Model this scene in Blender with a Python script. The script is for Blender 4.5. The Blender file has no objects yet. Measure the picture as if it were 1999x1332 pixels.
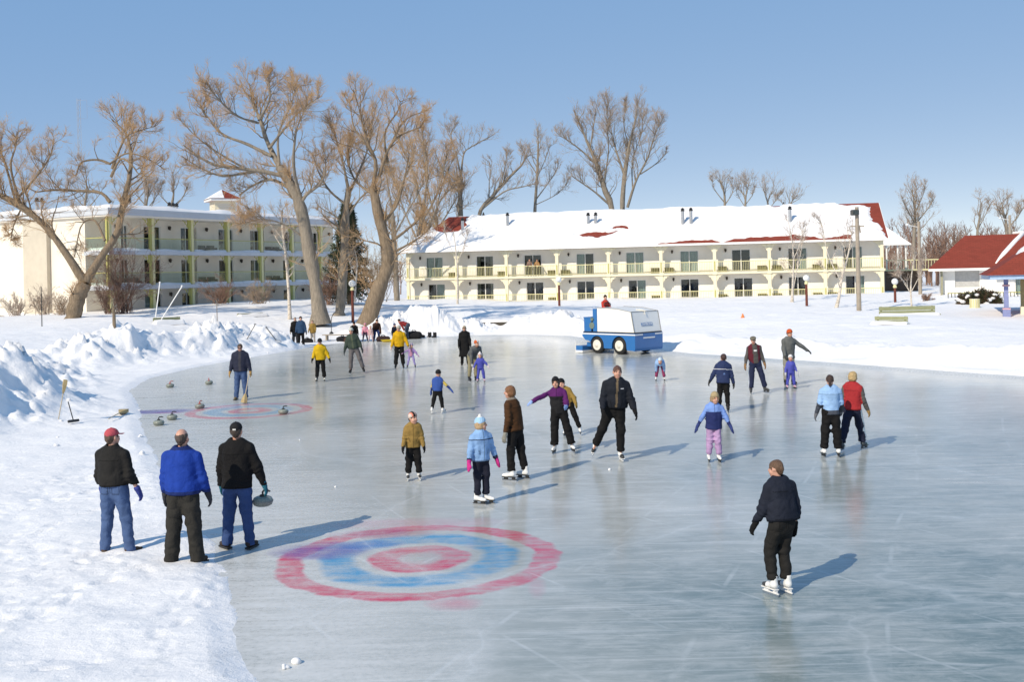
import bpy, math, random
import numpy as np
from mathutils import Matrix, Vector

SC = bpy.context.scene
COL = SC.collection
R = math.radians
PI = math.pi

# ------------------------------------------------------------------ camera, sky, sun, exposure
CAM_H, FPX, ROLL, AXIS_Y = 3.75, 2100.0, 0.022, 540.0
IMG_W, IMG_H = 1999.0, 1332.0
cd = bpy.data.cameras.new('camera')
cam = bpy.data.objects.new('camera', cd)
COL.objects.link(cam)
cd.sensor_width = 36.0
cd.lens = FPX / IMG_W * 36.0
cd.shift_y = -(IMG_H / 2 - AXIS_Y) / IMG_W
cd.clip_start, cd.clip_end = 0.1, 5000.0
cam.matrix_world = Matrix.Translation((0, 0, CAM_H)) @ Matrix.Rotation(PI / 2, 4, 'X') @ Matrix.Rotation(-ROLL, 4, 'Z')
SC.camera = cam

SUN_EL, SUN_AZ = R(36.0), R(220.0)          # azimuth of the sun, clockwise from +Y
SUN_DIR = Vector((math.sin(SUN_AZ) * math.cos(SUN_EL), math.cos(SUN_AZ) * math.cos(SUN_EL), math.sin(SUN_EL)))
W = bpy.data.worlds.new('World')
SC.world = W
W.use_nodes = True
nt = W.node_tree
bgn = nt.nodes['Background']
sky = nt.nodes.new('ShaderNodeTexSky')
sky.sky_type = 'NISHITA'
sky.sun_disc = False
sky.sun_elevation = SUN_EL
sky.sun_rotation = SUN_AZ
sky.altitude = 8000
sky.air_density = 0.6
sky.dust_density = 0.0
sky.ozone_density = 1.0
def sky_mix(op, src, col):                  # the camera's rendering of a clear winter sky: deeper blue aloft, pale haze low down
    n_ = nt.nodes.new('ShaderNodeMix')
    n_.data_type = 'RGBA'
    n_.blend_type = op
    n_.inputs[0].default_value = 1.0
    n_.inputs[7].default_value = tuple(col) + (1,)
    nt.links.new(src, n_.inputs[6])
    return n_.outputs[2]
skc = sky_mix('ADD', sky_mix('MULTIPLY', sky.outputs['Color'], (1.75, 0.98, 0.38)), (1.10, 2.65, 5.25))
nt.links.new(skc, bgn.inputs['Color'])
bgn.inputs['Strength'].default_value = 0.11
sl = bpy.data.lights.new('sun', 'SUN')
sl.energy = 4.3
sl.angle = R(0.5)
sl.color = (1.0, 0.885, 0.71)
sun = bpy.data.objects.new('sun', sl)
COL.objects.link(sun)
sun.rotation_euler = SUN_DIR.to_track_quat('Z', 'Y').to_euler()
sun.location = (0, 0, 60)
SC.view_settings.view_transform = 'Standard'
SC.view_settings.look = 'None'
SC.view_settings.exposure = 0.0
SC.view_settings.gamma = 1.0
SC.view_settings.use_curve_mapping = False
try:
    SC.cycles.use_denoising = True
    SC.cycles.max_bounces = 6
    SC.cycles.transparent_max_bounces = 12
    SC.cycles.caustics_reflective = False
    SC.cycles.caustics_refractive = False
except Exception:
    pass

# ------------------------------------------------------------------ measuring helpers
def ray(px, py):
    u, v = px - IMG_W / 2, -(py - AXIS_Y)
    c, s = math.cos(ROLL), math.sin(ROLL)
    return (u * c + v * s, FPX, -u * s + v * c)
def at(px, py, Y):
    d = ray(px, py)
    return Vector((d[0] * Y / FPX, Y, CAM_H + d[2] * Y / FPX))
def gp(px, py, z=0.0):
    d = ray(px, py)
    t = (z - CAM_H) / d[2]
    return Vector((d[0] * t, d[1] * t, z))

# ------------------------------------------------------------------ numeric noise
def _h(ix, iy, iz, seed):
    n = (ix.astype(np.int64) * 374761393 + iy.astype(np.int64) * 668265263 + iz.astype(np.int64) * 1274126177 + seed * 974634777) & 0xffffffff
    n = ((n ^ (n >> 13)) * 1274126177) & 0xffffffff
    n = ((n ^ (n >> 15)) * 2246822519) & 0xffffffff
    return ((n ^ (n >> 16)) & 0xffffff) / float(0xffffff)
def vnoise(x, y, z=None, seed=0):
    if z is None:
        z = np.zeros_like(x)
    ix, iy, iz = np.floor(x), np.floor(y), np.floor(z)
    fx, fy, fz = x - ix, y - iy, z - iz
    fx, fy, fz = [f * f * (3 - 2 * f) for f in (fx, fy, fz)]
    ix, iy, iz = ix.astype(np.int64), iy.astype(np.int64), iz.astype(np.int64)
    r = 0
    for dx in (0, 1):
        wx = fx if dx else 1 - fx
        for dy in (0, 1):
            wy = fy if dy else 1 - fy
            for dz in (0, 1):
                wz = fz if dz else 1 - fz
                r = r + wx * wy * wz * _h(ix + dx, iy + dy, iz + dz, seed)
    return r * 2 - 1
def fbm(x, y, z=None, octv=4, seed=0, gain=0.5):
    a, f, r = 1.0, 1.0, 0
    for i in range(octv):
        r = r + a * vnoise(x * f, y * f, None if z is None else z * f, seed + i)
        a *= gain
        f *= 2.03
    return r
def worley(x, y, seed=0):
    ix, iy = np.floor(x).astype(np.int64), np.floor(y).astype(np.int64)
    z = np.zeros_like(ix)
    best = np.full(x.shape, 9.0)
    val = np.zeros(x.shape)
    for dx in (-1, 0, 1):
        for dy in (-1, 0, 1):
            cx, cy = ix + dx, iy + dy
            d = np.hypot(cx + _h(cx, cy, z, seed) - x, cy + _h(cx, cy, z, seed + 1) - y)
            m = d < best
            best = np.where(m, d, best)
            val = np.where(m, _h(cx, cy, z, seed + 2), val)
    return best, val
def sstep(a, b, x):
    t = np.clip((x - a) / (b - a), 0, 1)
    return t * t * (3 - 2 * t)
def pl_dist(x, y, pts):
    """distance to a polyline and the interpolated extra value there"""
    best = np.full(x.shape, 1e9)
    val = np.zeros(x.shape)
    for a, b in zip(pts[:-1], pts[1:]):
        dx, dy = b[0] - a[0], b[1] - a[1]
        t = np.clip(((x - a[0]) * dx + (y - a[1]) * dy) / (dx * dx + dy * dy), 0, 1)
        d = np.hypot(x - a[0] - t * dx, y - a[1] - t * dy)
        m = d < best
        best = np.where(m, d, best)
        if len(a) > 2:
            val = np.where(m, a[2] + (b[2] - a[2]) * t, val)
    return best, val
def in_poly(x, y, pts):
    c = np.zeros(x.shape, bool)
    n = len(pts)
    for i in range(n):
        x1, y1 = pts[i][:2]
        x2, y2 = pts[(i + 1) % n][:2]
        if y1 == y2:
            continue
        c ^= ((y1 > y) != (y2 > y)) & (x < (x2 - x1) * (y - y1) / (y2 - y1) + x1)
    return c

# ------------------------------------------------------------------ materials
MATS = {}
class NB:
    """small node-tree builder"""
    def __init__(self, name):
        self.m = bpy.data.materials.new(name)
        self.m.use_nodes = True
        self.t = self.m.node_tree
        self.b = self.t.nodes['Principled BSDF']
        self.out = self.t.nodes['Material Output']
    def n(self, typ, ins=None, **kw):
        nd = self.t.nodes.new('ShaderNode' + typ)
        for k, v in kw.items():
            setattr(nd, k, v)
        for k, v in (ins or {}).items():
            self.set(nd.inputs[k], v)
        return nd
    def set(self, sock, v):
        if isinstance(v, bpy.types.NodeSocket):
            self.t.links.new(v, sock)
        elif isinstance(v, bpy.types.Node):
            self.t.links.new(v.outputs[0], sock)
        else:
            if isinstance(v, (tuple, list)) and len(v) == 3 and sock.type == 'RGBA':
                v = tuple(v) + (1,)
            sock.default_value = v
    def coord(self, which='Object', scale=(1, 1, 1), rot=(0, 0, 0), loc=(0, 0, 0)):
        tc = self.n('TexCoord')
        mp = self.n('Mapping', {'Scale': scale, 'Rotation': rot, 'Location': loc})
        self.t.links.new(tc.outputs[which], mp.inputs['Vector'])
        return mp.outputs[0]
    def noise(self, vec, scale, detail=4, rough=0.55, dist=0.0):
        return self.n('TexNoise', {'Vector': vec, 'Scale': scale, 'Detail': detail, 'Roughness': rough, 'Distortion': dist}).outputs['Fac']
    def ramp(self, fac, stops, interp='LINEAR'):
        r = self.n('ValToRGB', {'Fac': fac})
        r.color_ramp.interpolation = interp
        e = r.color_ramp.elements
        while len(e) < len(stops):
            e.new(0.5)
        for i, (p, c) in enumerate(stops):
            e[i].position = p
            e[i].color = (c, c, c, 1) if not isinstance(c, (tuple, list)) else tuple(c) + (1,)
        return r.outputs['Color']
    def mix(self, fac, a, b, blend='MIX'):
        nd = self.n('Mix', data_type='RGBA', blend_type=blend)
        self.set(nd.inputs[0], fac)
        self.set(nd.inputs[6], a)
        self.set(nd.inputs[7], b)
        return nd.outputs[2]
    def math(self, op, a, b=0.0, c=0.0, clamp=False):
        nd = self.n('Math', operation=op, use_clamp=clamp)
        self.set(nd.inputs[0], a)
        self.set(nd.inputs[1], b)
        self.set(nd.inputs[2], c)
        return nd.outputs[0]
    def bump(self, h, strength=0.3, dist=0.02):
        bp = self.n('Bump', {'Height': h, 'Strength': strength, 'Distance': dist})
        self.t.links.new(bp.outputs[0], self.b.inputs['Normal'])
        return bp
    def p(self, **kw):
        for k, v in kw.items():
            self.set(self.b.inputs[k.replace('_', ' ')], v)
        return self.m

def mat(name, col, rough=0.7, var=0.12, scale=6.0, bump=0.0, bscale=40.0, metal=0.0, spec=0.4, bdist=0.01):
    """plain surface: base colour with uneven tone and fine relief"""
    if name in MATS:
        return MATS[name]
    b = NB(name)
    v = b.coord()
    nz = b.noise(v, scale, 5, 0.6)
    lo = tuple(c * (1 - var) for c in col)
    hi = tuple(min(1, c * (1 + var)) for c in col)
    b.p(Base_Color=b.ramp(nz, [(0.25, lo), (0.75, hi)]), Roughness=rough, Metallic=metal)
    b.b.inputs['Specular IOR Level'].default_value = spec
    if bump:
        b.bump(b.noise(v, bscale, 4, 0.6), bump, bdist)
    MATS[name] = b.m
    return b.m

def cloth(col, name=None):
    col = tuple(c * 0.85 for c in col)
    key = 'cloth_%03d_%03d_%03d' % tuple(int(c * 999) for c in col)
    if key in MATS:
        return MATS[key]
    b = NB(key)
    v = b.coord()
    nz = b.noise(v, 7, 4, 0.6)
    fold = b.n('TexNoise', {'Vector': v, 'Scale': 13, 'Detail': 3, 'Roughness': 0.5, 'Distortion': 0.8}).outputs['Fac']
    lo = tuple(c * 0.82 for c in col)
    hi = tuple(min(1, c * 1.15) for c in col)
    b.p(Base_Color=b.ramp(nz, [(0.3, lo), (0.7, hi)]), Roughness=0.82)
    b.b.inputs['Specular IOR Level'].default_value = 0.16
    b.b.inputs['Sheen Weight'].default_value = 0.0
    h = b.math('ADD', b.math('MULTIPLY', fold, 1.0), b.math('MULTIPLY', b.noise(v, 160, 2), 0.06))
    b.bump(h, 0.55, 0.03)
    MATS[key] = b.m
    return b.m

# ------------------------------------------------------------------ mesh helpers
def new_mesh(name, V, F, mats, mi=None, smooth=False):
    me = bpy.data.meshes.new(name)
    V = np.asarray(V, np.float32).reshape(-1, 3)
    if isinstance(F, np.ndarray):
        k = F.shape[1]
        me.vertices.add(len(V))
        me.vertices.foreach_set('co', V.ravel())
        me.loops.add(F.size)
        me.loops.foreach_set('vertex_index', F.astype(np.int32).ravel())
        me.polygons.add(len(F))
        me.polygons.foreach_set('loop_start', np.arange(0, F.size, k, dtype=np.int32))
        me.update(calc_edges=True)
    else:
        me.from_pydata(V.tolist(), [], F)
        me.update()
    for m in (mats if isinstance(mats, (list, tuple)) else [mats]):
        me.materials.append(m)
    if mi is not None:
        me.polygons.foreach_set('material_index', np.asarray(mi, np.int32))
    if smooth:
        me.polygons.foreach_set('use_smooth', np.ones(len(me.polygons), bool))
    return me
def link(name, data, parent=None, loc=None, rotz=None):
    o = bpy.data.objects.new(name, data)
    COL.objects.link(o)
    if parent is not None:
        o.parent = parent
    if loc is not None:
        o.location = loc
    if rotz is not None:
        o.rotation_euler = (0, 0, rotz)
    return o
def tag(o, label, cat, group=None, kind=None):
    o['label'] = label
    o['category'] = cat
    if group:
        o['group'] = group
    if kind:
        o['kind'] = kind
    return o
def thing(name, label, cat, loc=(0, 0, 0), rotz=0.0, group=None):
    return tag(link(name, None, None, loc, rotz), label, cat, group)

class MB:
    def __init__(self):
        self.V, self.F, self.M = [], [], []
        self.m = 0
    def add(self, V, F, m=None):
        o = len(self.V)
        self.V += [tuple(v) for v in V]
        self.F += [tuple(i + o for i in f) for f in F]
        self.M += [self.m if m is None else m] * len(F)
        return self
    def box(self, x0, x1, y0, y1, z0, z1, bev=0.0):
        if bev > 0:
            b = bev
            V, F = [], []
            # chamfered in plan and on top
            def ring(dx, z):
                return [(x0 + b + dx, y0 + dx, z), (x1 - b - dx, y0 + dx, z), (x1 - dx, y0 + b + dx, z), (x1 - dx, y1 - b - dx, z),
                        (x1 - b - dx, y1 - dx, z), (x0 + b + dx, y1 - dx, z), (x0 + dx, y1 - b - dx, z), (x0 + dx, y0 + b + dx, z)]
            rs = [ring(b, z0), ring(0, z0 + b), ring(0, z1 - b), ring(b, z1)]
            for r in rs:
                V += r
            F.append(tuple(range(7, -1, -1)))
            for k in range(3):
                for i in range(8):
                    j = (i + 1) % 8
                    F.append((k * 8 + i, k * 8 + j, k * 8 + 8 + j, k * 8 + 8 + i))
            F.append(tuple(range(24, 32)))
            return self.add(V, F)
        V = [(x, y, z) for z in (z0, z1) for y in (y0, y1) for x in (x0, x1)]
        F = [(0, 2, 3, 1), (4, 5, 7, 6), (0, 1, 5, 4), (2, 6, 7, 3), (0, 4, 6, 2), (1, 3, 7, 5)]
        return self.add(V, F)
    def obox(self, c, ax, ay, az):
        c, ax, ay, az = Vector(c), Vector(ax), Vector(ay), Vector(az)
        V = [c + ax * x + ay * y + az * z for z in (-1, 1) for y in (-1, 1) for x in (-1, 1)]
        return self.add(V, [(0, 2, 3, 1), (4, 5, 7, 6), (0, 1, 5, 4), (2, 6, 7, 3), (0, 4, 6, 2), (1, 3, 7, 5)])
    def prism(self, poly, axis, a, b):
        """extrude a 2D polygon along an axis ('x','y','z') from a to b"""
        def P(p, t):
            return {'x': (t, p[0], p[1]), 'y': (p[0], t, p[1]), 'z': (p[0], p[1], t)}[axis]
        n = len(poly)
        V = [P(p, a) for p in poly] + [P(p, b) for p in poly]
        F = [tuple(range(n)), tuple(range(2 * n - 1, n - 1, -1))]
        F += [(i + n, (i + 1) % n + n, (i + 1) % n, i) for i in range(n)]
        return self.add(V, F)
    def tube(self, pts, rad, n=8, caps=True):
        pts = [Vector(p) for p in pts]
        if not isinstance(rad, (list, tuple)):
            rad = [rad] * len(pts)
        V, F = [], []
        prev = None
        for i, p in enumerate(pts):
            d = (pts[min(i + 1, len(pts) - 1)] - pts[max(i - 1, 0)]).normalized()
            if prev is None:
                a = d.orthogonal().normalized()
            else:
                a = (prev - d * prev.dot(d)).normalized()
            prev = a
            bb = d.cross(a)
            for k in range(n):
                t = 2 * PI * k / n
                V.append(p + (a * math.cos(t) + bb * math.sin(t)) * rad[i])
        for i in range(len(pts) - 1):
            for k in range(n):
                j = (k + 1) % n
                F.append((i * n + k, i * n + j, (i + 1) * n + j, (i + 1) * n + k))
        if caps:
            F.append(tuple(range(n - 1, -1, -1)))
            F.append(tuple(range((len(pts) - 1) * n, len(pts) * n)))
        return self.add(V, F)
    def lathe(self, prof, n=16, c=(0, 0, 0), axis='z'):
        V, F = [], []
        for r, z in prof:
            for k in range(n):
                t = 2 * PI * k / n
                x, y = r * math.cos(t), r * math.sin(t)
                V.append({'z': (c[0] + x, c[1] + y, c[2] + z), 'x': (c[0] + z, c[1] + x, c[2] + y), 'y': (c[0] + y, c[1] + z, c[2] + x)}[axis])
        for i in range(len(prof) - 1):
            for k in range(n):
                j = (k + 1) % n
                F.append((i * n + k, i * n + j, (i + 1) * n + j, (i + 1) * n + k))
        F.append(tuple(range(n - 1, -1, -1)))
        F.append(tuple(range((len(prof) - 1) * n, len(prof) * n)))
        return self.add(V, F)
    def mesh(self, name, mats, smooth=False):
        return new_mesh(name, self.V, self.F, mats, self.M, smooth)
    def build(self, name, mats, parent=None, loc=None, rotz=None, smooth=False):
        return link(name, self.mesh(name, mats, smooth), parent, loc, rotz)
# ------------------------------------------------------------------ ground: snow, ice
def snow_mat(name, tint=(0.87, 0.855, 0.845), bscale=9.0, bstr=0.5, dirt=0.0):
    b = NB(name)
    v = b.coord()
    n1 = b.noise(v, 0.5, 5, 0.6)
    n2 = b.noise(v, bscale, 6, 0.65)
    n3 = b.noise(v, bscale * 6, 3, 0.6)
    lo = tuple(c * 0.93 for c in tint)
    b.p(Base_Color=b.ramp(n1, [(0.3, lo), (0.65, tint)]), Roughness=0.75)
    b.b.inputs['Specular IOR Level'].default_value = 0.25
    b.bump(b.math('ADD', n2, b.math('MULTIPLY', n3, 0.25)), bstr, 0.06)
    MATS[name] = b.m
    return b.m
M_SNOW = snow_mat('snow')
def trodden_mat():
    b = NB('snow_trodden')
    v = b.coord()
    n1 = b.noise(v, 0.5, 5, 0.6)
    n2 = b.noise(v, 13, 6, 0.7)
    n3 = b.noise(v, 45, 4, 0.65)
    st = b.noise(b.coord(scale=(2.2, .6, 1), rot=(0, 0, R(12))), 1.5, 7, 0.72, 0.5)
    tr = b.n('Attribute', attribute_name='trod').outputs['Fac']
    col = b.ramp(n1, [(0.3, (.86, .845, .84)), (0.65, (.90, .885, .875))])
    pk = b.math('MULTIPLY', tr, b.ramp(b.math('ADD', b.math('MULTIPLY', st, .6), b.math('MULTIPLY', n2, .45)), [(.52, 0), (.66, 1)]))
    col = b.mix(b.math('MULTIPLY', pk, .6), col, (.50, .53, .55))
    b.p(Base_Color=col, Roughness=b.ramp(pk, [(0, .8), (1, .45)]))
    b.b.inputs['Specular IOR Level'].default_value = 0.25
    vo = b.n('TexVoronoi', {'Vector': v, 'Scale': 7.0}, feature='F1').outputs['Distance']
    hgt = b.math('ADD', b.math('ADD', n2, b.math('MULTIPLY', n3, 0.3)), b.math('MULTIPLY', vo, .35))
    b.bump(hgt, 0.42, 0.06)
    return b.m
M_TROD = trodden_mat()
M_ROOFSNOW = snow_mat('roof_snow', bscale=1.2, bstr=0.25)

RINK = [(-1.7, 3.0), (-2.5, 10.1), (-3.25, 12.2), (-4.05, 14.65), (-5.6, 18.2), (-7.6, 22.8), (-9.3, 27), (-11.3, 32.3), (-13.6, 38), (-14.6, 43),
        (-14.2, 48.5), (-13.0, 54), (-12.2, 58), (-11.3, 62.5), (-9.4, 65.5), (-5.2, 68), (-2.5, 70), (1, 69), (3.6, 66.5), (5.2, 60), (6.6, 54),
        (8.4, 49.5), (12.2, 44.3), (16.5, 37.2), (20.5, 32), (25, 27), (33, 20), (36, 3)]
BANKS = [  # crest line: x, y, height; then half width
    ([(-18, 20, 1.2), (-16.2, 24, 1.35), (-15.4, 28, 1.4), (-15.0, 31.5, 1.35), (-16.6, 35, 0.95), (-18.5, 41, 0.9)], 2.0),
    ([(-28, 39, 0.6), (-23, 44, 0.65), (-20.3, 48, 0.8), (-18.6, 51.3, 1.35), (-17.2, 53.4, 1.0), (-15.6, 56, 1.25), (-14.6, 58, .95), (-13.9, 59.8, 1.15)], 1.55),
    ([(-9.8, 69, 0.4), (-8, 70.6, 1.1), (-6.2, 71.6, 1.75), (-4.6, 71.6, 1.5), (-3.0, 72.2, 0.9), (-1.2, 73, 0.55)], 1.5),
    ([(1.0, 71.5, 0.9), (2.4, 71.3, 1.15), (3.6, 70.5, 1.1), (5.2, 68.5, 0.7), (6.4, 65, 0.3)], 1.5),
    ([(7.2, 58, 0.25), (8.8, 53.8, 0.6), (11, 50.3, 0.68), (14, 46.0, 0.6), (17, 41, 0.62), (20, 36.6, 0.66), (24, 32, 0.66), (34, 23, 0.7)], 1.3)]
# measured ground heights (pixel, depth)
_ctrl = []
for px, py, Y in [(140, 625, 70), (300, 600, 82), (215, 614, 78.5), (60, 620, 72), (20, 640, 62), (480, 590, 88), (600, 585, 96), (560, 617, 75), (625, 620, 72), (720, 622, 72), (660, 612, 78),
                  (800, 588, 106), (1092, 597, 94), (1250, 585, 101), (1500, 582, 99), (1720, 575, 97), (1677, 607, 72), (1575, 598, 80), (1640, 600, 78), (1250, 610, 85),
                  (1770, 612, 68), (1900, 600, 74), (1980, 612, 66), (1900, 575, 82), (1990, 640, 55), (1400, 640, 60), (1600, 620, 66), (1000, 600, 92), (880, 600, 92), (400, 630, 66), (230, 640, 60), (100, 660, 54)]:
    p = at(px, py, Y)
    _ctrl.append((p.x, p.y, p.z))
_ctrl += [(-40, 100, 1.7), (60, 110, 1.2), (45, 70, 0.95), (40, 45, .6), (-40, 60, 1.5), (-30, 40, 0.9), (-26, 25, 0.5), (-20, 8, 0.2), (0, 120, 1.2), (-25, 115, 1.6), (40, 25, .4)]
def elev(x, y):
    num = np.zeros(x.shape)
    den = np.zeros(x.shape)
    for cx, cy, cz in _ctrl:
        w = 1.0 / ((x - cx) ** 2 + (y - cy) ** 2 + 9.0) ** 1.6
        num += w * cz
        den += w
    return num / den
def ground(x, y):
    x = np.asarray(x, float)
    y = np.asarray(y, float)
    s, _ = pl_dist(x, y, RINK + RINK[:1])
    s = np.where(in_poly(x, y, RINK), -s, s)
    e = elev(x, y)
    near_left = sstep(-6, -9, x - (s - 3) * 0) * 0
    # trodden apron on the left side of the ice stays flat, elsewhere the land climbs from the edge
    apron = np.where((x < 0) & (y < 50), 5.5, 1.0)
    apron = np.where(x < 0, apron * (1 - sstep(46, 56, y)) + 1.0 * sstep(46, 56, y), 1.0)
    rise = sstep(0, 1, (s - apron) / 13.0)
    edge = np.clip(s * 0.22, -0.10, 0.075) + 0.022 * fbm(x * 1.3, y * 1.3, octv=3, seed=3) * sstep(-1.5, 0.3, s)
    rough = 0.012 * fbm(x * 3.0, y * 3.0, octv=4, seed=9, gain=.6) * sstep(0, 1.0, s)
    foot = worley(x * 2.4, y * 2.4, 31)[0]
    rough -= 0.022 * sstep(0.22, 0.12, foot) * sstep(0.3, 1.5, s) * sstep(-.2, .5, fbm(x * .4, y * .4, octv=2, seed=40)) * (y < 50)
    h = edge + rough + rise * e + 0.10 * rise * fbm(x * 0.22, y * 0.22, octv=4, seed=5)
    for k, (pts, wd) in enumerate(BANKS):
        d, hh = pl_dist(x, y, pts)
        m = d < wd * 2.6
        if not m.any():
            continue
        xm, ym, dm, hm = x[m], y[m], d[m], hh[m]
        smoothbank = k == 4
        wx = xm + 0.35 * fbm(xm * 0.9, ym * 0.9, octv=3, seed=11)
        wy = ym + 0.35 * fbm(xm * 0.9, ym * 0.9, octv=3, seed=17)
        dd = dm + 0.45 * fbm(xm * 0.6, ym * 0.6, octv=2, seed=51)
        prof = np.exp(-np.clip(dd / wd, 0, 9) ** 2 * 1.25)
        foot_m = sstep(wd * 2.2, wd * 0.9, dm)
        l1, v1 = worley(wx * 1.25, wy * 1.25, 21)
        l2, v2 = worley(wx * 3.1, wy * 3.1, 25)
        l3, v3 = worley(wx * 6.5, wy * 6.5, 29)
        lump = 0.30 * v1 * sstep(0.75, 0.30, l1) + 0.20 * v2 * sstep(0.68, 0.28, l2) + 0.09 * v3 * sstep(0.65, 0.22, l3) - 0.13
        lump += 0.10 * fbm(xm * 2, ym * 2, octv=4, seed=33)
        amp = (.92 + .6 * np.clip(fbm(xm * .5 + 7, ym * .5, octv=2, seed=91), -.6, .6)) * (0.5 if smoothbank else 1.1) * np.clip(hm / 1.0, 0.35, 1.25)
        base = rise[m] * e[m]
        hm = hm * (1 + .28 * fbm(xm * .35, ym * .35, octv=2, seed=83))
        add = hm * prof + amp * lump * foot_m * np.clip(prof * 1.9 + .12, 0, 1)
        top = np.maximum(add, 0) * (s[m] > -0.4)
        # banks stand on the land, they do not add twice where the land is already high
        h[m] = np.maximum(h[m], edge[m] + base * (0.35 + .65 * sstep(0.2, 1.2, dm / wd)) + top)
    h = np.where(s < -0.05, np.minimum(h, -0.02 - 0.2 * np.clip(-s - 0.05, 0, 0.3)), h)
    return h, s
def gz(x, y):
    return float(ground(np.array([x]), np.array([y]))[0][0])
def gat(px, py, Y0=None):
    """where the view ray of a pixel meets the snow, marching outwards"""
    d = ray(px, py)
    Y = np.arange(8, 130, 0.25) if Y0 is None else np.arange(Y0 - 12, Y0 + 14, 0.2)
    x, z = d[0] * Y / FPX, CAM_H + d[2] * Y / FPX
    g, _ = ground(x, Y)
    k = np.argmax(g >= z)
    return Vector((float(x[k]), float(Y[k]), float(g[k])))

xs = np.concatenate([np.arange(-60, -26, 0.5), np.arange(-26, -9, 0.10), np.arange(-9, -1, 0.05), np.arange(-1, 10, 0.16), np.arange(10, 24, 0.15), np.arange(24, 75, 0.5)])
ys = np.concatenate([np.arange(3, 8, .12), np.arange(8, 20, 0.05), np.arange(20, 24, 0.085), np.arange(24, 36, 0.085), np.arange(36, 60, 0.15), np.arange(60, 76, 0.17), np.arange(76, 130, 0.55)])
GX, GY = np.meshgrid(xs, ys)
GH, GS = ground(GX.ravel(), GY.ravel())
# boot prints trodden into the apron: paths of left and right soles
_rp = np.random.default_rng(3)
_gx, _gy = GX.ravel(), GY.ravel()
_row, _colx = GX.shape
def tread(x, y, a, dep):
    i0, i1 = np.searchsorted(ys, [y - .3, y + .3])
    j0, j1 = np.searchsorted(xs, [x - .3, x + .3])
    if i1 <= i0 or j1 <= j0:
        return
    sx_, sy_ = GX[i0:i1, j0:j1] - x, GY[i0:i1, j0:j1] - y
    u_, v_ = sx_ * math.cos(a) + sy_ * math.sin(a), -sx_ * math.sin(a) + sy_ * math.cos(a)
    q_ = np.hypot(u_ / .16, v_ / .062)
    hh_ = GH.reshape(_row, _colx)[i0:i1, j0:j1]
    hh_ += -dep * sstep(1.15, .75, q_) + dep * .45 * np.exp(-((q_ - 1.45) / .3) ** 2)
for k in range(26):
    x, y = _rp.uniform(-9, -3.4), _rp.uniform(8.5, 22)
    a = _rp.uniform(0, 2 * PI)
    for st in range(int(_rp.integers(4, 12))):
        sd = .11 if st % 2 else -.11
        px_, py_ = x - math.sin(a) * sd, y + math.cos(a) * sd
        tread(px_, py_, a + _rp.normal(0, .15), _rp.uniform(.012, .028))
        x, y = x + math.cos(a) * .36, y + math.sin(a) * .36
        a += _rp.normal(0, .16)
GH = np.where(GS < -0.05, np.minimum(GH, -0.02), GH)
ny, nx = GX.shape
idx = np.arange(ny * nx).reshape(ny, nx)
Fq = np.stack([idx[:-1, :-1], idx[:-1, 1:], idx[1:, 1:], idx[1:, :-1]], -1).reshape(-1, 4)
keep = (GS[Fq] > -0.9).any(1)
Fq = Fq[keep]
used, inv = np.unique(Fq, return_inverse=True)
sgm = new_mesh('snow_ground', np.stack([GX.ravel(), GY.ravel(), GH], -1)[used], inv.reshape(-1, 4), M_TROD, smooth=True)
_ux, _uy, _us = GX.ravel()[used], GY.ravel()[used], GS[used]
_tr = sstep(5.0, 0.2, _us) * (_ux < 0) * (0.25 + 0.75 * sstep(14, 10.5, _uy)) * (_uy < 50) * (.4 + .6 * sstep(-.1, .5, fbm(_ux * .7, _uy * .7, octv=3, seed=61)))
sgm.attributes.new('trod', 'FLOAT', 'POINT').data.foreach_set('value', _tr.astype(np.float32))
sg = link('snow_ground', sgm)
sg['kind'] = 'structure'
sg['label'] = 'white snow covered ground with shovelled banks around the rink'
# land out to the horizon
mb = MB()
mb.add([(-3000, 129.5, 1.2), (3000, 129.5, 1.2), (3000, 3500, 1.2), (-3000, 3500, 1.2)], [(0, 1, 2, 3)])
mb.add([(-3000, -300, -0.25), (3000, -300, -0.25), (3000, 129.5, -0.25), (-3000, 129.5, -0.25)], [(0, 1, 2, 3)])
mb.add([(-3000, 129.5, 1.2), (-3000, 129.5, -.25), (3000, 129.5, -0.25), (3000, 129.5, 1.2)], [(0, 1, 2, 3)])
mb.add([(74.5, 3, 0.9), (3000, 3, 1.2), (3000, 129.5, 1.2), (74.5, 129.5, 1.2)], [(0, 1, 2, 3)])
mb.add([(-3000, 3, 1.2), (-60, 3, 0.9), (-60, 129.5, 1.2), (-3000, 129.5, 1.2)], [(0, 1, 2, 3)])
o = mb.build('terrain', M_SNOW)
o['kind'] = 'structure'

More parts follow.
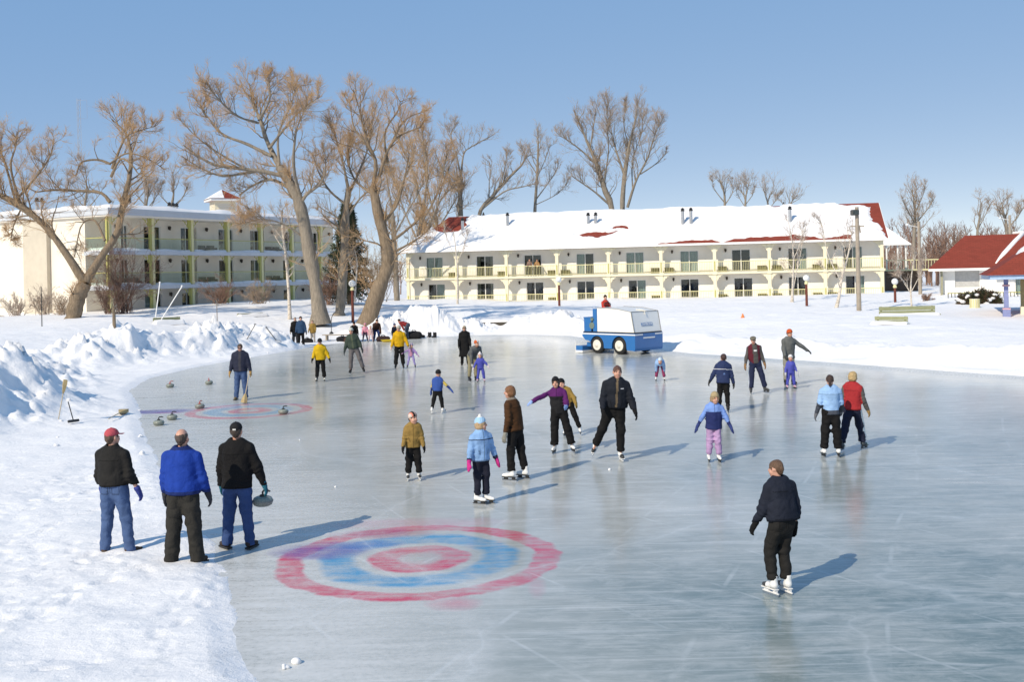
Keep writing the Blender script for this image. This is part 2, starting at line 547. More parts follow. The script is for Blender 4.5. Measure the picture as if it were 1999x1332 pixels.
HOUSES = [((-1.33, 14.4), 1.93), ((-7.75, 31.4), 1.85)]
def ice_mat():
    b = NB('ice')
    v = b.coord()
    geo = v
    cloud = b.noise(v, 0.16, 6, 0.62, 0.4)
    streak_v = b.coord(scale=(0.35, 3.2, 1), rot=(0, 0, R(-14)))
    streak = b.noise(streak_v, 1.6, 6, 0.7, 0.3)
    streak2 = b.noise(b.coord(scale=(0.5, 5.5, 1), rot=(0, 0, R(22))), 2.2, 5, 0.7, 0.2)
    fine = b.noise(v, 14, 5, 0.7)
    base = b.ramp(cloud, [(0.30, (0.275, 0.31, 0.295)), (0.50, (0.42, 0.43, 0.40)), (0.70, (0.55, 0.55, 0.515))])
    clear = b.n('Attribute', attribute_name='clear').outputs['Fac']
    base = b.mix(b.math('MULTIPLY', clear, b.ramp(b.noise(v, .45, 5, .65), [(.35, .35), (.65, 1)])), base, (0.115, 0.175, 0.178))
    mott = b.noise(b.coord(scale=(.75, 1.5, 1), rot=(0, 0, R(5))), 2.6, 8, .75, .5)
    base = b.mix(b.ramp(mott, [(.44, 0), (.68, .36)]), base, (.64, .645, .63))
    # scraped frost
    fr = b.math('MULTIPLY', b.ramp(streak, [(0.50, 0), (0.72, 1)]), b.ramp(cloud, [(0.35, 0.12), (0.7, 0.8)]))
    fr2 = b.math('MULTIPLY', b.ramp(streak2, [(0.56, 0), (0.78, 1)]), 0.5)
    frost_attr = b.n('Attribute', attribute_name='frost').outputs['Fac']
    edge = b.math('MULTIPLY', frost_attr, b.ramp(b.math('ADD', b.math('MULTIPLY', fine, 0.5), b.math('MULTIPLY', streak, 0.6)), [(0.36, 0), (0.66, 1)]))
    fr = b.math('MAXIMUM', b.math('MAXIMUM', fr, fr2), edge, clamp=True)
    # blade scratches: thin curved lines
    lines = None
    for asp, rot, sc0 in ((10.0, .25, 1.1), (12.0, 1.1, .9), (11.0, -.6, 1.0), (12.0, 2.0, .8)):
        hl = b.ramp(b.noise(b.coord(scale=(.22, asp, 1), rot=(0, 0, rot), loc=(rot * 3, rot, 0)), sc0, 2, .5, .25), [(.655, 0), (.70, 1)])
        hl = b.math('MULTIPLY', hl, 0.26)
        lines = hl if lines is None else b.math('MAXIMUM', lines, hl)
    for sc_, rot, dist in ((0.16, 0.4, 5.0), (0.21, -0.5, 6.5), (0.13, 1.9, 6.0)):
        wv = b.n('TexWave', {'Vector': b.coord(rot=(0, 0, rot)), 'Scale': sc_, 'Distortion': dist, 'Detail': 1.5, 'Detail Scale': 0.35}, wave_profile='SIN')
        l = b.ramp(wv.outputs['Fac'], [(0.9990, 0), (0.99995, .8)])
        l = b.math('MULTIPLY', l, b.ramp(b.noise(v, 0.5 + sc_, 3), [(0.47, 0), (0.62, 1)]))
        l = b.math('MULTIPLY', l, 0.45)
        lines = l if lines is None else b.math('MAXIMUM', lines, l)
    # cracks
    vw = b.n('VectorMath', operation='ADD')
    b.set(vw.inputs[0], v)
    nzc = b.n('TexNoise', {'Vector': v, 'Scale': 0.7, 'Detail': 4})
    sc3 = b.n('VectorMath', operation='SCALE')
    b.set(sc3.inputs[0], nzc.outputs['Color'])
    sc3.inputs['Scale'].default_value = 1.1
    b.set(vw.inputs[1], sc3.outputs[0])
    vor = b.n('TexVoronoi', {'Vector': vw.outputs[0], 'Scale': 0.22}, feature='DISTANCE_TO_EDGE')
    crack = b.ramp(vor.outputs['Distance'], [(0.0, 0.40), (0.008, 0.18), (0.05, 0.0)])
    crack = b.math('MULTIPLY', crack, b.ramp(b.noise(v, 0.35, 3), [(0.36, 0), (0.55, 1)]))
    col = b.mix(b.math('MULTIPLY', fr, 0.75), base, (0.70, 0.70, 0.69))
    # painted curling houses
    sx = b.n('SeparateXYZ', {'Vector': v})
    warp = b.n('TexNoise', {'Vector': v, 'Scale': 1.6, 'Detail': 5, 'Roughness': 0.6})
    wob = b.math('MULTIPLY', b.math('SUBTRACT', warp.outputs['Fac'], 0.5), 0.17)
    wear = b.ramp(b.math('ADD', b.math('MULTIPLY', streak, 0.6), b.math('MULTIPLY', b.noise(v, 2.6, 6, 0.7), 0.5)), [(0.42, 0.16), (0.66, 1.0)])
    for k, ((hx, hy), rr) in enumerate(HOUSES):
        d = b.math('SQRT', b.math('ADD', b.math('POWER', b.math('SUBTRACT', sx.outputs[0], hx), 2.0), b.math('POWER', b.math('SUBTRACT', sx.outputs[1], hy), 2.0)))
        d = b.math('ADD', b.math('DIVIDE', d, rr), wob)
        red = (0.58, 0.035, 0.10)
        blu = (0.015, 0.27, 0.52)
        ring = b.ramp(d, [(0.0, 0), (0.13, 0.25), (0.19, 1), (0.33, 1), (0.37, 0), (0.79, 0), (0.82, 1), (0.97, 1), (1.0, 0)])
        ringb = b.ramp(d, [(0.42, 0), (0.48, 1), (0.66, 1), (0.72, 0)])
        strength = 0.95 if k == 0 else 0.8
        col = b.mix(b.math('MULTIPLY', b.math('MULTIPLY', ring, wear), strength), col, red)
        col = b.mix(b.math('MULTIPLY', b.math('MULTIPLY', ringb, wear), strength * 0.92), col, blu)
        # spilt dye on the ring's left shoulder and on the outside
        for (ox, oy, ax, ay, cc, st) in ((-1.40, 0.55, 0.75, 0.55, (0.13, 0.08, 0.33), 0.95), (-0.85, 0.80, 0.7, 0.30, (0.04, 0.16, 0.45), 0.8), (-0.70, 1.45, 0.8, 0.35, (0.36, 0.06, 0.16), 0.75), (-0.15, 2.05, 1.5, 0.45, (0.6, 0.22, 0.33), 0.4), (0.55, -2.0, .35, .35, (.58, .08, .16), .45), (1.55, -1.45, 0.13, 0.55, (0.6, 0.2, 0.27), 0.35)) if k == 0 else \
                                        ((-2.7, 0.25, 1.25, 0.7, (0.09, 0.07, 0.32), 1.0), (-1.2, 0.9, 0.8, 0.4, (0.5, 0.2, 0.35), 0.4), (-2.3, -0.1, 0.6, 0.2, (0.45, 0.1, 0.25), 0.5), (-.3, 1.6, 2.6, .7, (.15, .3, .55), .3)):
            e = b.math('ADD', b.math('POWER', b.math('DIVIDE', b.math('SUBTRACT', sx.outputs[0], hx + ox), ax), 2.0), b.math('POWER', b.math('DIVIDE', b.math('SUBTRACT', sx.outputs[1], hy + oy), ay), 2.0))
            e = b.math('ADD', e, b.math('MULTIPLY', wob, 9.0))
            col = b.mix(b.math('MULTIPLY', b.math('MULTIPLY', b.ramp(e, [(0.05, 1), (1.0, 0)]), b.math('ADD', b.math('MULTIPLY', wear, .6), .4)), st), col, cc)
    col = b.mix(b.math('MULTIPLY', b.math('MAXIMUM', lines, crack), 0.7), col, (0.74, 0.76, 0.77))
    rough = b.math('ADD', b.math('MULTIPLY', fr, 0.30), b.ramp(fine, [(0.3, 0.10), (0.7, 0.20)]), clamp=True)
    b.p(Base_Color=col, Roughness=rough)
    b.b.inputs['IOR'].default_value = 1.31
    b.b.inputs['Specular IOR Level'].default_value = 0.5
    hgt = b.math('ADD', b.math('MULTIPLY', streak, 0.5), b.math('MULTIPLY', fine, 0.25))
    hgt = b.math('SUBTRACT', hgt, b.math('MULTIPLY', lines, 0.5))
    b.bump(hgt, 0.22, 0.012)
    return b.m
M_ICE = ice_mat()
ix = np.arange(-18, 40.1, 0.5)
iy = np.arange(1, 74.1, 0.5)
IX, IY = np.meshgrid(ix, iy)
ny, nx = IX.shape
idx = np.arange(ny * nx).reshape(ny, nx)
Fq = np.stack([idx[:-1, :-1], idx[:-1, 1:], idx[1:, 1:], idx[1:, :-1]], -1).reshape(-1, 4)
ime = new_mesh('ice_rink', np.stack([IX.ravel(), IY.ravel(), np.zeros(IX.size)], -1), Fq, M_ICE)
s, _ = pl_dist(IX.ravel(), IY.ravel(), RINK + RINK[:1])
ww = np.where(IX.ravel() < 0, 3.6, 1.8)
fr = np.clip(1.15 - s / ww, 0, 1)
lf = ime.attributes.new('frost', 'FLOAT', 'POINT')
lf.data.foreach_set('value', fr.astype(np.float32))
_cx, _cy = IX.ravel(), IY.ravel()
cl = np.maximum(sstep(1.2, .3, np.hypot((_cx - 6) / 7.5, (_cy - 11) / 5.2)), .6 * sstep(1.2, .2, np.hypot((_cx - 9) / 7, (_cy - 20) / 8)))
ime.attributes.new('clear', 'FLOAT', 'POINT').data.foreach_set('value', cl.astype(np.float32))
o = link('ice_rink', ime)
o['kind'] = 'structure'
o['label'] = 'grey blue skating ice with scratches and two painted curling targets'
# ------------------------------------------------------------------ building materials
def wall_mat(name, col, bs=30, var=.05):
    return mat(name, col, 0.85, var, 0.9, 0.25, bs, spec=0.2)
M_STUCCO = wall_mat('stucco_white', (0.86, 0.83, 0.76))
M_STUCCO2 = wall_mat('stucco_grey', (0.86, 0.80, 0.71))
M_CREAM = wall_mat('stucco_cream', (0.80, 0.74, 0.63))
M_TAN = wall_mat('stucco_tan', (0.58, 0.52, 0.42), var=.1)
M_YEL = mat('paint_pale_yellow', (0.70, 0.65, 0.36), 0.55, 0.06)
M_YEL2 = mat('paint_cream_yellow', (0.80, 0.74, 0.54), 0.55, 0.06)
M_YGREEN = mat('paint_yellow_green', (0.46, 0.44, 0.14), 0.6, 0.1)
M_OLIVE = mat('olive_slats', (0.20, 0.18, 0.05), 0.7, 0.2)
M_DARKLAMP = mat('lamp_iron', (0.05, 0.04, 0.03), 0.5, 0.2)
M_WHITE = mat('paint_white', (0.80, 0.79, 0.76), 0.5, 0.05)
M_FASCIA = mat('fascia_metal', (0.55, 0.58, 0.62), 0.5, 0.06, 2)
M_SOFFIT = mat('soffit', (0.52, 0.46, 0.38), 0.8, 0.08)
M_STEEL = mat('stove_pipe_steel', (0.55, 0.55, 0.55), 0.35, 0.15, 5, metal=0.85)
M_BLACKM = mat('black_metal', (0.03, 0.03, 0.03), 0.5, 0.2)
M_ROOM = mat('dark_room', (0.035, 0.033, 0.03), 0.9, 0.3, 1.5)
M_CURT = mat('curtain_pale', (0.55, 0.62, 0.60), 0.9, 0.10, 3)
M_CURT2 = mat('curtain_tan', (0.50, 0.47, 0.40), 0.9, 0.12, 3)
def roof_red():
    b = NB('red_shingles')
    v = b.coord()
    br = b.n('TexBrick', {'Vector': b.coord(scale=(1, 1, 1)), 'Scale': 1.0, 'Color1': (0.25, 0.050, 0.034, 1), 'Color2': (0.19, 0.040, 0.028, 1), 'Mortar': (0.14, 0.03, 0.02, 1), 'Mortar Size': 0.012, 'Brick Width': 0.35, 'Row Height': 0.16})
    col = b.mix(b.math('MULTIPLY', b.noise(v, 1.3, 4), 0.5), br.outputs['Color'], (0.29, 0.07, 0.045))
    b.p(Base_Color=col, Roughness=0.85)
    b.b.inputs['Specular IOR Level'].default_value = 0.15
    b.bump(b.noise(v, 22, 4), 0.5, 0.02)
    return b.m
M_RED = roof_red()
def glass_mat(name, tint, mixf, rough=0.03):
    b = NB(name)
    tr = b.n('BsdfTransparent', {'Color': tuple(tint) + (1,)})
    gl = b.n('BsdfGlossy', {'Color': (1, 1, 1, 1), 'Roughness': rough})
    fz = b.n('LayerWeight', {'Blend': 0.5})
    wob = b.n('Bump', {'Height': b.noise(b.coord(), 1.3, 2), 'Strength': 0.05, 'Distance': 0.05})
    b.set(gl.inputs['Normal'], wob.outputs[0])
    f = b.math('ADD', b.math('MULTIPLY', b.math('POWER', fz.outputs['Facing'], 4.0), 0.5), mixf, clamp=True)
    mx = b.n('MixShader', {0: f, 1: tr.outputs[0], 2: gl.outputs[0]})
    b.t.links.new(mx.outputs[0], b.out.inputs['Surface'])
    return b.m
M_GLASS = glass_mat('window_glass', (0.80, 0.84, 0.83), 0.045)
M_RAILGLASS = glass_mat('balcony_glass', (0.90, 0.95, 0.92), 0.02, 0.08)

def door_unit(parent, x0, x1, y, z0, z1, kind, rail_z=None):
    """sliding glass door: reveal, frame, two panes, curtain or dark room behind"""
    d = MB()
    fw = 0.075
    for a, b_ in ((x0, x0 + fw), (x1 - fw, x1), ((x0 + x1) / 2 - fw / 2, (x0 + x1) / 2 + fw / 2)):
        d.box(a, b_, y - 0.05, y + 0.06, z0 + fw, z1 - fw)
    d.box(x0, x1, y - 0.055, y + 0.065, z1 - fw, z1)
    d.box(x0, x1, y - 0.055, y + 0.065, z0, z0 + fw)
    fr = d.build('door_frame', M_WHITE, parent)
    for a, b_ in ((x0 + fw, (x0 + x1) / 2 - fw / 2), ((x0 + x1) / 2 + fw / 2, x1 - fw)):
        MB().box(a, b_, y - 0.005, y + 0.012, z0 + fw, z1 - fw).build('pane', M_GLASS, fr)
    def curtain(a, b_, m):
        V, F = [], []
        n = 26
        for i in range(n + 1):
            xx = a + (b_ - a) * i / n
            yy = y + 0.22 + 0.035 * math.sin(i * 2.1) + 0.02 * math.sin(i * 0.9)
            V += [(xx, yy, z0 + 0.08), (xx, yy, z1 - 0.05)]
        F = [(2 * i, 2 * i + 2, 2 * i + 3, 2 * i + 1) for i in range(n)]
        MB().add(V, F).build('curtain', m, fr)
    xm = (x0 + x1) / 2
    if kind == 'full':
        curtain(x0 + .03, x1 - .03, M_CURT)
    elif kind == 'left':
        curtain(x0 + .03, xm, M_CURT)
    elif kind == 'right':
        curtain(xm, x1 - .03, M_CURT)
    elif kind == 'sides':
        curtain(x0 + .03, x0 + (x1 - x0) * .22, M_CURT2)
        curtain(x1 - (x1 - x0) * .22, x1 - .03, M_CURT2)
    return fr

def wall_with_holes(x0, x1, y, z0, z1, holes, t=0.25):
    """wall band in the xz plane with rectangular openings, real reveals"""
    m = MB()
    hs = sorted(holes)
    cur = x0
    for a, b_, c, d in hs:
        m.box(cur, a, y, y + t, z0, z1)
        if c > z0 + .01:
            m.box(a, b_, y, y + t, z0, c)
        if d < z1 - .01:
            m.box(a, b_, y, y + t, d, z1)
        cur = b_
    m.box(cur, x1, y, y + t, z0, z1)
    return m

def bracket(m, x, y0, y1, z, sgn, w, h):
    """stepped scroll bracket under a beam, post side at x, running in +-x"""
    pts = [(0, 0), (w, 0), (w, -0.10 * h), (w * .86, -0.20 * h), (w * .80, -0.14 * h), (w * .70, -0.2 * h), (w * .66, -0.36 * h), (w * .52, -0.42 * h), (w * .46, -0.36 * h),
           (w * .36, -0.50 * h), (w * .33, -0.68 * h), (w * .2, -0.74 * h), (w * .17, -0.94 * h), (0, -h)]
    poly = [(x + sgn * p[0], z + p[1]) for p in pts]
    if sgn > 0:
        poly = poly[::-1]
    m.prism(poly, 'y', y0, y1)

def wall_lamp(parent, x, y, z):
    m = MB()
    m.lathe([(0.02, 0.30), (0.06, 0.26), (0.11, 0.20), (0.13, 0.17), (0.10, 0.16), (0.075, 0.0), (0.03, -0.05)], 8, (x, y - 0.17, z))
    m.box(x - 0.02, x + 0.02, y - 0.16, y - 0.002, z + 0.17, z + 0.21)
    m.box(x - 0.05, x + 0.05, y - 0.03, y - 0.001, z + 0.02, z + 0.28)
    return m.build('wall_lamp', M_DARKLAMP, parent)

def snow_slab(name, parent, x0, x1, y0, y1, zf, nx, ny, thick, seed, mask=None, edge=0.25, mat_=None):
    """snow lying on a surface zf(x,y): a height sheet that dips under it where bare"""
    X, Y = np.meshgrid(np.linspace(x0, x1, nx), np.linspace(y0, y1, ny))
    zz = zf(X, Y)
    de = np.minimum(np.minimum(X - x0, x1 - X), np.minimum(Y - y0, y1 - Y))
    t = thick * (1 + 0.28 * fbm(X * 0.7 + seed, Y * 0.7, octv=3, seed=seed)) * sstep(-0.02, edge, de)
    if mask is not None:
        t = t * mask(X, Y) - 0.06 * (1 - mask(X, Y))
    t = np.where(de < 1e-6, -0.05, t)
    idx = np.arange(nx * ny).reshape(ny, nx)
    F = np.stack([idx[:-1, :-1], idx[:-1, 1:], idx[1:, 1:], idx[1:, :-1]], -1).reshape(-1, 4)
    return link(name, new_mesh(name, np.stack([X, Y, zz + t], -1).reshape(-1, 3), F, mat_ or M_ROOFSNOW, smooth=True), parent)

def stove_pipe(parent, x, y, z, h, r=0.16):
    m = MB()
    m.lathe([(r * 1.6, -0.25), (r * 1.6, 0.0), (r, 0.18), (r, h * 0.5), (r * 1.06, h * 0.5), (r * 1.06, h * 0.54), (r, h * .54), (r, h - 0.12)], 12, (x, y, z))
    o = m.build('stove_pipe', M_STEEL, parent, smooth=False)
    c = MB()
    c.lathe([(r * 0.8, h - 0.12), (r * 1.35, h - 0.10), (r * 1.35, h - 0.02), (r * 0.9, h + 0.02), (r * 0.9, h + 0.07), (r * 1.45, h + 0.08), (r * 0.3, h + 0.22)], 12, (x, y, z))
    c.build('pipe_cap', M_BLACKM, o)
    return o

# ------------------------------------------------------------------ two-storey motel
pa, pb = at(797, 545, 108), at(1722, 524, 99)
MOT_L = math.hypot(pb.x - pa.x, pb.y - pa.y)
MOT_A = math.atan2(pb.y - pa.y, pb.x - pa.x)
motel = thing('motel_building', 'long two storey white motel with snow covered red roof and yellow balconies', 'building', (pa.x, pa.y, 0), MOT_A)
NB_ = 9
BW = MOT_L / NB_
Z0, Z1, Z2 = 1.05, 3.72, 6.30      # ground floor, upper floor, eave soffit
WY = 1.05                          # wall sits this far behind the post line
DW = 1.78
kinds_up = ['full', 'sides', 'dark', 'left', 'full', 'full', 'dark', 'right', 'right']
kinds_dn = ['right', 'sides', 'dark', 'dark', 'right', 'dark', 'dark', 'dark', 'right']
holes_up, holes_dn = [], []
for i in range(NB_):
    xd = i * BW + (1.62 if i < 8 else 1.75)
    off = 0.12 if i % 2 else -0.05
    holes_up.append((xd + off, xd + off + DW, Z1 + 0.06, Z1 + 2.16))
    holes_dn.append((xd + .12, xd + .12 + DW, Z0 + 0.06, Z0 + 2.12))
wall_with_holes(-0.15, MOT_L + 0.15, WY, Z1, Z2 + 0.02, holes_up).build('wall', M_STUCCO, motel)
wall_with_holes(-0.15, MOT_L + 0.15, WY, Z0 - 0.6, Z1 - 0.2, holes_dn).build('wall', M_STUCCO, motel)
DEPTH = 11.0
m = MB()
m.box(-0.15, 0.1, WY + 0.25, DEPTH, Z0 - 0.6, Z2)
m.box(MOT_L - 0.1, MOT_L + 0.15, WY + 0.25, DEPTH, Z0 - 0.6, Z2)
m.box(0.1, MOT_L - 0.1, DEPTH - 0.25, DEPTH, Z0 - 0.6, Z2)
m.build('end_wall', M_STUCCO, motel)
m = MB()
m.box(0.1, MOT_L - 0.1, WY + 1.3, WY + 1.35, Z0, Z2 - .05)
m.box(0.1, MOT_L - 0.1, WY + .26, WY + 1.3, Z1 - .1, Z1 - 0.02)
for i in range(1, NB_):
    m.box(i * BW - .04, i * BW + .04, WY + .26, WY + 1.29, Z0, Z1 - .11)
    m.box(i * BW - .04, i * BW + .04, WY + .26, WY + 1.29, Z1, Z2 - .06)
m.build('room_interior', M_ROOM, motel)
MB().box(-0.25, MOT_L + 0.25, -0.12, WY, Z1 - 0.20, Z1 - 0.02).build('balcony_floor', M_SOFFIT, motel)
MB().box(-0.27, MOT_L + 0.27, -0.17, -0.12, Z1 - 0.17, Z1 + 0.03).build('balcony_edge', M_YEL2, motel)
for i in range(NB_):
    door_unit(motel, holes_up[i][0], holes_up[i][1], WY + 0.10, holes_up[i][2], holes_up[i][3], kinds_up[i])
    door_unit(motel, holes_dn[i][0], holes_dn[i][1], WY + 0.10, holes_dn[i][2], holes_dn[i][3], kinds_dn[i])
    wall_lamp(motel, i * BW + 1.02, WY, Z1 + 1.95)
    wall_lamp(motel, i * BW + 1.10, WY, Z0 + 1.95)
for i in range(NB_ + 1):
    x = i * BW
    p = MB()
    p.box(x - 0.15, x + 0.15, -0.11, 0.19, Z0 - 0.7, Z1 - 0.205)
    p.box(x - 0.15, x + 0.15, -0.11, 0.19, Z1 + 0.035, Z2 + .02)
    p.box(x - 0.20, x + 0.20, -0.20, 0.25, Z1 - .205, Z1 + .034)
    p.m = 1
    p.box(x - 0.055, x + 0.055, -0.135, -0.112, Z1 + 0.12, Z1 + 1.06)
    p.box(x - 0.055, x + 0.055, -0.135, -0.112, Z0 - 0.1, Z0 + 1.0)
    po = p.build('post', [M_YEL2, M_YGREEN], motel)
    for sgn in (-1, 1):
        if (i == 0 and sgn < 0) or (i == NB_ and sgn > 0):
            continue
        for zt in (Z1 - 0.21, Z2 - 0.02):
            bm_ = MB()
            bracket(bm_, x + sgn * 0.15, -0.05, 0.05, zt, sgn, 0.56, 0.62)
            bm_.build('bracket', M_YEL2, po)
    if i == NB_:
        break
    xa, xb = x + 0.17, x + BW - 0.17
    for z, nm in ((Z1, 'railing'), (Z0 - 0.1, 'railing')):
        r_ = MB()
        r_.box(xa, xb, -0.03, 0.05, z + 0.98, z + 1.05)
        r_.box(xa, xb, -0.01, 0.03, z + 0.10, z + 0.15)
        nbal = 30
        for k in range(1, nbal):
            xx = xa + (xb - xa) * k / nbal
            r_.box(xx - 0.014, xx + 0.014, -0.004, 0.024, z + 0.15, z + 0.98)
        r_.build(nm, M_YEL, motel)
    # low slatted heater boxes by the wall
    for side in ((0.25,) if i in (3, 5, 8) else (BW - 1.05,) if i in (0, 1, 2, 4) else (0.25, BW - 1.1)):
        for z in (Z1, Z0):
            if z == Z0 and i in (1, 3, 5):
                continue
            a_ = MB()
            x0_ = x + side
            a_.box(x0_, x0_ + .85, WY - .42, WY - .02, z + .02, z + .10)
            a_.box(x0_, x0_ + .85, WY - .42, WY - .02, z + .50, z + .56)
            for k in range(11):
                xx = x0_ + .02 + k * .081
                a_.box(xx, xx + .045, WY - .40, WY - .04, z + .10, z + .50)
            a_.build('slatted_box', M_OLIVE, motel)
# eave beam and roof
MB().box(-0.3, MOT_L + 0.3, -0.14, 0.25, Z2 + 0.021, Z2 + 0.22).build('eave_beam', M_YEL2, motel)
MB().box(-0.3, MOT_L + 0.3, 0.25, WY + .25, Z2 + 0.025, Z2 + 0.07).build('soffit', M_SOFFIT, motel)
EY0, RY, EY1 = -0.40, 5.6, 11.9
EZ, RZ = Z2 + 0.12, 10.05
HX, OV = 2.9, 0.55
def roof_z(X, Y):
    t = np.where(Y < RY, (Y - EY0) / (RY - EY0), (EY1 - Y) / (EY1 - RY))
    z = EZ + (RZ - EZ) * t
    zh = EZ + (RZ - EZ) * (X + OV) / (HX + OV)
    return np.minimum(z, np.maximum(zh, EZ - .1)) + 0.10
m = MB()
A, B_, C_, D_ = (-OV, EY0, EZ), (MOT_L + OV, EY0, EZ), (MOT_L + OV, EY1, EZ), (-OV, EY1, EZ)
E_, F_ = (HX, RY, RZ), (MOT_L + OV, RY, RZ)
m.add([A, B_, F_, E_], [(0, 1, 2, 3)])
m.add([D_, A, E_], [(0, 1, 2)])
m.add([C_, D_, E_, F_], [(0, 1, 2, 3)])
def up(p, d=0.09):
    return (p[0], p[1], p[2] + d)
m2 = MB()
m2.add([up(A), up(B_), up(F_), up(E_)], [(0, 1, 2, 3)])
m2.add([up(D_), up(A), up(E_)], [(0, 1, 2)])
m2.add([up(C_), up(D_), up(E_), up(F_)], [(0, 1, 2, 3)])
for p, q in ((A, B_), (D_, A), (C_, D_)):
    m2.add([p, q, up(q), up(p)], [(0, 1, 2, 3)])
for p, q in ((B_, F_), (F_, C_)):
    m2.add([p, q, up(q), up(p)], [(0, 1, 2, 3)])
m2.V += []
roof = m2.build('roof', M_RED, motel)
m.build('roof_underside', M_SOFFIT, motel)
f = MB()
f.box(-OV, MOT_L + OV, EY0 - 0.04, EY0 - 0.003, EZ - 0.10, EZ + 0.11)
for p, q in ((B_, F_),):
    f.obox(((p[0] + q[0]) / 2 + 0.03, (p[1] + q[1]) / 2, (p[2] + q[2]) / 2 - .02), (0.025, 0, 0), (0, (q[1] - p[1]) / 2, (q[2] - p[2]) / 2), (0, 0, 0.10))
f.build('fascia', M_WHITE, roof)
gab = MB()
gab.prism([(0.3, Z2), (EY1 - .9, Z2), (RY, RZ - .25)], 'x', MOT_L - 0.05, MOT_L + 0.14)
gab.build('gable_wall', M_STUCCO, motel)
def motel_mask(X, Y):
    t = (Y - EY0) / (RY - EY0)
    u = X + 0.55 * fbm(X * .55, Y * .8, octv=3, seed=71)
    w = t + 0.05 * fbm(X * 0.8, Y * .8, octv=3, seed=73)
    bare = np.zeros_like(X)
    def blob(cx, cy, ax, ay):
        return sstep(1.25, 0.75, np.sqrt(((u - cx) / ax) ** 2 + ((w - cy) / ay) ** 2))
    bare = np.maximum(bare, blob(3.6, 0.78, 1.9, 0.32))
    bare = np.maximum(bare, sstep(0.945, .965, w) * sstep(9.5, 8.5, u))
    bare = np.maximum(bare, blob(18.2, 0.30, 1.5, 0.10))
    bare = np.maximum(bare, blob(19.6, 0.34, 2.0, 0.045))
    bare = np.maximum(bare, blob(21.3, 0.47, 1.5, 0.075))
    lim = 0.05 + 0.06 * np.abs(np.sin(X * 0.62)) * sstep(27, 31, X) + 0.04 * sstep(33, 36, X)
    bare = np.maximum(bare, sstep(0.02, -0.02, w - lim) * sstep(23.5, 25.5, X) * sstep(43.3, 42.6, X))
    bare = np.maximum(bare, sstep(44.55, 44.9, X + .7 * (1 - t) * -1 + 0.35 * fbm(X * 0.01, Y * 1.4, octv=3, seed=5)) )
    bare = np.maximum(bare, sstep(0.955, 0.975, w - .04 * sstep(40, 45, X) * -1) * sstep(31, 36, X))
    bare = np.maximum(bare, blob(43.6, 0.96, 1.6, .1))
    return 1 - bare
rs = snow_slab('roof_snow', motel, -OV - 0.12, MOT_L + OV, EY0 - 0.22, RY + 0.15, roof_z, 420, 90, 0.26, 4, motel_mask, 0.3)
snow_slab('roof_snow', motel, -OV + .4, MOT_L + OV - .1, RY + 0.15, EY1, roof_z, 120, 20, 0.26, 8, None, 0.3)
def roof_pt(lx, t):
    return lx, EY0 + (RY - EY0) * t, EZ + (RZ - EZ) * t
for lx, t, h in ((5.05, .52, 1.35), (9.65, .60, 1.45), (17.9, .58, 1.25), (18.65, .58, 1.25), (27.25, .50, 1.65), (28.05, .50, 1.65), (37.4, .46, 1.6)):
    x_, y_, z_ = roof_pt(lx, t)
    stove_pipe(motel, x_, y_, z_, h, 0.15)
for lx in (6.6, 21.2, 37.0):
    mm = MB()
    mm.lathe([(.12, -.2), (.12, .25), (.06, .3), (.06, .42)], 8, (lx, RY, RZ + .05))
    mm.build('ridge_vent', M_BLACKM, motel)

# side wing seen beyond the right gable
pw = at(1728, 520, 112)
wing = thing('porch_wing', 'small snow roofed porch tower beside the right end of the motel', 'building', (pw.x, pw.y, 0), MOT_A)
mm = MB(); mm.box(0, 3.2, 0, 3, 0.6, 3.6); mm.build('wall', mat('dark_brown_board', (0.13, 0.085, 0.06), .8, .2), wing)
mm = MB()
for xx in (0.1, 1.2, 2.0):
    mm.box(xx, xx + .14, 0, .14, 3.6, 6.3)
mm.build('porch_post', M_WHITE, wing)
mm = MB(); mm.add([(-.3, -.3, 6.3), (2.5, -.3, 6.3), (2.5, 3.3, 6.3), (-.3, 3.3, 6.3), (-.3, 1.4, 8.6)], [(0, 1, 4), (1, 2, 4), (2, 3, 4), (3, 0, 4), (0, 3, 2, 1)])
mm.build('roof', M_ROOFSNOW, wing)
mm = MB(); mm.box(-.35, 2.55, -.35, -.3, 6.12, 6.32); mm.box(2.5, 2.55, -.3, 3.3, 6.12, 6.32); mm.build('fascia', M_WHITE, wing)
mm = MB(); mm.box(-.4, 6.6, -1.2, -1.1, 4.5, 4.6)
mm.box(-.4, 6.6, -1.2, 0, 3.45, 3.6)
for k in range(24):
    mm.box(-.3 + k * .29, -.26 + k * .29, -1.17, -1.13, 3.6, 4.5)
for xx in (5.6, 6.3):
    mm.box(xx, xx + .22, -1.22, -1.0, .8, 4.7)
mm.build('deck', M_YEL, wing)

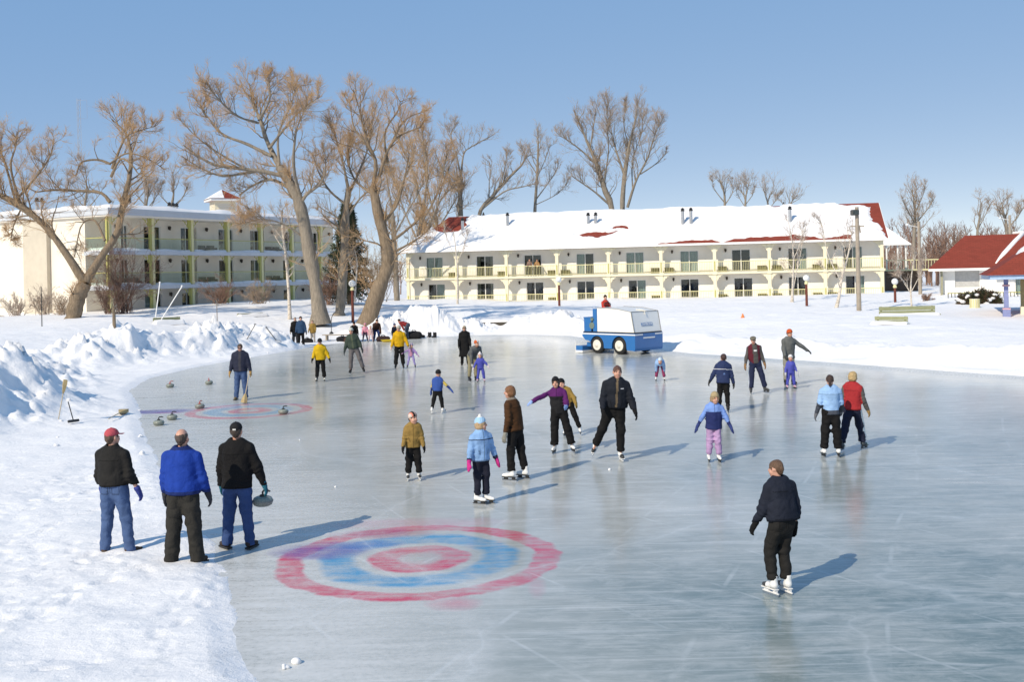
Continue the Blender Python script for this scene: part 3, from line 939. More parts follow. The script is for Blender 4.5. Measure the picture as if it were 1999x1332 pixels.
# ------------------------------------------------------------------ three-storey hotel block on the left
A3, B3 = at(214.5, 560, 79.4), at(627, 552, 101)
L3 = math.hypot(B3.x - A3.x, B3.y - A3.y)
ANG3 = math.atan2(B3.y - A3.y, B3.x - A3.x)
hotel = thing('hotel_block', 'three storey white hotel block with glass balconies behind the leaning willows', 'building', (A3.x, A3.y, 0), ANG3)
NB3 = 6
BW3 = L3 / NB3
F1, F2, F3, FR = 0.95, 3.66, 6.28, 8.85
WY3 = 1.7
NEXTRA = 1
LTOT = L3 + BW3 * NEXTRA
fl = [(F1, F2 - .22), (F2, F3 - .22), (F3, FR)]
kinds3 = ['dark', 'left', 'dark', 'sides', 'dark', 'right', 'dark']
for k, (za, zb) in enumerate(fl):
    holes = []
    for i in range(NB3 + NEXTRA):
        if i % 2 == 0:
            holes.append((i * BW3 + 0.55, i * BW3 + 0.55 + 1.15, za + .05, za + 2.1) if i else (i * BW3 + 2.6, i * BW3 + 3.3, za + 0.05, za + 2.1))
        else:
            holes.append((i * BW3 + 0.75, i * BW3 + 0.75 + 1.75, za + .05, za + 2.1))
    wall_with_holes(1.6, LTOT, WY3, za - (0.3 if k == 0 else 0), zb, holes).build('wall', M_STUCCO2, hotel)
    for i, h in enumerate(holes):
        door_unit(hotel, h[0], h[1], WY3 + .1, h[2], h[3], kinds3[(i + k) % 7])
        wall_lamp(hotel, i * BW3 + 3.35 if i else 2.1, WY3, za + 1.85)
        # privacy fin by each door
        if i % 2 == 0 and i:
            MB().box(h[1] + .12, h[1] + .2, WY3 - .5, WY3 - .002, za + .02, za + 2.05).build('screen', M_CREAM, hotel)
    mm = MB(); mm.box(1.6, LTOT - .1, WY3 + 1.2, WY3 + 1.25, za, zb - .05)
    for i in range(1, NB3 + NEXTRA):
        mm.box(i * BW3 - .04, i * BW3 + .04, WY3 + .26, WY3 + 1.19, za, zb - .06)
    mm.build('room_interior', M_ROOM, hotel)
for z in (F2, F3):
    MB().box(-0.25, LTOT, -0.2, WY3, z - 0.22, z - 0.02).build('balcony_floor', M_STUCCO2, hotel)
    MB().box(-0.28, LTOT, -0.27, -0.2, z - 0.26, z + 0.04).build('balcony_edge', M_FASCIA, hotel)
    MB().box(-0.28, -.2, -0.2, 2.4, z - 0.26, z + 0.04).build('balcony_edge', M_FASCIA, hotel)
    for i in range(NB3 + NEXTRA):
        snow_slab('balcony_snow', hotel, i * BW3 + 0.20, (i + 1) * BW3 - 0.20, -0.24, 0.75, lambda X, Y, z=z: np.full_like(X, z - .02), 40, 10, 0.22, 10 + i, None, 0.12)
    snow_slab('balcony_snow', hotel, -.24, .6, .2, 2.2, lambda X, Y, z=z: np.full_like(X, z - .02), 14, 16, 0.28, 18, None, 0.12)
MB().box(-0.5, LTOT + .1, -0.55, 13, FR + .001, FR + .12).build('soffit', M_STUCCO2, hotel)
rr = MB()
rr.box(-0.6, LTOT + .2, -0.66, 13.2, FR + .121, FR + .55)
rr.box(-0.64, LTOT + .24, -0.70, 13.24, FR + .46, FR + .60)
roof3 = rr.build('roof', M_FASCIA, hotel)
snow_slab('roof_snow', hotel, -0.6, LTOT + .2, -0.66, 13.1, lambda X, Y: np.full_like(X, FR + .58), 100, 40, 0.3, 30, None, 0.3)
for i in range(NB3 + NEXTRA + 1):
    x = i * BW3
    p = MB()
    p.box(x - 0.10, x + 0.14, -0.16, 0.10, F1 - .6, FR)
    p.m = 1
    p.box(x - 0.26, x - 0.10, -0.10, 0.06, F1 - .6, FR - .001)
    po = p.build('post', [M_YEL, M_YGREEN], hotel)
    for sgn in (-1, 1):
        for zt in (F2 - .27, F3 - .27, FR):
            if (i == 0 and sgn < 0) or i == NB3 + NEXTRA and sgn > 0:
                continue
            # open scroll bracket
            x0_ = x + (0.14 if sgn > 0 else -0.26)
            q = MB()
            q.tube([(x0_, -.02, zt - .62), (x0_ + sgn * .16, -.02, zt - .56), (x0_ + sgn * .20, -.02, zt - .38), (x0_ + sgn * .36, -.02, zt - .30), (x0_ + sgn * .42, -.02, zt - .14), (x0_ + sgn * .58, -.02, zt - .10), (x0_ + sgn * .60, -.02, zt)], .035, 5)
            q.tube([(x0_ + sgn * .36, -.02, zt - .30), (x0_ + sgn * .28, -.02, zt - .16), (x0_ + sgn * .38, -.02, zt - .12)], .025, 5)
            q.box(min(x0_, x0_ + sgn * .13), max(x0_, x0_ + sgn * .13), -.06, .02, zt - .6, zt)
            q.build('bracket', M_YGREEN, po)
    if i == NB3 + NEXTRA:
        break
    for z in (F2, F3):
        r_ = MB()
        r_.box(x + .14, x + BW3 - .26, -.05, .03, z + .98, z + 1.04)
        rl = r_.build('handrail', M_YGREEN, hotel)
        for q in range(2):
            a_ = x + .18 + q * (BW3 - .48) / 2
            MB().box(a_, a_ + (BW3 - .54) / 2, -.02, -.005, z + .12, z + .97).build('glass_panel', M_RAILGLASS, rl)
for z in (F2, F3):
    r_ = MB(); r_.box(-.24, -.17, .12, 2.2, z + .98, z + 1.04)
    rl = r_.build('handrail', M_YGREEN, hotel)
    MB().box(-.215, -.20, .16, 2.16, z + .12, z + .97).build('glass_panel', M_RAILGLASS, rl)
# balcony furniture boxes
for z, i in ((F2, 0), (F2, 2), (F3, 2), (F2, 4), (F3, 4)):
    for q in (0, 1):
        mm = MB(); x0_ = i * BW3 + 1.95 + q * 1.05
        mm.box(x0_, x0_ + .85, .9, 1.3, z + .02, z + .12); mm.box(x0_, x0_ + .85, 1.22, 1.3, z + .12, z + .62); mm.box(x0_, x0_ + .07, .9, 1.2, z + .12, z + .42); mm.box(x0_ + .78, x0_ + .85, .9, 1.2, z + .12, z + .42)
        mm.build('balcony_seat', mat('grey_olive', (0.16, 0.16, 0.13), .7), hotel)
mm = MB()
mm.box(1.35, 1.6, 2.2, 13, F1 - .8, FR)
mm.box(1.6, LTOT, 12.8, 13, F1 - .8, FR)
mm.box(LTOT - .25, LTOT, WY3 + .26, 12.8, F1 - .8, FR)
mm.box(-.25, 1.35, 2.25, 2.5, F1 - .8, FR)
mm.build('end_wall', M_CREAM, hotel)
MB().box(-.25, -.02, 2.51, 6.1, F1 - .8, FR).build('end_wall', M_CREAM, hotel)
MB().box(-.6, -.26, 6.1, 8.8, F1 - .8, FR - .02).build('end_wall', M_TAN, hotel)
MB().box(-.25, -.02, 8.8, 13, F1 - .8, FR).build('end_wall', M_CREAM, hotel)
MB().box(-.02, 1.35, 2.51, 12.9, FR - .25, FR - .002).build('ceiling_band', M_CREAM, hotel)
for lx, ly, n in ((4.3, 3.5, 3), (10.3, 4.5, 3), (-.2, 7.6, 2)):
    for q in range(n):
        stove_pipe(hotel, lx + q * .55, ly + q * .15, FR + .6, 1.0, .13)
# white block beyond, running out of the frame
pe = at(52, 560, 84)
eb = thing('white_annex', 'plain sunlit white wall of an annex at the left edge', 'building', (pe.x, pe.y, 0), ANG3 + PI / 2)
MB().box(0, 14, -8, -.0, .3, 8.6).build('wall', wall_mat('stucco_sun', (.84, .80, .72)), eb)
MB().box(-.1, 14.1, -8.1, .12, 8.6, 8.9).build('parapet', M_FASCIA, eb)
snow_slab('roof_snow', eb, 0, 14, -8, .05, lambda X, Y: np.full_like(X, 8.88), 40, 20, .3, 33, None, .2)

# cupola behind the hotel
pc = at(435, 420, 108)
cup = thing('roof_cupola', 'cream roof cupola with red pyramid roof rising behind the hotel block', 'tower', (pc.x, pc.y, 0), .5)
z0 = at(435, 428, 108).z
MB().box(-3.2, 3.2, -3.2, 3.2, 1, z0 - .9).build('wall', M_STUCCO2, cup)
mm = MB(); mm.add([(-3.4, -3.4, z0 - .9), (3.4, -3.4, z0 - .9), (3.4, 3.4, z0 - .9), (-3.4, 3.4, z0 - .9), (-1, -1, z0 + .75), (1, -1, z0 + .75), (1, 1, z0 + .75), (-1, 1, z0 + .75)], [(0, 1, 5, 4), (1, 2, 6, 5), (2, 3, 7, 6), (3, 0, 4, 7), (3, 2, 1, 0)])
mm.build('lower_roof', M_RED, cup)
MB().box(-1.05, 1.05, -1.05, 1.05, z0 + .6, z0 + 1.75).build('lantern', M_YEL2, cup)
mm = MB()
for sx_, sy_ in ((0, -1), (1, 0), (-1, 0)):
    for q in range(4):
        zz = z0 + .85 + q * .17
        if sx_ == 0: mm.box(-.7, .7, -1.085, -1.052, zz, zz + .09)
        else: mm.box(*( (1.052, 1.085) if sx_ > 0 else (-1.085, -1.052)), -.7, .7, zz, zz + .09)
mm.build('louvre', M_CREAM, cup)
MB().box(-1.5, 1.5, -1.5, 1.5, z0 + 1.75, z0 + 1.98).build('cornice', M_WHITE, cup)
mm = MB(); mm.add([(-1.55, -1.55, z0 + 1.985), (1.55, -1.55, z0 + 1.985), (1.55, 1.55, z0 + 1.985), (-1.55, 1.55, z0 + 1.985), (0, 0, z0 + 2.95)], [(0, 1, 4), (1, 2, 4), (2, 3, 4), (3, 0, 4), (3, 2, 1, 0)])
mm.build('upper_roof', M_RED, cup)
mm = MB(); mm.add([(-1.58, -1.58, z0 + 2.0), (-.2, -1.58, z0 + 2.02), (-.1, -.1, z0 + 2.98), (-1.58, 1.5, z0 + 2.0)], [(0, 1, 2), (0, 2, 3)])
mm.build('roof_snow', M_ROOFSNOW, cup)

# ------------------------------------------------------------------ cottage on the right
p0 = at(1838, 580, 84)
cot = thing('red_roof_cottage', 'white cottage with steep red roof and stove pipe at the right edge', 'house', (p0.x, p0.y, 0), -0.36)
gzc = 1.25
ze = at(1838, 524, 84).z
zr = at(1900, 460, 87).z
wall_with_holes(0, 16, 0, .6, ze, [(1.0, 2.75, gzc + .9, ze - .1), (5.2, 7.2, gzc + .05, ze - .25)]).build('wall', M_WHITE, cot)
MB().box(0, .2, .25, 7, .6, ze).box(.2, 16, 6.8, 7, .6, ze).box(.2, 15.9, 1.4, 1.45, .7, ze - .1).build('side_wall', M_STUCCO, cot)
MB().box(1.0, 2.75, .12, .16, gzc + .9, ze - .1).build('window_board', mat('grey_board', (.45, .45, .44), .8), cot)
door_unit(cot, 5.2, 7.2, .08, gzc + .05, ze - .25, 'left')
mm = MB(); mm.box(-.05, .12, -.4, -.2, .8, ze - .1); mm.build('post', mat('olive_paint', (.3, .29, .2)), cot)
RO = MB()
RO.add([(-.9, -.9, ze - .05), (4.6, -.9, ze - .05), (7.0, 3.4, zr), (1.9, 3.4, zr)], [(0, 1, 2, 3)])
RO.add([(1.9, 3.4, zr), (18, 3.4, zr), (18, 7.7, ze - .05), (-.9, 7.7, ze - .05)], [(0, 1, 2, 3)])
RO.add([(-.9, 7.7, ze - .05), (-.9, -.9, ze - .05), (1.9, 3.4, zr)], [(0, 1, 2)])
RO.add([(3.6, -1.1, ze - .10), (18, -1.1, ze - .10), (18, 4.2, zr + .55), (6.5, 4.2, zr + .55)], [(0, 1, 2, 3)])
RO.add([(6.5, 4.2, zr + .55), (18, 4.2, zr + .55), (18, 7.7, ze), (4, 7.7, ze)], [(0, 1, 2, 3)])
RO.add([(3.6, -1.1, ze - .1), (6.5, 4.2, zr + .55), (4, 7.7, ze)], [(0, 1, 2)])
cr = RO.build('roof', M_RED, cot)
mm = MB(); mm.box(-.92, 3.55, -.97, -.91, ze - .22, ze - .03); mm.box(3.55, 18, -1.17, -1.11, ze - .27, ze - .08); mm.build('fascia', M_WHITE, cot)
MB().box(-.7, 18, -.9, 0, ze - .14, ze - .11).build('soffit', M_WHITE, cot)
def slope_patch(pts, n, th, nm='roof_snow'):
    mm = MB(); mm.tube(pts, th, n); return mm.build(nm, M_ROOFSNOW, cot, smooth=True)
def cot_z(X, Y):
    return ze - .10 + (zr + .65 - ze) * (Y + 1.1) / 5.3
rz_ = cot_z
slope_patch([(3.9, -.3, cot_z(0, -.6)), (4.6, .9, cot_z(0, .7)), (5.5, 2.4, cot_z(0, 2.3)), (6.2, 3.4, cot_z(0, 3.4)), (5.4, 3.45, zr + .08)], 7, [.12, .22, .2, .2, .1])
snow_slab('roof_snow', cot, 8.6, 18, 2.6, 4.3, cot_z, 60, 16, .22, 41, lambda X, Y: sstep(-.15, .2, Y - 3.0 - .6 * np.exp(-((X - 10.8) / 1.0) ** 2) - .2 * fbm(X, Y, octv=2, seed=4)), .2)
stove_pipe(cot, 7.9, 3.0, cot_z(0, 3.0), 1.75, .17)
wall_lamp(cot, 4.2, 0, gzc + 1.7)
# low picket fence in front of it
fe = at(1850, 578, 80)
fen = thing('picket_fence', 'low dark picket fence half buried in snow before the cottage', 'fence', (fe.x, fe.y, 0), -0.22)
mm = MB()
mm.box(0, 11, 0, .05, 1.75, 1.82); mm.build('rail', M_YGREEN, fen)
for k in range(46):
    MB().box(k * .24, k * .24 + .06, -.03, -.002, 1.0, 1.80).build('picket', mat('fence_dark', (.12, .12, .09), .8), fen)

# pavilion at the right edge
pv = at(1965, 612, 62)
pav = thing('park_pavilion', 'open pavilion with red roof and blue posts cut by the right edge', 'pavilion', (pv.x, pv.y, 0), -0.36)
g0 = gz(pv.x, pv.y) - .2
M_PBLUE = mat('paint_violet_blue', (0.22, 0.25, 0.45), .6)
M_PINK = mat('paint_pink', (.6, .35, .38), .6)
zt = at(1965, 545, 62).z
mm = MB(); mm.box(-.12, .12, -.12, .12, g0, zt - .02); mm.box(-.2, .2, -.2, .2, g0, g0 + .62); mm.m = 1; mm.box(-.21, .21, -.21, .21, g0 + .62, g0 + .70); mm.box(-.19, .19, -.19, .19, zt - .42, zt - .32)
mm.build('post', [M_PBLUE, M_PINK], pav)
mm = MB(); mm.box(.85, 1.35, 1.2, 1.7, g0, g0 + .75); mm.m = 1; mm.box(.88, 1.32, 1.23, 1.67, g0 + .75, zt); mm.build('post', [M_YEL2, mat('olive_tan', (.33, .28, .14), .7)], pav)
MB().box(-.9, 8, -.95, -.8, zt, zt + .24).box(-.95, -.8, -.8, 6.8, zt, zt + .24).build('beam', mat('paint_sky_blue', (.35, .48, .68), .5), pav)
MB().add([(-1.1, -1.1, zt + .24), (9, -1.1, zt + .24), (9, 7, zt + .24), (-1.1, 7, zt + .24), (3.6, 3, zt + 3.2)], [(0, 1, 4), (1, 2, 4), (2, 3, 4), (3, 0, 4), (3, 2, 1, 0)]).build('roof', M_RED, pav)
def pz(X, Y):
    return zt + .26 + 2.96 * np.minimum((X + 1.1) / 4.7, (Y + 1.1) / 4.1)
snow_slab('roof_snow', pav, .75, 7, -.4, 3.4, pz, 40, 30, .2, 44, lambda X, Y: sstep(0, .3, X - .9 - .55 * np.maximum(0, (2 - Y)) * .3 - .2 * fbm(X, Y, octv=2, seed=8)), .2)
# ------------------------------------------------------------------ trees
def bark_mat(name, lo, hi, sc=9.0):
    b = NB(name)
    v = b.coord(scale=(1, 1, 0.22))
    n1 = b.noise(v, sc, 6, 0.7)
    n2 = b.noise(b.coord(), 1.2, 3)
    col = b.mix(b.math('MULTIPLY', n2, 0.5), b.ramp(n1, [(0.32, lo), (0.66, hi)]), hi)
    b.p(Base_Color=col, Roughness=0.9)
    b.b.inputs['Specular IOR Level'].default_value = 0.15
    b.bump(n1, 0.9, 0.06)
    return b.m
M_BARK = bark_mat('bark_willow', (0.10, 0.075, 0.05), (0.30, 0.23, 0.16))
M_BARK2 = bark_mat('bark_grey', (0.14, 0.12, 0.095), (0.33, 0.28, 0.22))
def birch_mat():
    b = NB('bark_birch')
    n1 = b.noise(b.coord(scale=(1, 1, 3.5)), 5, 5, 0.7)
    b.p(Base_Color=b.ramp(n1, [(0.36, (0.10, 0.085, 0.07)), (0.46, (0.60, 0.53, 0.44)), (0.7, (0.68, 0.62, 0.54))]), Roughness=0.8)
    return b.m
M_BIRCH = birch_mat()
M_TWIG_O = mat('twig_orange', (0.51, 0.34, 0.19), 0.8, 0.25, 1.2, spec=.2)
M_TWIG_B = mat('twig_brown', (0.42, 0.32, 0.235), 0.8, 0.25, 1.2, spec=.2)
M_TWIG_G = mat('twig_grey', (0.44, 0.36, 0.29), 0.8, 0.2, 1.2, spec=.2)
M_TWIG_R = mat('twig_red_brown', (0.27, 0.17, 0.125), 0.8, 0.25, 1.2, spec=.2)
M_TWIG_P = mat('twig_pale', (0.46, 0.37, 0.30), 0.8, 0.2, 1.2, spec=.2)

def unit(v):
    return v / np.maximum(np.linalg.norm(v, axis=-1, keepdims=True), 1e-9)
def tubes(P, Rr, n):
    """P (N,S,3) polylines, Rr (N,S) radii -> vertices and quads of open n-sided tubes"""
    N, S, _ = P.shape
    T = np.gradient(P, axis=1)
    T = unit(T)
    ref = np.where(np.abs(T[:, :1, 2:3]) < 0.9, np.array([0, 0, 1.0]), np.array([1.0, 0, 0]))
    A = unit(np.cross(T, np.broadcast_to(ref, T.shape)))
    B = np.cross(T, A)
    a = 2 * np.pi * np.arange(n) / n
    V = P[:, :, None] + Rr[:, :, None, None] * (A[:, :, None] * np.cos(a)[None, None, :, None] + B[:, :, None] * np.sin(a)[None, None, :, None])
    idx = np.arange(N * S * n).reshape(N, S, n)
    j = np.roll(idx, -1, axis=2)
    F = np.stack([idx[:, :-1], j[:, :-1], j[:, 1:], idx[:, 1:]], -1).reshape(-1, 4)
    return V.reshape(-1, 3), F
def grow(rng, P0, D0, Ln, R0, S, up, wander, taper=0.25):
    """polylines from start points; up pulls them skyward (negative droops)"""
    N = len(P0)
    P = np.zeros((N, S, 3))
    P[:, 0] = P0
    D = D0.copy()
    st = (Ln / (S - 1))[:, None]
    for i in range(1, S):
        D = unit(D + rng.normal(0, wander, (N, 3)) + np.array([0, 0, up])[None] * (1.0 if i > 0 else 0))
        P[:, i] = P[:, i - 1] + D * st
    t = np.linspace(0, 1, S)[None]
    return P, R0[:, None] * (1 - t * (1 - taper))
def spawn(rng, P, Rr, Ln, per, tmin, ang, lenf, radf, rmin, tmax=0.98, upb=0.0):
    """children of each polyline: start, direction, length, radius"""
    N, S, _ = P.shape
    cnt = np.maximum(1, rng.poisson(per, N)) if np.isscalar(per) else rng.poisson(per)
    par = np.repeat(np.arange(N), cnt)
    t = rng.uniform(tmin, tmax, len(par)) ** 0.85
    f = t * (S - 1)
    i = np.minimum(f.astype(int), S - 2)
    w = (f - i)[:, None]
    p = P[par, i] * (1 - w) + P[par, i + 1] * w
    d = unit(P[par, i + 1] - P[par, i])
    r = unit(rng.normal(0, 1, (len(par), 3)))
    perp = unit(r - d * (r * d).sum(1, keepdims=True))
    th = np.radians(rng.normal(ang, ang * .25, len(par)))[:, None]
    dd = unit(d * np.cos(th) + perp * np.sin(th) + np.array([0, 0, upb]))
    ln = Ln[par] * lenf * rng.uniform(0.55, 1.25, len(par)) * (1.2 - 0.72 * t)
    rr = np.maximum(rmin, Rr[par, i] * radf)
    return p, dd, ln, rr
def spline(pts, n):
    pts = np.array(pts, float)
    k = len(pts)
    out = []
    for u in np.linspace(0, k - 1, n):
        i = min(int(u), k - 2)
        t = u - i
        p0, p1, p2, p3 = pts[max(i - 1, 0)], pts[i], pts[i + 1], pts[min(i + 2, k - 1)]
        out.append(0.5 * (2 * p1 + (p2 - p0) * t + (2 * p0 - 5 * p1 + 4 * p2 - p3) * t * t + (3 * p1 - p0 - 3 * p2 + p3) * t ** 3))
    return np.array(out)

def make_tree(name, label, limbs, Y, seed, bark, twig, group=None, l1=14, l2=7, l3=9, twig_r=0.008, len1=0.46, up1=0.10, up3=0.05, wander=0.22, ang=48, sink=0.4, extra=None, ystretch=1.0, ts=3):
    """limbs: list of pixel polylines [(px,py,radius_m,(depth offset))...]; the first one starts at the foot"""
    rng = np.random.default_rng(seed)
    base = at(limbs[0][0][0], limbs[0][0][1], Y)
    root = thing(name, label, 'tree', (base.x, base.y, base.z), 0, group)
    b0 = np.array(base)
    tv, tf, off = [], [], 0
    L, LR, LL = [], [], []
    S = 14
    for k, lm in enumerate(limbs):
        pts = []
        dy = 0.0
        drift = rng.normal(0, 0.28) if k else 0.0
        for q, n_ in enumerate(lm):
            p = np.array(at(n_[0], n_[1], Y + (n_[3] if len(n_) > 3 else 0.0)))
            pts.append(p)
        pts = np.array(pts)
        if k and len(lm[0]) < 4:      # swing the limb out of the picture plane
            seg = np.linalg.norm(np.diff(pts, axis=0), axis=1)
            cum = np.concatenate([[0], np.cumsum(seg)])
            pts[:, 1] += drift * cum * ystretch
        if k == 0:
            pts[0, 2] -= sink
        P = spline(pts - b0, S)
        rad = np.interp(np.linspace(0, len(lm) - 1, S), np.arange(len(lm)), [n_[2] for n_ in lm])
        rad = rad * (0.72 if k else 0.95) * (1 + 0.08 * rng.normal(0, 1, S))
        if k == 0:
            rad[0] *= 1.5; rad[1] *= 1.15
        V, F = tubes(P[None], rad[None], 10)
        V = V + 0.06 * rad.mean() * rng.normal(0, 1, V.shape)
        tv.append(V); tf.append(F + off); off += len(V)
        L.append(P); LR.append(rad); LL.append(np.linalg.norm(np.diff(P, axis=0), axis=1).sum())
    L, LR, LL = np.array(L), np.array(LR), np.array(LL)
    cv, cf, coff = [], [], 0
    def put(P, Rr, n):
        nonlocal coff
        V, F = tubes(P, Rr, n)
        cv.append(V); cf.append(F + coff); coff += len(V)
    per = np.maximum(2, l1 * LL / 5.0)
    per[0] *= 0.5
    tm = 0.55 if len(limbs) == 1 else 0.18
    p, d, ln, rr = spawn(rng, L, LR, np.clip(LL, 2.5, 7), per, tm, ang, len1, 0.42, 0.03, upb=0.25)
    rr = np.minimum(rr, 0.065)
    P1, R1 = grow(rng, p, d, ln, rr, 7, up1, wander)
    V, F = tubes(P1, R1, 5)
    tv.append(V); tf.append(F + off); off += len(V)
    p, d, ln2, rr = spawn(rng, P1, R1, ln, l2, 0.15, 44, 0.62, 0.5, twig_r * 1.4, upb=0.12)
    P2, R2 = grow(rng, p, d, ln2, np.minimum(rr, .035), 5, up1 * .8, wander)
    put(P2, R2, 4)
    p, d, ln3, rr = spawn(rng, P2, R2, ln2, l3, 0.10, 36, 0.75, 0.5, twig_r, upb=0.10)
    P3, R3 = grow(rng, p, d, np.maximum(ln3, .35), np.full(len(p), twig_r), ts, up3, wander * .8)
    put(P3, R3, 3)
    # limb ends burst into twigs too
    p, d, ln4, rr = spawn(rng, L, LR, np.full(len(L), 1.3), np.full(len(L), 7.0 * l1 / 14), 0.6, 40, 0.9, 0.2, twig_r, upb=0.15)
    P4, R4 = grow(rng, p, d, ln4, np.full(len(p), twig_r * 1.5), 5, up3, wander)
    put(P4, R4, 3)
    p, d, ln5, rr = spawn(rng, P4, R4, ln4, l3, 0.1, 38, 0.55, 0.5, twig_r, upb=0.1)
    P5, R5 = grow(rng, p, d, ln5, np.full(len(p), twig_r), min(ts, 3), up3, wander)
    put(P5, R5, 3)
    link('trunk', new_mesh('trunk', np.concatenate(tv), np.concatenate(tf), bark, smooth=True), root)
    link('crown', new_mesh('crown', np.concatenate(cv), np.concatenate(cf), twig), root)
    return root

make_tree('willow_tree', 'forked leaning willow in front of the hotel end wall', [
    [(140, 627, .62), (150, 590, .5), (166, 552, .46)],
    [(166, 552, .40), (130, 495, .33), (90, 440, .30), (40, 400, .27), (-10, 372, .2), (-50, 330, .12)],
    [(166, 552, .42), (192, 495, .36), (212, 455, .33), (214, 400, .27), (219, 330, .22), (212, 280, .14), (195, 240, .08), (160, 210, .04)],
    [(219, 330, .16), (235, 285, .1), (250, 262, .07), (300, 245, .03)],
    [(215, 395, .17), (195, 376, .14), (150, 372, .13), (100, 370, .1), (60, 374, .05)],
    [(216, 320, .13), (190, 312, .1), (160, 318, .07), (150, 345, .04)],
    [(217, 345, .13), (245, 312, .1), (275, 330, .07), (290, 345, .04), (320, 352, .03)],
    [(217, 318, .1), (250, 300, .08), (290, 310, .05), (325, 330, .03)],
    [(205, 470, .12), (180, 430, .09), (150, 440, .06), (130, 500, .04)],
    [(40, 400, .16), (30, 330, .1), (45, 290, .06), (50, 265, .03)],
    [(30, 392, .14), (80, 345, .1), (110, 310, .06), (120, 285, .03)],
    [(30, 392, .12), (0, 310, .1), (-20, 280, .05)],
    [(45, 400, .1), (20, 440, .07), (10, 470, .04)],
    ], 70, 1, M_BARK, M_TWIG_O, 'bare willows on the snow', l1=13, l2=7, l3=9)
make_tree('willow_tree', 'tallest leaning willow with wide crown, left of three big trunks', [
    [(625, 622, .55), (617, 560, .45), (603, 490, .42), (588, 410, .40), (570, 365, .36), (545, 325, .30)],
    [(545, 325, .24), (515, 270, .2), (500, 230, .16), (480, 190, .1), (470, 150, .05)],
    [(560, 345, .2), (510, 335, .19), (460, 330, .15), (420, 322, .1), (375, 290, .05)],
    [(530, 305, .18), (480, 280, .15), (430, 260, .1), (400, 225, .06), (385, 205, .03)],
    [(505, 240, .12), (470, 230, .1), (440, 200, .07), (425, 175, .03)],
    [(505, 235, .12), (520, 190, .09), (515, 155, .05), (508, 135, .03)],
    [(525, 290, .14), (555, 240, .1), (585, 200, .06), (615, 175, .03)],
    [(585, 405, .2), (600, 380, .15), (630, 360, .1), (640, 330, .06), (640, 300, .03)],
    [(590, 395, .18), (580, 340, .14), (585, 290, .1), (600, 245, .06), (625, 215, .03)],
    [(575, 375, .16), (530, 350, .13), (490, 360, .09), (460, 380, .05)],
    [(500, 335, .12), (440, 345, .09), (400, 330, .06), (370, 310, .03)],
    [(480, 330, .1), (430, 300, .08), (390, 270, .05), (368, 245, .03)],
    [(600, 470, .1), (560, 440, .08), (520, 430, .05), (480, 440, .03)],
    [(545, 320, .14), (540, 260, .1), (560, 200, .06), (570, 165, .03)],
    ], 72, 2, M_BARK2, M_TWIG_O, 'bare willows on the snow', l1=13, l2=7, l3=9)
make_tree('willow_tree', 'slender middle willow trunk between the two big leaning ones', [
    [(662, 613, .42), (668, 560, .36), (672, 500, .32), (674, 430, .28), (680, 370, .2)],
    [(680, 370, .16), (672, 320, .12), (660, 270, .08), (650, 235, .03)],
    [(680, 380, .15), (700, 330, .12), (715, 280, .08), (720, 235, .03)],
    [(676, 400, .14), (640, 370, .11), (615, 330, .07), (600, 290, .03)],
    [(674, 430, .12), (700, 390, .1), (730, 360, .06), (745, 320, .03)],
    [(673, 450, .1), (640, 430, .07), (620, 410, .03)],
    ], 77, 3, M_BARK2, M_TWIG_O, 'bare willows on the snow', l1=12, l2=7, l3=9)
make_tree('willow_tree', 'crooked willow with leaning foot, right of three big trunks', [
    [(716, 624, .58), (735, 575, .50), (757, 515, .46), (750, 465, .42), (740, 425, .36), (728, 365, .28)],
    [(728, 365, .22), (735, 320, .18), (722, 285, .14), (712, 250, .1), (705, 215, .06), (695, 180, .03)],
    [(740, 345, .18), (760, 290, .14), (785, 265, .09), (825, 250, .04)],
    [(762, 288, .12), (780, 245, .08), (800, 225, .05), (835, 212, .03)],
    [(758, 320, .12), (750, 260, .1), (775, 215, .06), (780, 195, .03)],
    [(730, 380, .14), (690, 350, .1), (670, 300, .07), (680, 255, .03)],
    [(722, 290, .1), (690, 250, .08), (680, 210, .05), (675, 190, .03)],
    [(752, 480, .16), (790, 450, .12), (820, 420, .08), (835, 390, .04)],
    [(755, 500, .13), (790, 480, .1), (820, 460, .06), (840, 440, .03)],
    [(745, 440, .14), (775, 400, .11), (790, 350, .08), (800, 300, .04)],
    ], 72, 4, M_BARK, M_TWIG_O, 'bare willows on the snow', l1=13, l2=7, l3=9)
# trees behind and beside the motel
def back_tree(label, limbs, Y, seed, tw=M_TWIG_B, **kw):
    kk = dict(l1=11, l2=6, l3=6, ts=2, twig_r=0.010, up1=0.16, up3=0.1, len1=0.50, ang=40)
    kk.update(kw)
    return make_tree('bare_tree', label, limbs, Y, seed, M_BARK2, tw, 'bare trees behind the motel', sink=3.0, **kk)
back_tree('many stemmed orange willow thicket tree against the left end of the motel', [
    [(800, 560, .35), (815, 480, .3), (825, 420, .25)],
    [(825, 420, .2), (810, 350, .15), (790, 300, .1), (775, 265, .04)],
    [(825, 420, .2), (835, 340, .14), (830, 290, .09), (825, 255, .04)],
    [(820, 440, .18), (855, 380, .13), (870, 330, .08), (875, 300, .04)],
    [(810, 500, .2), (840, 440, .16), (862, 395, .1), (885, 370, .05)],
    [(815, 470, .16), (785, 410, .12), (765, 360, .07), (750, 330, .03)]], 118, 5, M_TWIG_O, l1=15)
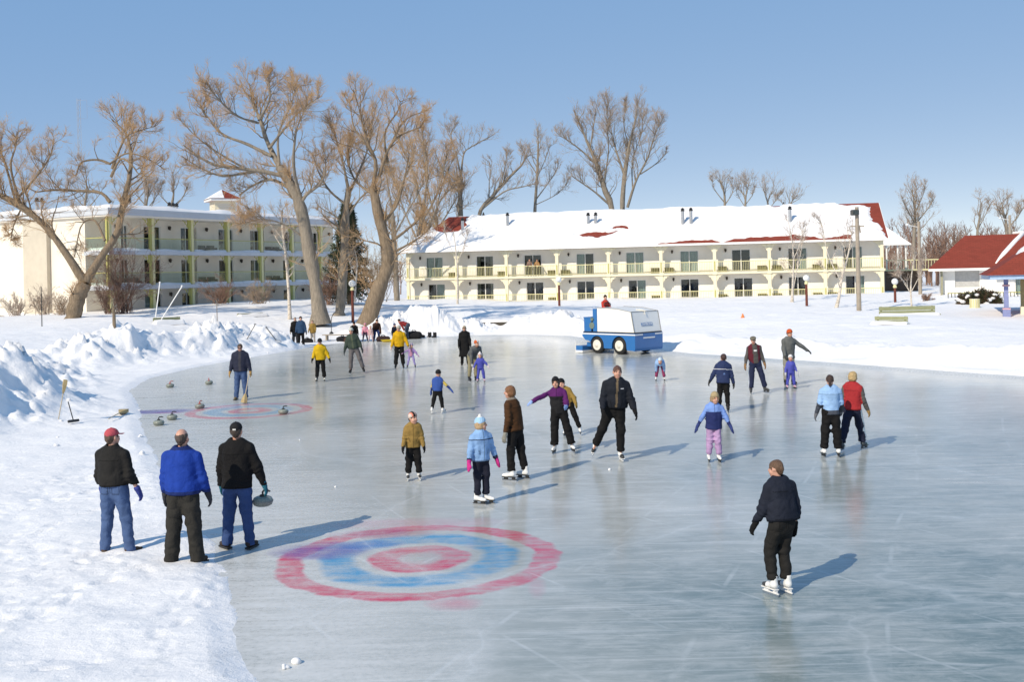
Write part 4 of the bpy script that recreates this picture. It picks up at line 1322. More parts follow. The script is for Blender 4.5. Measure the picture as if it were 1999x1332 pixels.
back_tree('dense orange willow thicket tree just behind the crooked willow', [
    [(775, 560, .3), (770, 480, .26), (765, 410, .2)],
    [(765, 410, .16), (755, 350, .12), (745, 300, .08), (740, 270, .03)],
    [(765, 410, .16), (785, 350, .12), (800, 310, .08), (805, 280, .03)],
    [(768, 440, .14), (740, 400, .1), (720, 370, .06), (710, 345, .03)],
    [(770, 460, .14), (800, 410, .1), (820, 380, .06), (830, 360, .03)]], 104, 55, M_TWIG_O, l1=14)
back_tree('dense orange willow thicket tree touching the red hip of the motel', [
    [(860, 560, .3), (855, 480, .25), (850, 420, .2)],
    [(850, 420, .16), (860, 370, .12), (875, 330, .08), (885, 305, .03)],
    [(850, 425, .16), (835, 370, .12), (830, 330, .08), (835, 300, .03)],
    [(853, 450, .14), (880, 410, .1), (900, 380, .06), (915, 360, .03)],
    [(852, 460, .14), (820, 430, .1), (800, 400, .06), (790, 370, .03)]], 122, 56, M_TWIG_O, l1=14)
back_tree('straight grey trunk with upright branches behind the left roof ridge', [
    [(900, 470, .34), (898, 400, .3), (900, 345, .26)],
    [(900, 345, .18), (890, 300, .12), (880, 265, .06), (885, 245, .03)],
    [(900, 345, .2), (905, 300, .13), (920, 285, .08), (960, 262, .03)],
    [(900, 360, .14), (865, 330, .1), (850, 295, .05)],
    [(900, 380, .12), (870, 350, .08), (850, 340, .04)]], 122, 6)
back_tree('tree leaning right with two long limbs over the motel ridge', [
    [(915, 480, .3), (935, 420, .26), (960, 385, .22), (990, 350, .16), (1020, 320, .1), (1030, 295, .04)],
    [(945, 405, .16), (985, 375, .12), (1020, 367, .06), (1040, 362, .03)],
    [(975, 368, .12), (985, 330, .08), (990, 300, .03)],
    [(955, 390, .1), (955, 350, .07), (960, 310, .03)]], 120, 7)
back_tree('slim symmetrical tree standing alone behind the middle of the motel roof', [
    [(1040, 470, .26), (1044, 415, .22), (1048, 350, .16), (1050, 300, .1), (1050, 265, .04)],
    [(1046, 390, .1), (1075, 350, .07), (1090, 325, .03)],
    [(1048, 340, .1), (1030, 310, .06), (1020, 290, .03)],
    [(1047, 350, .09), (1065, 310, .06), (1072, 285, .03)],
    [(1045, 400, .09), (1085, 380, .06), (1110, 355, .03)]], 124, 8, M_TWIG_G)
back_tree('broad tall tree with curved left limb, left of the pair over the roof', [
    [(1200, 470, .42), (1195, 410, .36), (1180, 370, .32), (1165, 320, .26), (1150, 285, .2), (1135, 250, .12), (1120, 215, .05)],
    [(1190, 400, .2), (1160, 375, .15), (1130, 355, .1), (1115, 345, .05)],
    [(1165, 320, .16), (1130, 290, .12), (1105, 272, .07), (1090, 265, .03)],
    [(1152, 290, .13), (1160, 240, .09), (1165, 205, .04)],
    [(1178, 360, .14), (1185, 300, .1), (1180, 250, .06), (1178, 215, .03)]], 126, 9)
back_tree('broad tall tree with upright pale limbs, right of the pair over the roof', [
    [(1216, 470, .36), (1215, 405, .3), (1220, 340, .26), (1228, 285, .18), (1240, 235, .1), (1245, 200, .04)],
    [(1220, 345, .2), (1205, 300, .14), (1195, 260, .08), (1190, 230, .03)],
    [(1225, 405, .24), (1240, 355, .18), (1262, 310, .13), (1275, 265, .07), (1285, 245, .03)],
    [(1235, 370, .12), (1238, 310, .09), (1260, 250, .05), (1262, 215, .03)],
    [(1250, 340, .12), (1280, 320, .08), (1300, 300, .03)],
    [(1228, 290, .1), (1220, 240, .07), (1225, 205, .03)]], 124, 10)
back_tree('small bushy tree above the motel ridge, leftmost of a low cluster', [
    [(1412, 470, .2), (1415, 400, .16), (1412, 370, .1), (1405, 350, .04)], [(1415, 400, .1), (1430, 375, .06), (1425, 355, .03)], [(1414, 395, .1), (1395, 370, .06), (1390, 350, .03)]], 135, 11, M_TWIG_G, len1=.5)
back_tree('small bushy tree above the motel ridge, second of a low cluster', [
    [(1455, 470, .18), (1455, 400, .14), (1458, 375, .08), (1462, 360, .03)], [(1455, 400, .08), (1470, 380, .05), (1475, 365, .03)], [(1455, 405, .08), (1445, 385, .05), (1440, 370, .03)]], 135, 12, M_TWIG_G, len1=.5)
back_tree('low twiggy tree above the motel ridge, third of a low cluster', [
    [(1500, 470, .16), (1500, 410, .12), (1495, 385, .07), (1490, 368, .03)], [(1500, 410, .08), (1515, 390, .05), (1525, 378, .03)]], 138, 13, M_TWIG_G, len1=.5)
back_tree('low spreading tree above the motel ridge, rightmost of a low cluster', [
    [(1540, 470, .16), (1540, 415, .12), (1545, 395, .07), (1555, 382, .03)], [(1540, 415, .08), (1525, 395, .05), (1515, 385, .03)]], 138, 14, M_TWIG_G, len1=.5)
back_tree('tall round bare tree rising from the brown wood right of the motel', [
    [(1782, 520, .25), (1784, 470, .22), (1786, 430, .18), (1785, 395, .12), (1780, 370, .04)], [(1785, 440, .12), (1810, 405, .08), (1820, 385, .03)], [(1785, 435, .12), (1760, 405, .08), (1748, 385, .03)], [(1786, 415, .1), (1800, 380, .06), (1802, 365, .03)]], 130, 15, M_TWIG_B, len1=.5)
back_tree('thin bare tree above the cottage roof ridge', [
    [(1905, 520, .2), (1908, 460, .16), (1912, 425, .1), (1915, 395, .04)], [(1908, 450, .1), (1925, 420, .06), (1935, 400, .03)]], 126, 16, M_TWIG_B)
back_tree('bare tree beside the wooden pole above the cottage', [
    [(1965, 520, .25), (1965, 450, .2), (1960, 420, .12), (1955, 395, .04)], [(1965, 450, .12), (1985, 420, .08), (1995, 400, .03)], [(1965, 455, .1), (1950, 425, .06), (1940, 410, .03)]], 126, 17, M_TWIG_B)
for k, (x, y, t, lab) in enumerate([(165, 415, 330, 'pale thin tree behind the hotel roof beside the antenna'), (285, 412, 345, 'fine twigged pale tree behind the hotel, left of the cupola'), (335, 415, 335, 'fine twigged pale tree just left of the cupola'), (250, 412, 360, 'low pale tree behind the willow trunk and hotel roof')]):
    back_tree(lab, [[(x, y + 60, .2), (x, y, .16), (x + 4, (y + t) / 2, .1), (x + 2, t, .03)], [(x, y, .1), (x + 25, y - 35, .05), (x + 32, y - 50, .02)], [(x, y - 10, .1), (x - 25, y - 40, .05), (x - 30, y - 55, .02)]], 118, 20 + k, M_TWIG_P, l1=10, len1=.45)
# birches
def birch(label, limbs, Y, seed, **kw):
    limbs = [[(n_[0], n_[1], n_[2] * .72) for n_ in lm] for lm in limbs]
    kk = dict(l1=7, l2=4, l3=5, twig_r=0.008, len1=0.35, ang=42, sink=.4)
    kk.update(kw)
    return make_tree('birch_tree', label, limbs, Y, seed, M_BIRCH, M_TWIG_P, 'white barked birches', **kk)
birch('single white birch left of the tallest willow trunk', [[(566, 617, .17), (563, 560, .15), (558, 500, .13), (552, 455, .1), (550, 410, .05)], [(560, 530, .06), (585, 510, .04), (600, 490, .02)], [(556, 490, .06), (535, 460, .04), (525, 430, .02)], [(553, 460, .05), (570, 430, .03), (575, 400, .02)]], 74, 31)
birch('twin stemmed birch before the motel, left of the globe lamp', [[(1546, 582, .14), (1548, 540, .11), (1549, 500, .09), (1545, 465, .05), (1540, 435, .02)], [(1549, 505, .07), (1558, 480, .04), (1562, 440, .02)], [(1548, 570, .09), (1556, 530, .07), (1566, 490, .04), (1570, 450, .02)]], 88, 32)
birch('leaning birch with dark foot beside the floodlight pole', [[(1629, 603, .22), (1638, 580, .15), (1643, 545, .12), (1655, 500, .08), (1662, 460, .04), (1665, 425, .02)], [(1642, 550, .08), (1625, 500, .05), (1622, 450, .03), (1618, 420, .02)], [(1645, 540, .06), (1620, 530, .04), (1600, 520, .02)]], 76, 33)
birch('thin pale sapling in front of the three willow trunks', [[(692, 580, .1), (695, 545, .08), (697, 510, .05), (690, 480, .02)], [(695, 550, .05), (685, 520, .03), (680, 495, .02)]], 80, 34)
birch('slim birch before the left end of the motel', [[(893, 590, .12), (893, 540, .1), (890, 490, .07), (885, 450, .03)], [(892, 520, .05), (905, 480, .04), (915, 450, .02)], [(892, 510, .05), (875, 470, .03), (868, 445, .02)]], 96, 35)
birch('low many stemmed shrub tree before the porch right of the motel', [[(1780, 598, .1), (1778, 560, .08), (1782, 520, .05), (1790, 490, .02)], [(1779, 575, .06), (1760, 540, .04), (1752, 510, .02)], [(1779, 570, .06), (1800, 530, .04), (1805, 500, .02)], [(1780, 580, .05), (1765, 550, .03), (1745, 535, .02)]], 74, 36, l1=10)
# dark shrubs, spruce
def shrub(label, px, py, Y, w, h, seed, twig=M_TWIG_R, n=26, group='bare shrubs'):
    rng = np.random.default_rng(seed)
    b = at(px, py, Y)
    root = thing('bare_shrub', label, 'shrub', b, 0, group)
    P0 = np.zeros((n, 3)); P0[:, :2] = rng.normal(0, w * .12, (n, 2)); P0[:, 2] = -.2
    D = unit(np.stack([rng.normal(0, .55 * w / h, n), rng.normal(0, .4 * w / h, n), np.full(n, 1.0)], -1))
    Ln = np.full(n, h) * rng.uniform(.6, 1.15, n)
    P1, R1 = grow(rng, P0, D, Ln, np.full(n, .025), 7, .03, .16)
    V, F = tubes(P1, R1, 4)
    link('stem', new_mesh('stem', V, F, twig), root)
    p, d, l2_, rr = spawn(rng, P1, R1, Ln, 9, .2, 40, .4, .5, .01)
    P2, R2 = grow(rng, p, d, l2_, np.full(len(p), .011), 4, .05, .2)
    p, d, l3_, rr = spawn(rng, P2, R2, l2_, 5, .1, 38, .6, .5, .008)
    P3, R3 = grow(rng, p, d, l3_, np.full(len(p), .009), 2, .05, .2)
    V1, F1_ = tubes(P2, R2, 3)
    V2, F2_ = tubes(P3, R3, 3)
    link('crown', new_mesh('crown', np.concatenate([V1, V2]), np.concatenate([F1_, F2_ + len(V1)]), twig), root)
shrub('pale bare bush at the annex wall by the left edge', 32, 618, 74, 1.6, 1.7, 41, M_TWIG_P)
shrub('pale bare bush against the tan strip of the hotel end wall', 85, 615, 76, 1.8, 2.2, 42, M_TWIG_P)
shrub('bare bush at the foot of the forked willow', 122, 618, 74, 1.4, 1.5, 43, M_TWIG_B)
shrub('reddish bare bush between the forked willow and the hotel corner', 215, 612, 76, 2.2, 3.2, 44, M_TWIG_R, 34)
shrub('tall reddish bare bush hiding the first hotel balcony', 245, 610, 77, 2.0, 5.2, 45, M_TWIG_R, 34)
shrub('dark bare bush in front of the third hotel bay', 430, 588, 84, 2.4, 2.0, 46, M_TWIG_R, 34)
shrub('brown bare bush heaped with snow before the hotel', 505, 588, 82, 2.6, 1.7, 47, M_TWIG_B, 34)
shrub('brown bush right of the tallest willow trunk', 640, 590, 86, 1.8, 2.6, 48, M_TWIG_R)
shrub('brown bush behind the crooked willow trunk', 735, 585, 84, 2.6, 4.2, 49, M_TWIG_O, 40)
shrub('low shrub on the mound right of the motel', 1810, 583, 80, 1.0, .7, 50, M_TWIG_R)
b_ = at(682, 600, 88)
sp = thing('spruce_tree', 'dark green spruce behind the middle willow trunk', 'tree', b_)
rng = np.random.default_rng(77)
MB().tube([(0, 0, -.5), (0, 0, 4), (0, 0, 8.4)], [.2, .14, .02], 8).build('trunk', M_BARK, sp)
nbr = 420
tt = rng.uniform(0.03, 1, nbr) ** .8
az = rng.uniform(0, 2 * PI, nbr)
P0 = np.stack([np.zeros(nbr), np.zeros(nbr), .4 + tt * 8], -1)
D = unit(np.stack([np.cos(az), np.sin(az), np.full(nbr, -.15)], -1))
Ln = (2.5 * (1 - tt) + .3) * rng.uniform(.75, 1.15, nbr)
P1, R1 = grow(rng, P0, D, Ln, np.full(nbr, .025), 6, .02, .08)
p, d, l2_, rr = spawn(rng, P1, R1, np.full(nbr, .75), 26, .15, 55, .7, .5, .02, upb=-.15)
P2, R2 = grow(rng, p, d, l2_, np.full(len(p), .038), 2, -.05, .1)
V1, F1_ = tubes(P1, R1, 4); V2, F2_ = tubes(P2, R2, 3)
link('crown', new_mesh('crown', np.concatenate([V1, V2]), np.concatenate([F1_, F2_ + len(V1)]), mat('spruce_needles', (.035, .05, .028), .85, .4, 2)), sp)
# distant brown wood
rng = np.random.default_rng(5)
cv, cf, off = [], [], 0
N = 450
wx = np.concatenate([rng.uniform(50, 92, 300), rng.uniform(-75, 50, 150)])
wy = np.concatenate([rng.uniform(140, 185, 300), rng.uniform(165, 210, 150)])
hh = np.concatenate([rng.uniform(3.5, 9.0, 300), rng.uniform(3.5, 7, 150)])
P0 = np.stack([wx, wy, np.full(N, .8)], -1)
P1, R1 = grow(rng, P0, np.tile([0, 0, 1.0], (N, 1)), hh, np.full(N, .12), 6, .1, .06)
V, F = tubes(P1, R1, 4); cv.append(V); cf.append(F + off); off += len(V)
p, d, l2_, rr = spawn(rng, P1, R1, hh, 14, .2, 40, .38, .4, .035, upb=.2)
P2, R2 = grow(rng, p, d, l2_, np.full(len(p), .04), 4, .15, .12)
V, F = tubes(P2, R2, 3); cv.append(V); cf.append(F + off); off += len(V)
p, d, l3_, rr = spawn(rng, P2, R2, l2_, 6, .1, 36, .55, .5, .02, upb=.15)
P3, R3 = grow(rng, p, d, l3_, np.full(len(p), .022), 2, .1, .12)
V, F = tubes(P3, R3, 3); cv.append(V); cf.append(F + off); off += len(V)
o = link('distant_woodland', new_mesh('distant_woodland', np.concatenate(cv), np.concatenate(cf), M_TWIG_R))
o['kind'] = 'stuff'
o['label'] = 'brown leafless wood on the horizon behind the buildings'
o['category'] = 'wood'
# ------------------------------------------------------------------ people: implicit surfaces grown round a posed skeleton
def rot_x(a):
    c, s = math.cos(a), math.sin(a)
    return np.array([[1, 0, 0], [0, c, -s], [0, s, c]])
def rot_y(a):
    c, s = math.cos(a), math.sin(a)
    return np.array([[c, 0, s], [0, 1, 0], [-s, 0, c]])
def rot_z(a):
    c, s = math.cos(a), math.sin(a)
    return np.array([[c, -s, 0], [s, c, 0], [0, 0, 1]])
def V3(*a):
    return np.array(a, float)
class Field:
    """signed distance field on a grid, built from blended primitives, meshed with surface nets"""
    def __init__(self, lo, hi, res):
        self.res = res
        self.lo = np.array(lo, float) - 2.5 * res
        n = np.ceil((np.array(hi) - self.lo) / res + 3).astype(int)
        self.n = n
        self.ax = [self.lo[i] + np.arange(n[i]) * res for i in range(3)]
        self.d = np.full(n, 0.5)
        self.id = np.zeros(n, np.int8)
    def sub(self, lo, hi):
        i0 = np.clip(np.floor((np.array(lo) - self.lo) / self.res).astype(int), 0, self.n - 1)
        i1 = np.clip(np.ceil((np.array(hi) - self.lo) / self.res).astype(int) + 1, 1, self.n)
        sl = tuple(slice(a, b) for a, b in zip(i0, i1))
        g = np.meshgrid(*[self.ax[k][sl[k]] for k in range(3)], indexing='ij')
        return sl, np.stack(g, -1)
    def blend(self, sl, d, k, mid, op='u'):
        o = self.d[sl]
        if op == 'u':
            h = np.maximum(k - np.abs(o - d), 0) / k if k > 0 else 0
            if mid is not None:
                self.id[sl] = np.where(d < o, mid, self.id[sl])
            self.d[sl] = np.minimum(o, d) - h * h * k * 0.25
        elif op == 's':
            self.d[sl] = np.maximum(o, -d)
    def cone(self, a, b, ra, rb, k=0.02, flat=1.0, fax=None, mid=None, op='u'):
        a, b = np.array(a, float), np.array(b, float)
        m = max(ra, rb) * max(1, 1) + k + 3 * self.res
        sl, p = self.sub(np.minimum(a, b) - m, np.maximum(a, b) + m)
        if p.size == 0:
            return
        ba = b - a
        L2 = max(ba @ ba, 1e-9)
        t = np.clip(((p - a) @ ba) / L2, 0, 1)
        q = p - a - t[..., None] * ba
        s = 1.0
        if fax is not None and flat != 1.0:
            qn = q @ fax
            q = q + fax * (qn * (1 / flat - 1))[..., None]
            s = min(1.0, flat) ** 0.5
        d = (np.linalg.norm(q, axis=-1) - (ra + (rb - ra) * t)) * s
        self.blend(sl, d, k, mid, op)
    def ell(self, c, r, k=0.02, Rm=None, mid=None, op='u'):
        c, r = np.array(c, float), np.array(r, float)
        m = max(r) + k + 3 * self.res
        sl, p = self.sub(c - m, c + m)
        if p.size == 0:
            return
        q = p - c
        if Rm is not None:
            q = q @ Rm
        u = np.linalg.norm(q / r, axis=-1)
        w = np.linalg.norm(q / (r * r), axis=-1)
        d = u * (u - 1) / np.maximum(w, 1e-6)
        self.blend(sl, d, k, mid, op)
    def plane(self, p0, nrm, soft=0.0):
        """cut away what lies on the side nrm points to"""
        nrm = np.array(nrm, float) / np.linalg.norm(nrm)
        g = [self.ax[k] for k in range(3)]
        d = ((g[0] - p0[0]) * nrm[0])[:, None, None] + ((g[1] - p0[1]) * nrm[1])[None, :, None] + ((g[2] - p0[2]) * nrm[2])[None, None, :]
        self.d = np.maximum(self.d, d)
    def wrinkle(self, amp, freq, seed, squash=(1, 1, 1.7)):
        m = np.abs(self.d) < 0.05
        ii = np.nonzero(m)
        P = [self.ax[k][ii[k]] * freq * squash[k] for k in range(3)]
        f = vnoise(P[0], P[1], P[2], seed)
        g = vnoise(P[0] * 2.3, P[1] * 2.3, P[2] * 2.0, seed + 5)
        self.d[ii] += amp * (1 - 2 * np.abs(f)) + amp * 0.35 * g
    def folds(self, a, b, r, amp, n, c, w, seed):
        """cloth gathered into creases across a limb, strongest at fraction c of a-b"""
        a, b = np.array(a, float), np.array(b, float)
        sl, p = self.sub(np.minimum(a, b) - r * 1.6, np.maximum(a, b) + r * 1.6)
        if p.size == 0:
            return
        ba = b - a
        t = ((p - a) @ ba) / (ba @ ba)
        q = np.linalg.norm(p - a - np.clip(t, 0, 1)[..., None] * ba, axis=-1)
        ph = 4.5 * vnoise(p[..., 0] * 8, p[..., 1] * 8, p[..., 2] * 6, seed)
        win = np.exp(-((t - c) / w) ** 2) * (q < r * 1.6) * (t > -.1) * (t < 1.1)
        self.d[sl] += amp * np.sin(t * n * 6.28 + ph) * win
    def mesh(self):
        d = self.d
        sgn = d < 0
        n = self.n
        c = [sgn[i:n[0] - 1 + i, j:n[1] - 1 + j, k:n[2] - 1 + k] for i in (0, 1) for j in (0, 1) for k in (0, 1)]
        cnt = sum(x.astype(np.int8) for x in c)
        act = (cnt > 0) & (cnt < 8)
        ci = np.argwhere(act)
        if len(ci) == 0:
            return np.zeros((0, 3)), np.zeros((0, 4), int), np.zeros(0, int)
        vid = np.full(act.shape, -1, np.int64)
        vid[act] = np.arange(len(ci))
        acc = np.zeros((len(ci), 3))
        num = np.zeros(len(ci))
        offs = [(i, j, k) for i in (0, 1) for j in (0, 1) for k in (0, 1)]
        for a in range(8):
            for b in range(a + 1, 8):
                oa, ob = np.array(offs[a]), np.array(offs[b])
                if np.abs(oa - ob).sum() != 1:
                    continue
                da = d[tuple((ci + oa).T)]
                db = d[tuple((ci + ob).T)]
                m = (da < 0) != (db < 0)
                t = np.where(m, da / np.where(m, da - db, 1), 0)
                acc += np.where(m[:, None], oa + (ob - oa) * t[:, None], 0)
                num += m
        V = self.lo + (ci + acc / num[:, None]) * self.res
        Q = []
        for axis in range(3):
            o1, o2 = [(1, 2), (2, 0), (0, 1)][axis]
            sh = [slice(1, -1)] * 3
            a0 = [slice(1, n[k] - 1) for k in range(3)]
            a0[axis] = slice(0, n[axis] - 1)
            a1 = list(a0)
            a1[axis] = slice(1, n[axis])
            s0, s1 = sgn[tuple(a0)], sgn[tuple(a1)]
            e = np.argwhere(s0 != s1)
            if len(e) == 0:
                continue
            flip = s0[tuple(e.T)]
            e = e + np.array([0 if k == axis else 1 for k in range(3)])
            u = np.zeros(3, int); u[o1] = 1
            w = np.zeros(3, int); w[o2] = 1
            q = np.stack([vid[tuple((e - u - w).T)], vid[tuple((e - w).T)], vid[tuple(e.T)], vid[tuple((e - u).T)]], -1)
            q = np.where(flip[:, None], q, q[:, ::-1])
            Q.append(q)
        F = np.concatenate(Q)
        F = F[(F >= 0).all(1)]
        fid = self.id[tuple(ci.T)][F[:, 0]]
        return V, F, fid

SKIN = {}
JEANS, JEANS2 = (.075, .125, .26), (.045, .085, .22)
def skin_mat(tone=0):
    if tone in SKIN:
        return SKIN[tone]
    b = NB('skin')
    v = b.coord()
    b.p(Base_Color=b.ramp(b.noise(v, 18, 3), [(0.3, (0.52, 0.27, 0.19)), (0.7, (0.62, 0.35, 0.25))]), Roughness=0.55)
    b.b.inputs['Subsurface Weight'].default_value = 0.0
    SKIN[tone] = b.m
    return b.m
M_EYE = mat('eye_dark', (0.03, 0.025, 0.02), 0.3)
M_LIP = mat('lip', (0.40, 0.13, 0.11), 0.5)
M_BLADE = mat('blade_steel', (0.6, 0.62, 0.65), 0.25, 0.05, metal=0.9)
def hair_mat(col):
    k = 'hair_%02d_%02d_%02d' % tuple(int(c * 99) for c in col)
    if k in MATS:
        return MATS[k]
    b = NB(k)
    n = b.noise(b.coord(scale=(1, 1, .25)), 90, 4, .7)
    b.p(Base_Color=b.ramp(n, [(.3, tuple(c * .30 for c in col)), (.7, tuple(min(1, c * .85) for c in col))]), Roughness=.55)
    b.bump(n, .8, .02)
    MATS[k] = b.m
    return b.m

def person(px, py, h, yaw, label, top, legs, group=None, torso=(0, 0), la=(0, 8, 12), ra=(0, 8, 12), ll=(0, 3, 0), rl=(0, 3, 0), head=(0, 0), z=None, pos=None,
           build=1.0, kid=False, jacket=None, pants=None, feet='skate', feetcol=(.8, .8, .78), gloves=None, mitten=False, hat=None, hair=None, near=False, visor=False,
           fyaw=None, hem=.47, cuff=1.0, scarf=None, strip=None, lift=0.0, pelvis=0.0, sit=False, wr=1.0):
    """px,py: pixel of the feet on the ground; h: height; yaw: facing, degrees clockwise from straight away
    torso=(forward lean, side lean); arms/legs=(forward, outward, bend) in degrees"""
    P = gp(px, py, 0) if pos is None else Vector(pos)
    rng = np.random.default_rng(int(px * 7 + py * 13))
    seed = int(rng.integers(1, 9999))
    hd = 1.0 if not kid else 1.0 + 0.32 * max(0, (1.55 - h)) / .6
    HH = 0.232 * (h / 1.76) ** 0.35 if kid else 0.232 * (h / 1.76)      # head height
    L = h - HH * 1.02                      # up to the chin
    # segment lengths
    sole = {'skate': 0.072, 'boot': 0.03, 'shoe': 0.03}[feet] * (1 if h > 1.5 else .85)
    S = h / 1.76
    ankle = 0.08 * S + sole
    thigh, shin = 0.245 * h, 0.235 * h
    tor = L * 0.985 - 0.012 * h - (ankle - sole) - thigh - shin   # hip joint to neck base
    tor = max(tor, .27 * h)
    sw, hw = 0.099 * h * build, 0.050 * h
    ua, fa = 0.168 * h, 0.148 * h
    hip = V3(0, 0, 0)
    Rt = rot_z(math.radians(pelvis)) @ rot_y(math.radians(torso[1])) @ rot_x(-math.radians(torso[0]))
    ex, ey, ez = Rt[:, 0], Rt[:, 1], Rt[:, 2]
    waist = hip + ez * tor * .30
    chest = hip + ez * tor * .70
    neck = hip + ez * tor
    J = {}
    for nm, sg, arm, leg in (('L', -1, la, ll), ('R', 1, ra, rl)):
        sh = hip + ez * (tor * .815) + ex * sg * sw
        A = Rt @ rot_y(-sg * math.radians(arm[1] + (4 if near else 2))) @ rot_x(math.radians(arm[0]))
        el = sh + A @ V3(0, 0, -ua)
        A2 = A @ rot_x(math.radians(arm[2]))
        wr_ = el + A2 @ V3(0, 0, -fa)
        hj = hip + V3(sg * hw, 0, 0)
        G = rot_y(-sg * math.radians(leg[1])) @ rot_x(math.radians(leg[0]))
        kn = hj + G @ V3(0, 0, -thigh)
        G2 = G @ rot_x(-math.radians(leg[2]))
        an = kn + G2 @ V3(0, 0, -shin)
        J[nm] = dict(sh=sh, el=el, wr=wr_, hp=hj, kn=kn, an=an, A=A, A2=A2, G2=G2, sg=sg, toe=(leg[3] if len(leg) > 3 else 8.0 * sg))
    low = min(J['L']['an'][2], J['R']['an'][2])
    shift = V3(-(J['L']['an'][0] + J['R']['an'][0]) / 2, -(J['L']['an'][1] + J['R']['an'][1]) / 2, ankle - low)
    for nm in J:
        for k in ('sh', 'el', 'wr', 'hp', 'kn', 'an'):
            J[nm][k] = J[nm][k] + shift
    hip, waist, chest, neck = hip + shift, waist + shift, chest + shift, neck + shift
    Rh = Rt @ rot_x(math.radians(torso[0] * .6)) @ rot_z(math.radians(-head[0])) @ rot_x(-math.radians(head[1]))
    hx, hy, hz = Rh[:, 0], Rh[:, 1], Rh[:, 2]
    hc = neck + ez * .008 * h + hz * HH * .52 + hy * .018 * S        # head centre
    q = HH / 0.232
    root = tag(link('person', None, None, (P.x, P.y, (P.z if z is None else z) + lift), -math.radians(yaw)), label, 'person', group)
    body_res = 0.0160 if near else 0.027
    gar_res = 0.0155 if near else 0.025
    allp = np.array([J[n][k] for n in J for k in ('sh', 'el', 'wr', 'kn', 'an')] + [hc, hip])
    lo, hi = allp.min(0) - .22, allp.max(0) + .22
    # ---- body
    f = Field(lo, hi, body_res)
    f.cone(hip + ez * .02, waist, .085 * S, .08 * S, .03, .75, ey)
    f.cone(waist, chest, .085 * S, .10 * S, .03, .7, ey)
    f.cone(chest, neck - ez * .05 * h, .095 * S, .05 * S, .03, .7, ey)
    f.cone(neck - ez * .04 * h, hc - hz * HH * .25, .050 * S, .048 * q, .02)
    for n in J:
        j = J[n]
        f.cone(j['sh'], j['el'], .045 * S, .036 * S, .03)
        f.cone(j['el'], j['wr'], .036 * S, .026 * S, .02)
        f.cone(j['wr'], j['wr'] + j['A2'] @ V3(0, 0, -.05 * S), .026 * S, .026 * S, .02)
        f.cone(j['hp'], j['kn'], .070 * S, .048 * S, .03)
        f.cone(j['kn'], j['an'], .048 * S, .034 * S, .03)
        fd = rot_z(math.radians(-j['toe'])) @ V3(0, 1, 0)
        f.cone(j['an'] + V3(0, 0, -.03 * S), j['an'] + fd * .12 * S + V3(0, 0, -.045 * S), .03 * S, .022 * S, .02)
    def H(x, y, z_):
        return hc + hx * x * q + hy * y * q + hz * z_ * q
    f.ell(H(0, -.008, .025), (.074 * q, .093 * q, .092 * q), .02, Rh)
    f.ell(H(0, .022, -.045), (.058 * q, .066 * q, .072 * q), .03, Rh)
    f.ell(H(0, .055, -.085), (.03 * q, .03 * q, .026 * q), .03, Rh)
    f.cone(H(0, .088, .018), H(0, .108, -.018), .010 * q, .0155 * q, .012)
    for sg in (-1, 1):
        f.ell(H(sg * .077, -.008, -.005), (.012 * q, .024 * q, .034 * q), .01, Rh)
        f.ell(H(sg * .032, .098, .022), (.017 * q, .014 * q, .011 * q), 0, Rh, op='s')
        f.ell(H(sg * .045, .058, -.035), (.026 * q, .026 * q, .024 * q), .025, Rh)
    V, F, fid = f.mesh()
    fc = V[F].mean(1)
    mi = np.zeros(len(F), np.int32)
    for sg in (-1, 1):
        mi[np.linalg.norm(((fc - H(sg * .032, .086, .02)) @ Rh) / (np.array([.017, .022, .010]) * q), axis=1) < 1] = 1
        mi[np.linalg.norm(((fc - H(sg * .033, .09, .042)) @ Rh) / (np.array([.022, .02, .0065]) * q), axis=1) < 1] = 3
    mi[np.linalg.norm(((fc - H(0, .085, -.058)) @ Rh) / (np.array([.026, .025, .008]) * q), axis=1) < 1] = 2
    hcol = (hair[1] if hair else (.12, .08, .05))
    link('body', new_mesh('body', V, F, [skin_mat(), M_EYE, M_LIP, hair_mat(hcol)], mi, True), root)
    # ---- trousers
    pc = pants or [legs]
    f = Field(lo, hi, gar_res)
    f.cone(hip - ez * .01 * h, waist + ez * .05 * h, .164 * S * build, .158 * S * build, .03, .72, ey, 0)
    for n in J:
        j = J[n]
        f.cone(j['hp'] + V3(0, 0, .02), j['kn'], .110 * S * build, .086 * S * cuff ** .5, .04, mid=0)
        f.cone(j['kn'], j['an'] + (j['an'] - j['kn']) * (.0 if feet == 'skate' else .16), .086 * S * cuff ** .5, .072 * S * cuff, .03, mid=0)
    f.wrinkle(.011 * wr, 9, seed, (1, 1, 1.1))
    if near:
        for n in J:
            j = J[n]
            f.folds(j['kn'], j['an'], .09 * S, .0055, 3.2, .85, .3, seed + 1)
            f.folds(j['kn'], j['an'], .09 * S, .004, 3, .0, .25, seed + 2)
            f.folds(j['hp'], j['kn'], .11 * S, .004, 3, .9, .25, seed + 4)
    sc_cut = .030 if feet == 'skate' else .005
    for n in J:   # hem just above the sole of each foot
        j = J[n]
        ax_ = j['an'] - j['kn']
        ax_ = ax_ / np.linalg.norm(ax_)
        e0 = j['an'] - ax_ * (.035 * S if feet == 'skate' else -.05 * S)
        m_ = .16
        sl, p = f.sub(j['an'] - m_, j['an'] + m_)
        dd = (p - e0) @ ax_
        f.d[sl] = np.where(np.linalg.norm(p - j['an'], axis=-1) < .15, np.maximum(f.d[sl], dd), f.d[sl])
    V, F, fid = f.mesh()
    mats_ = [cloth(c) for c in pc]
    mi = np.zeros(len(F), np.int32)
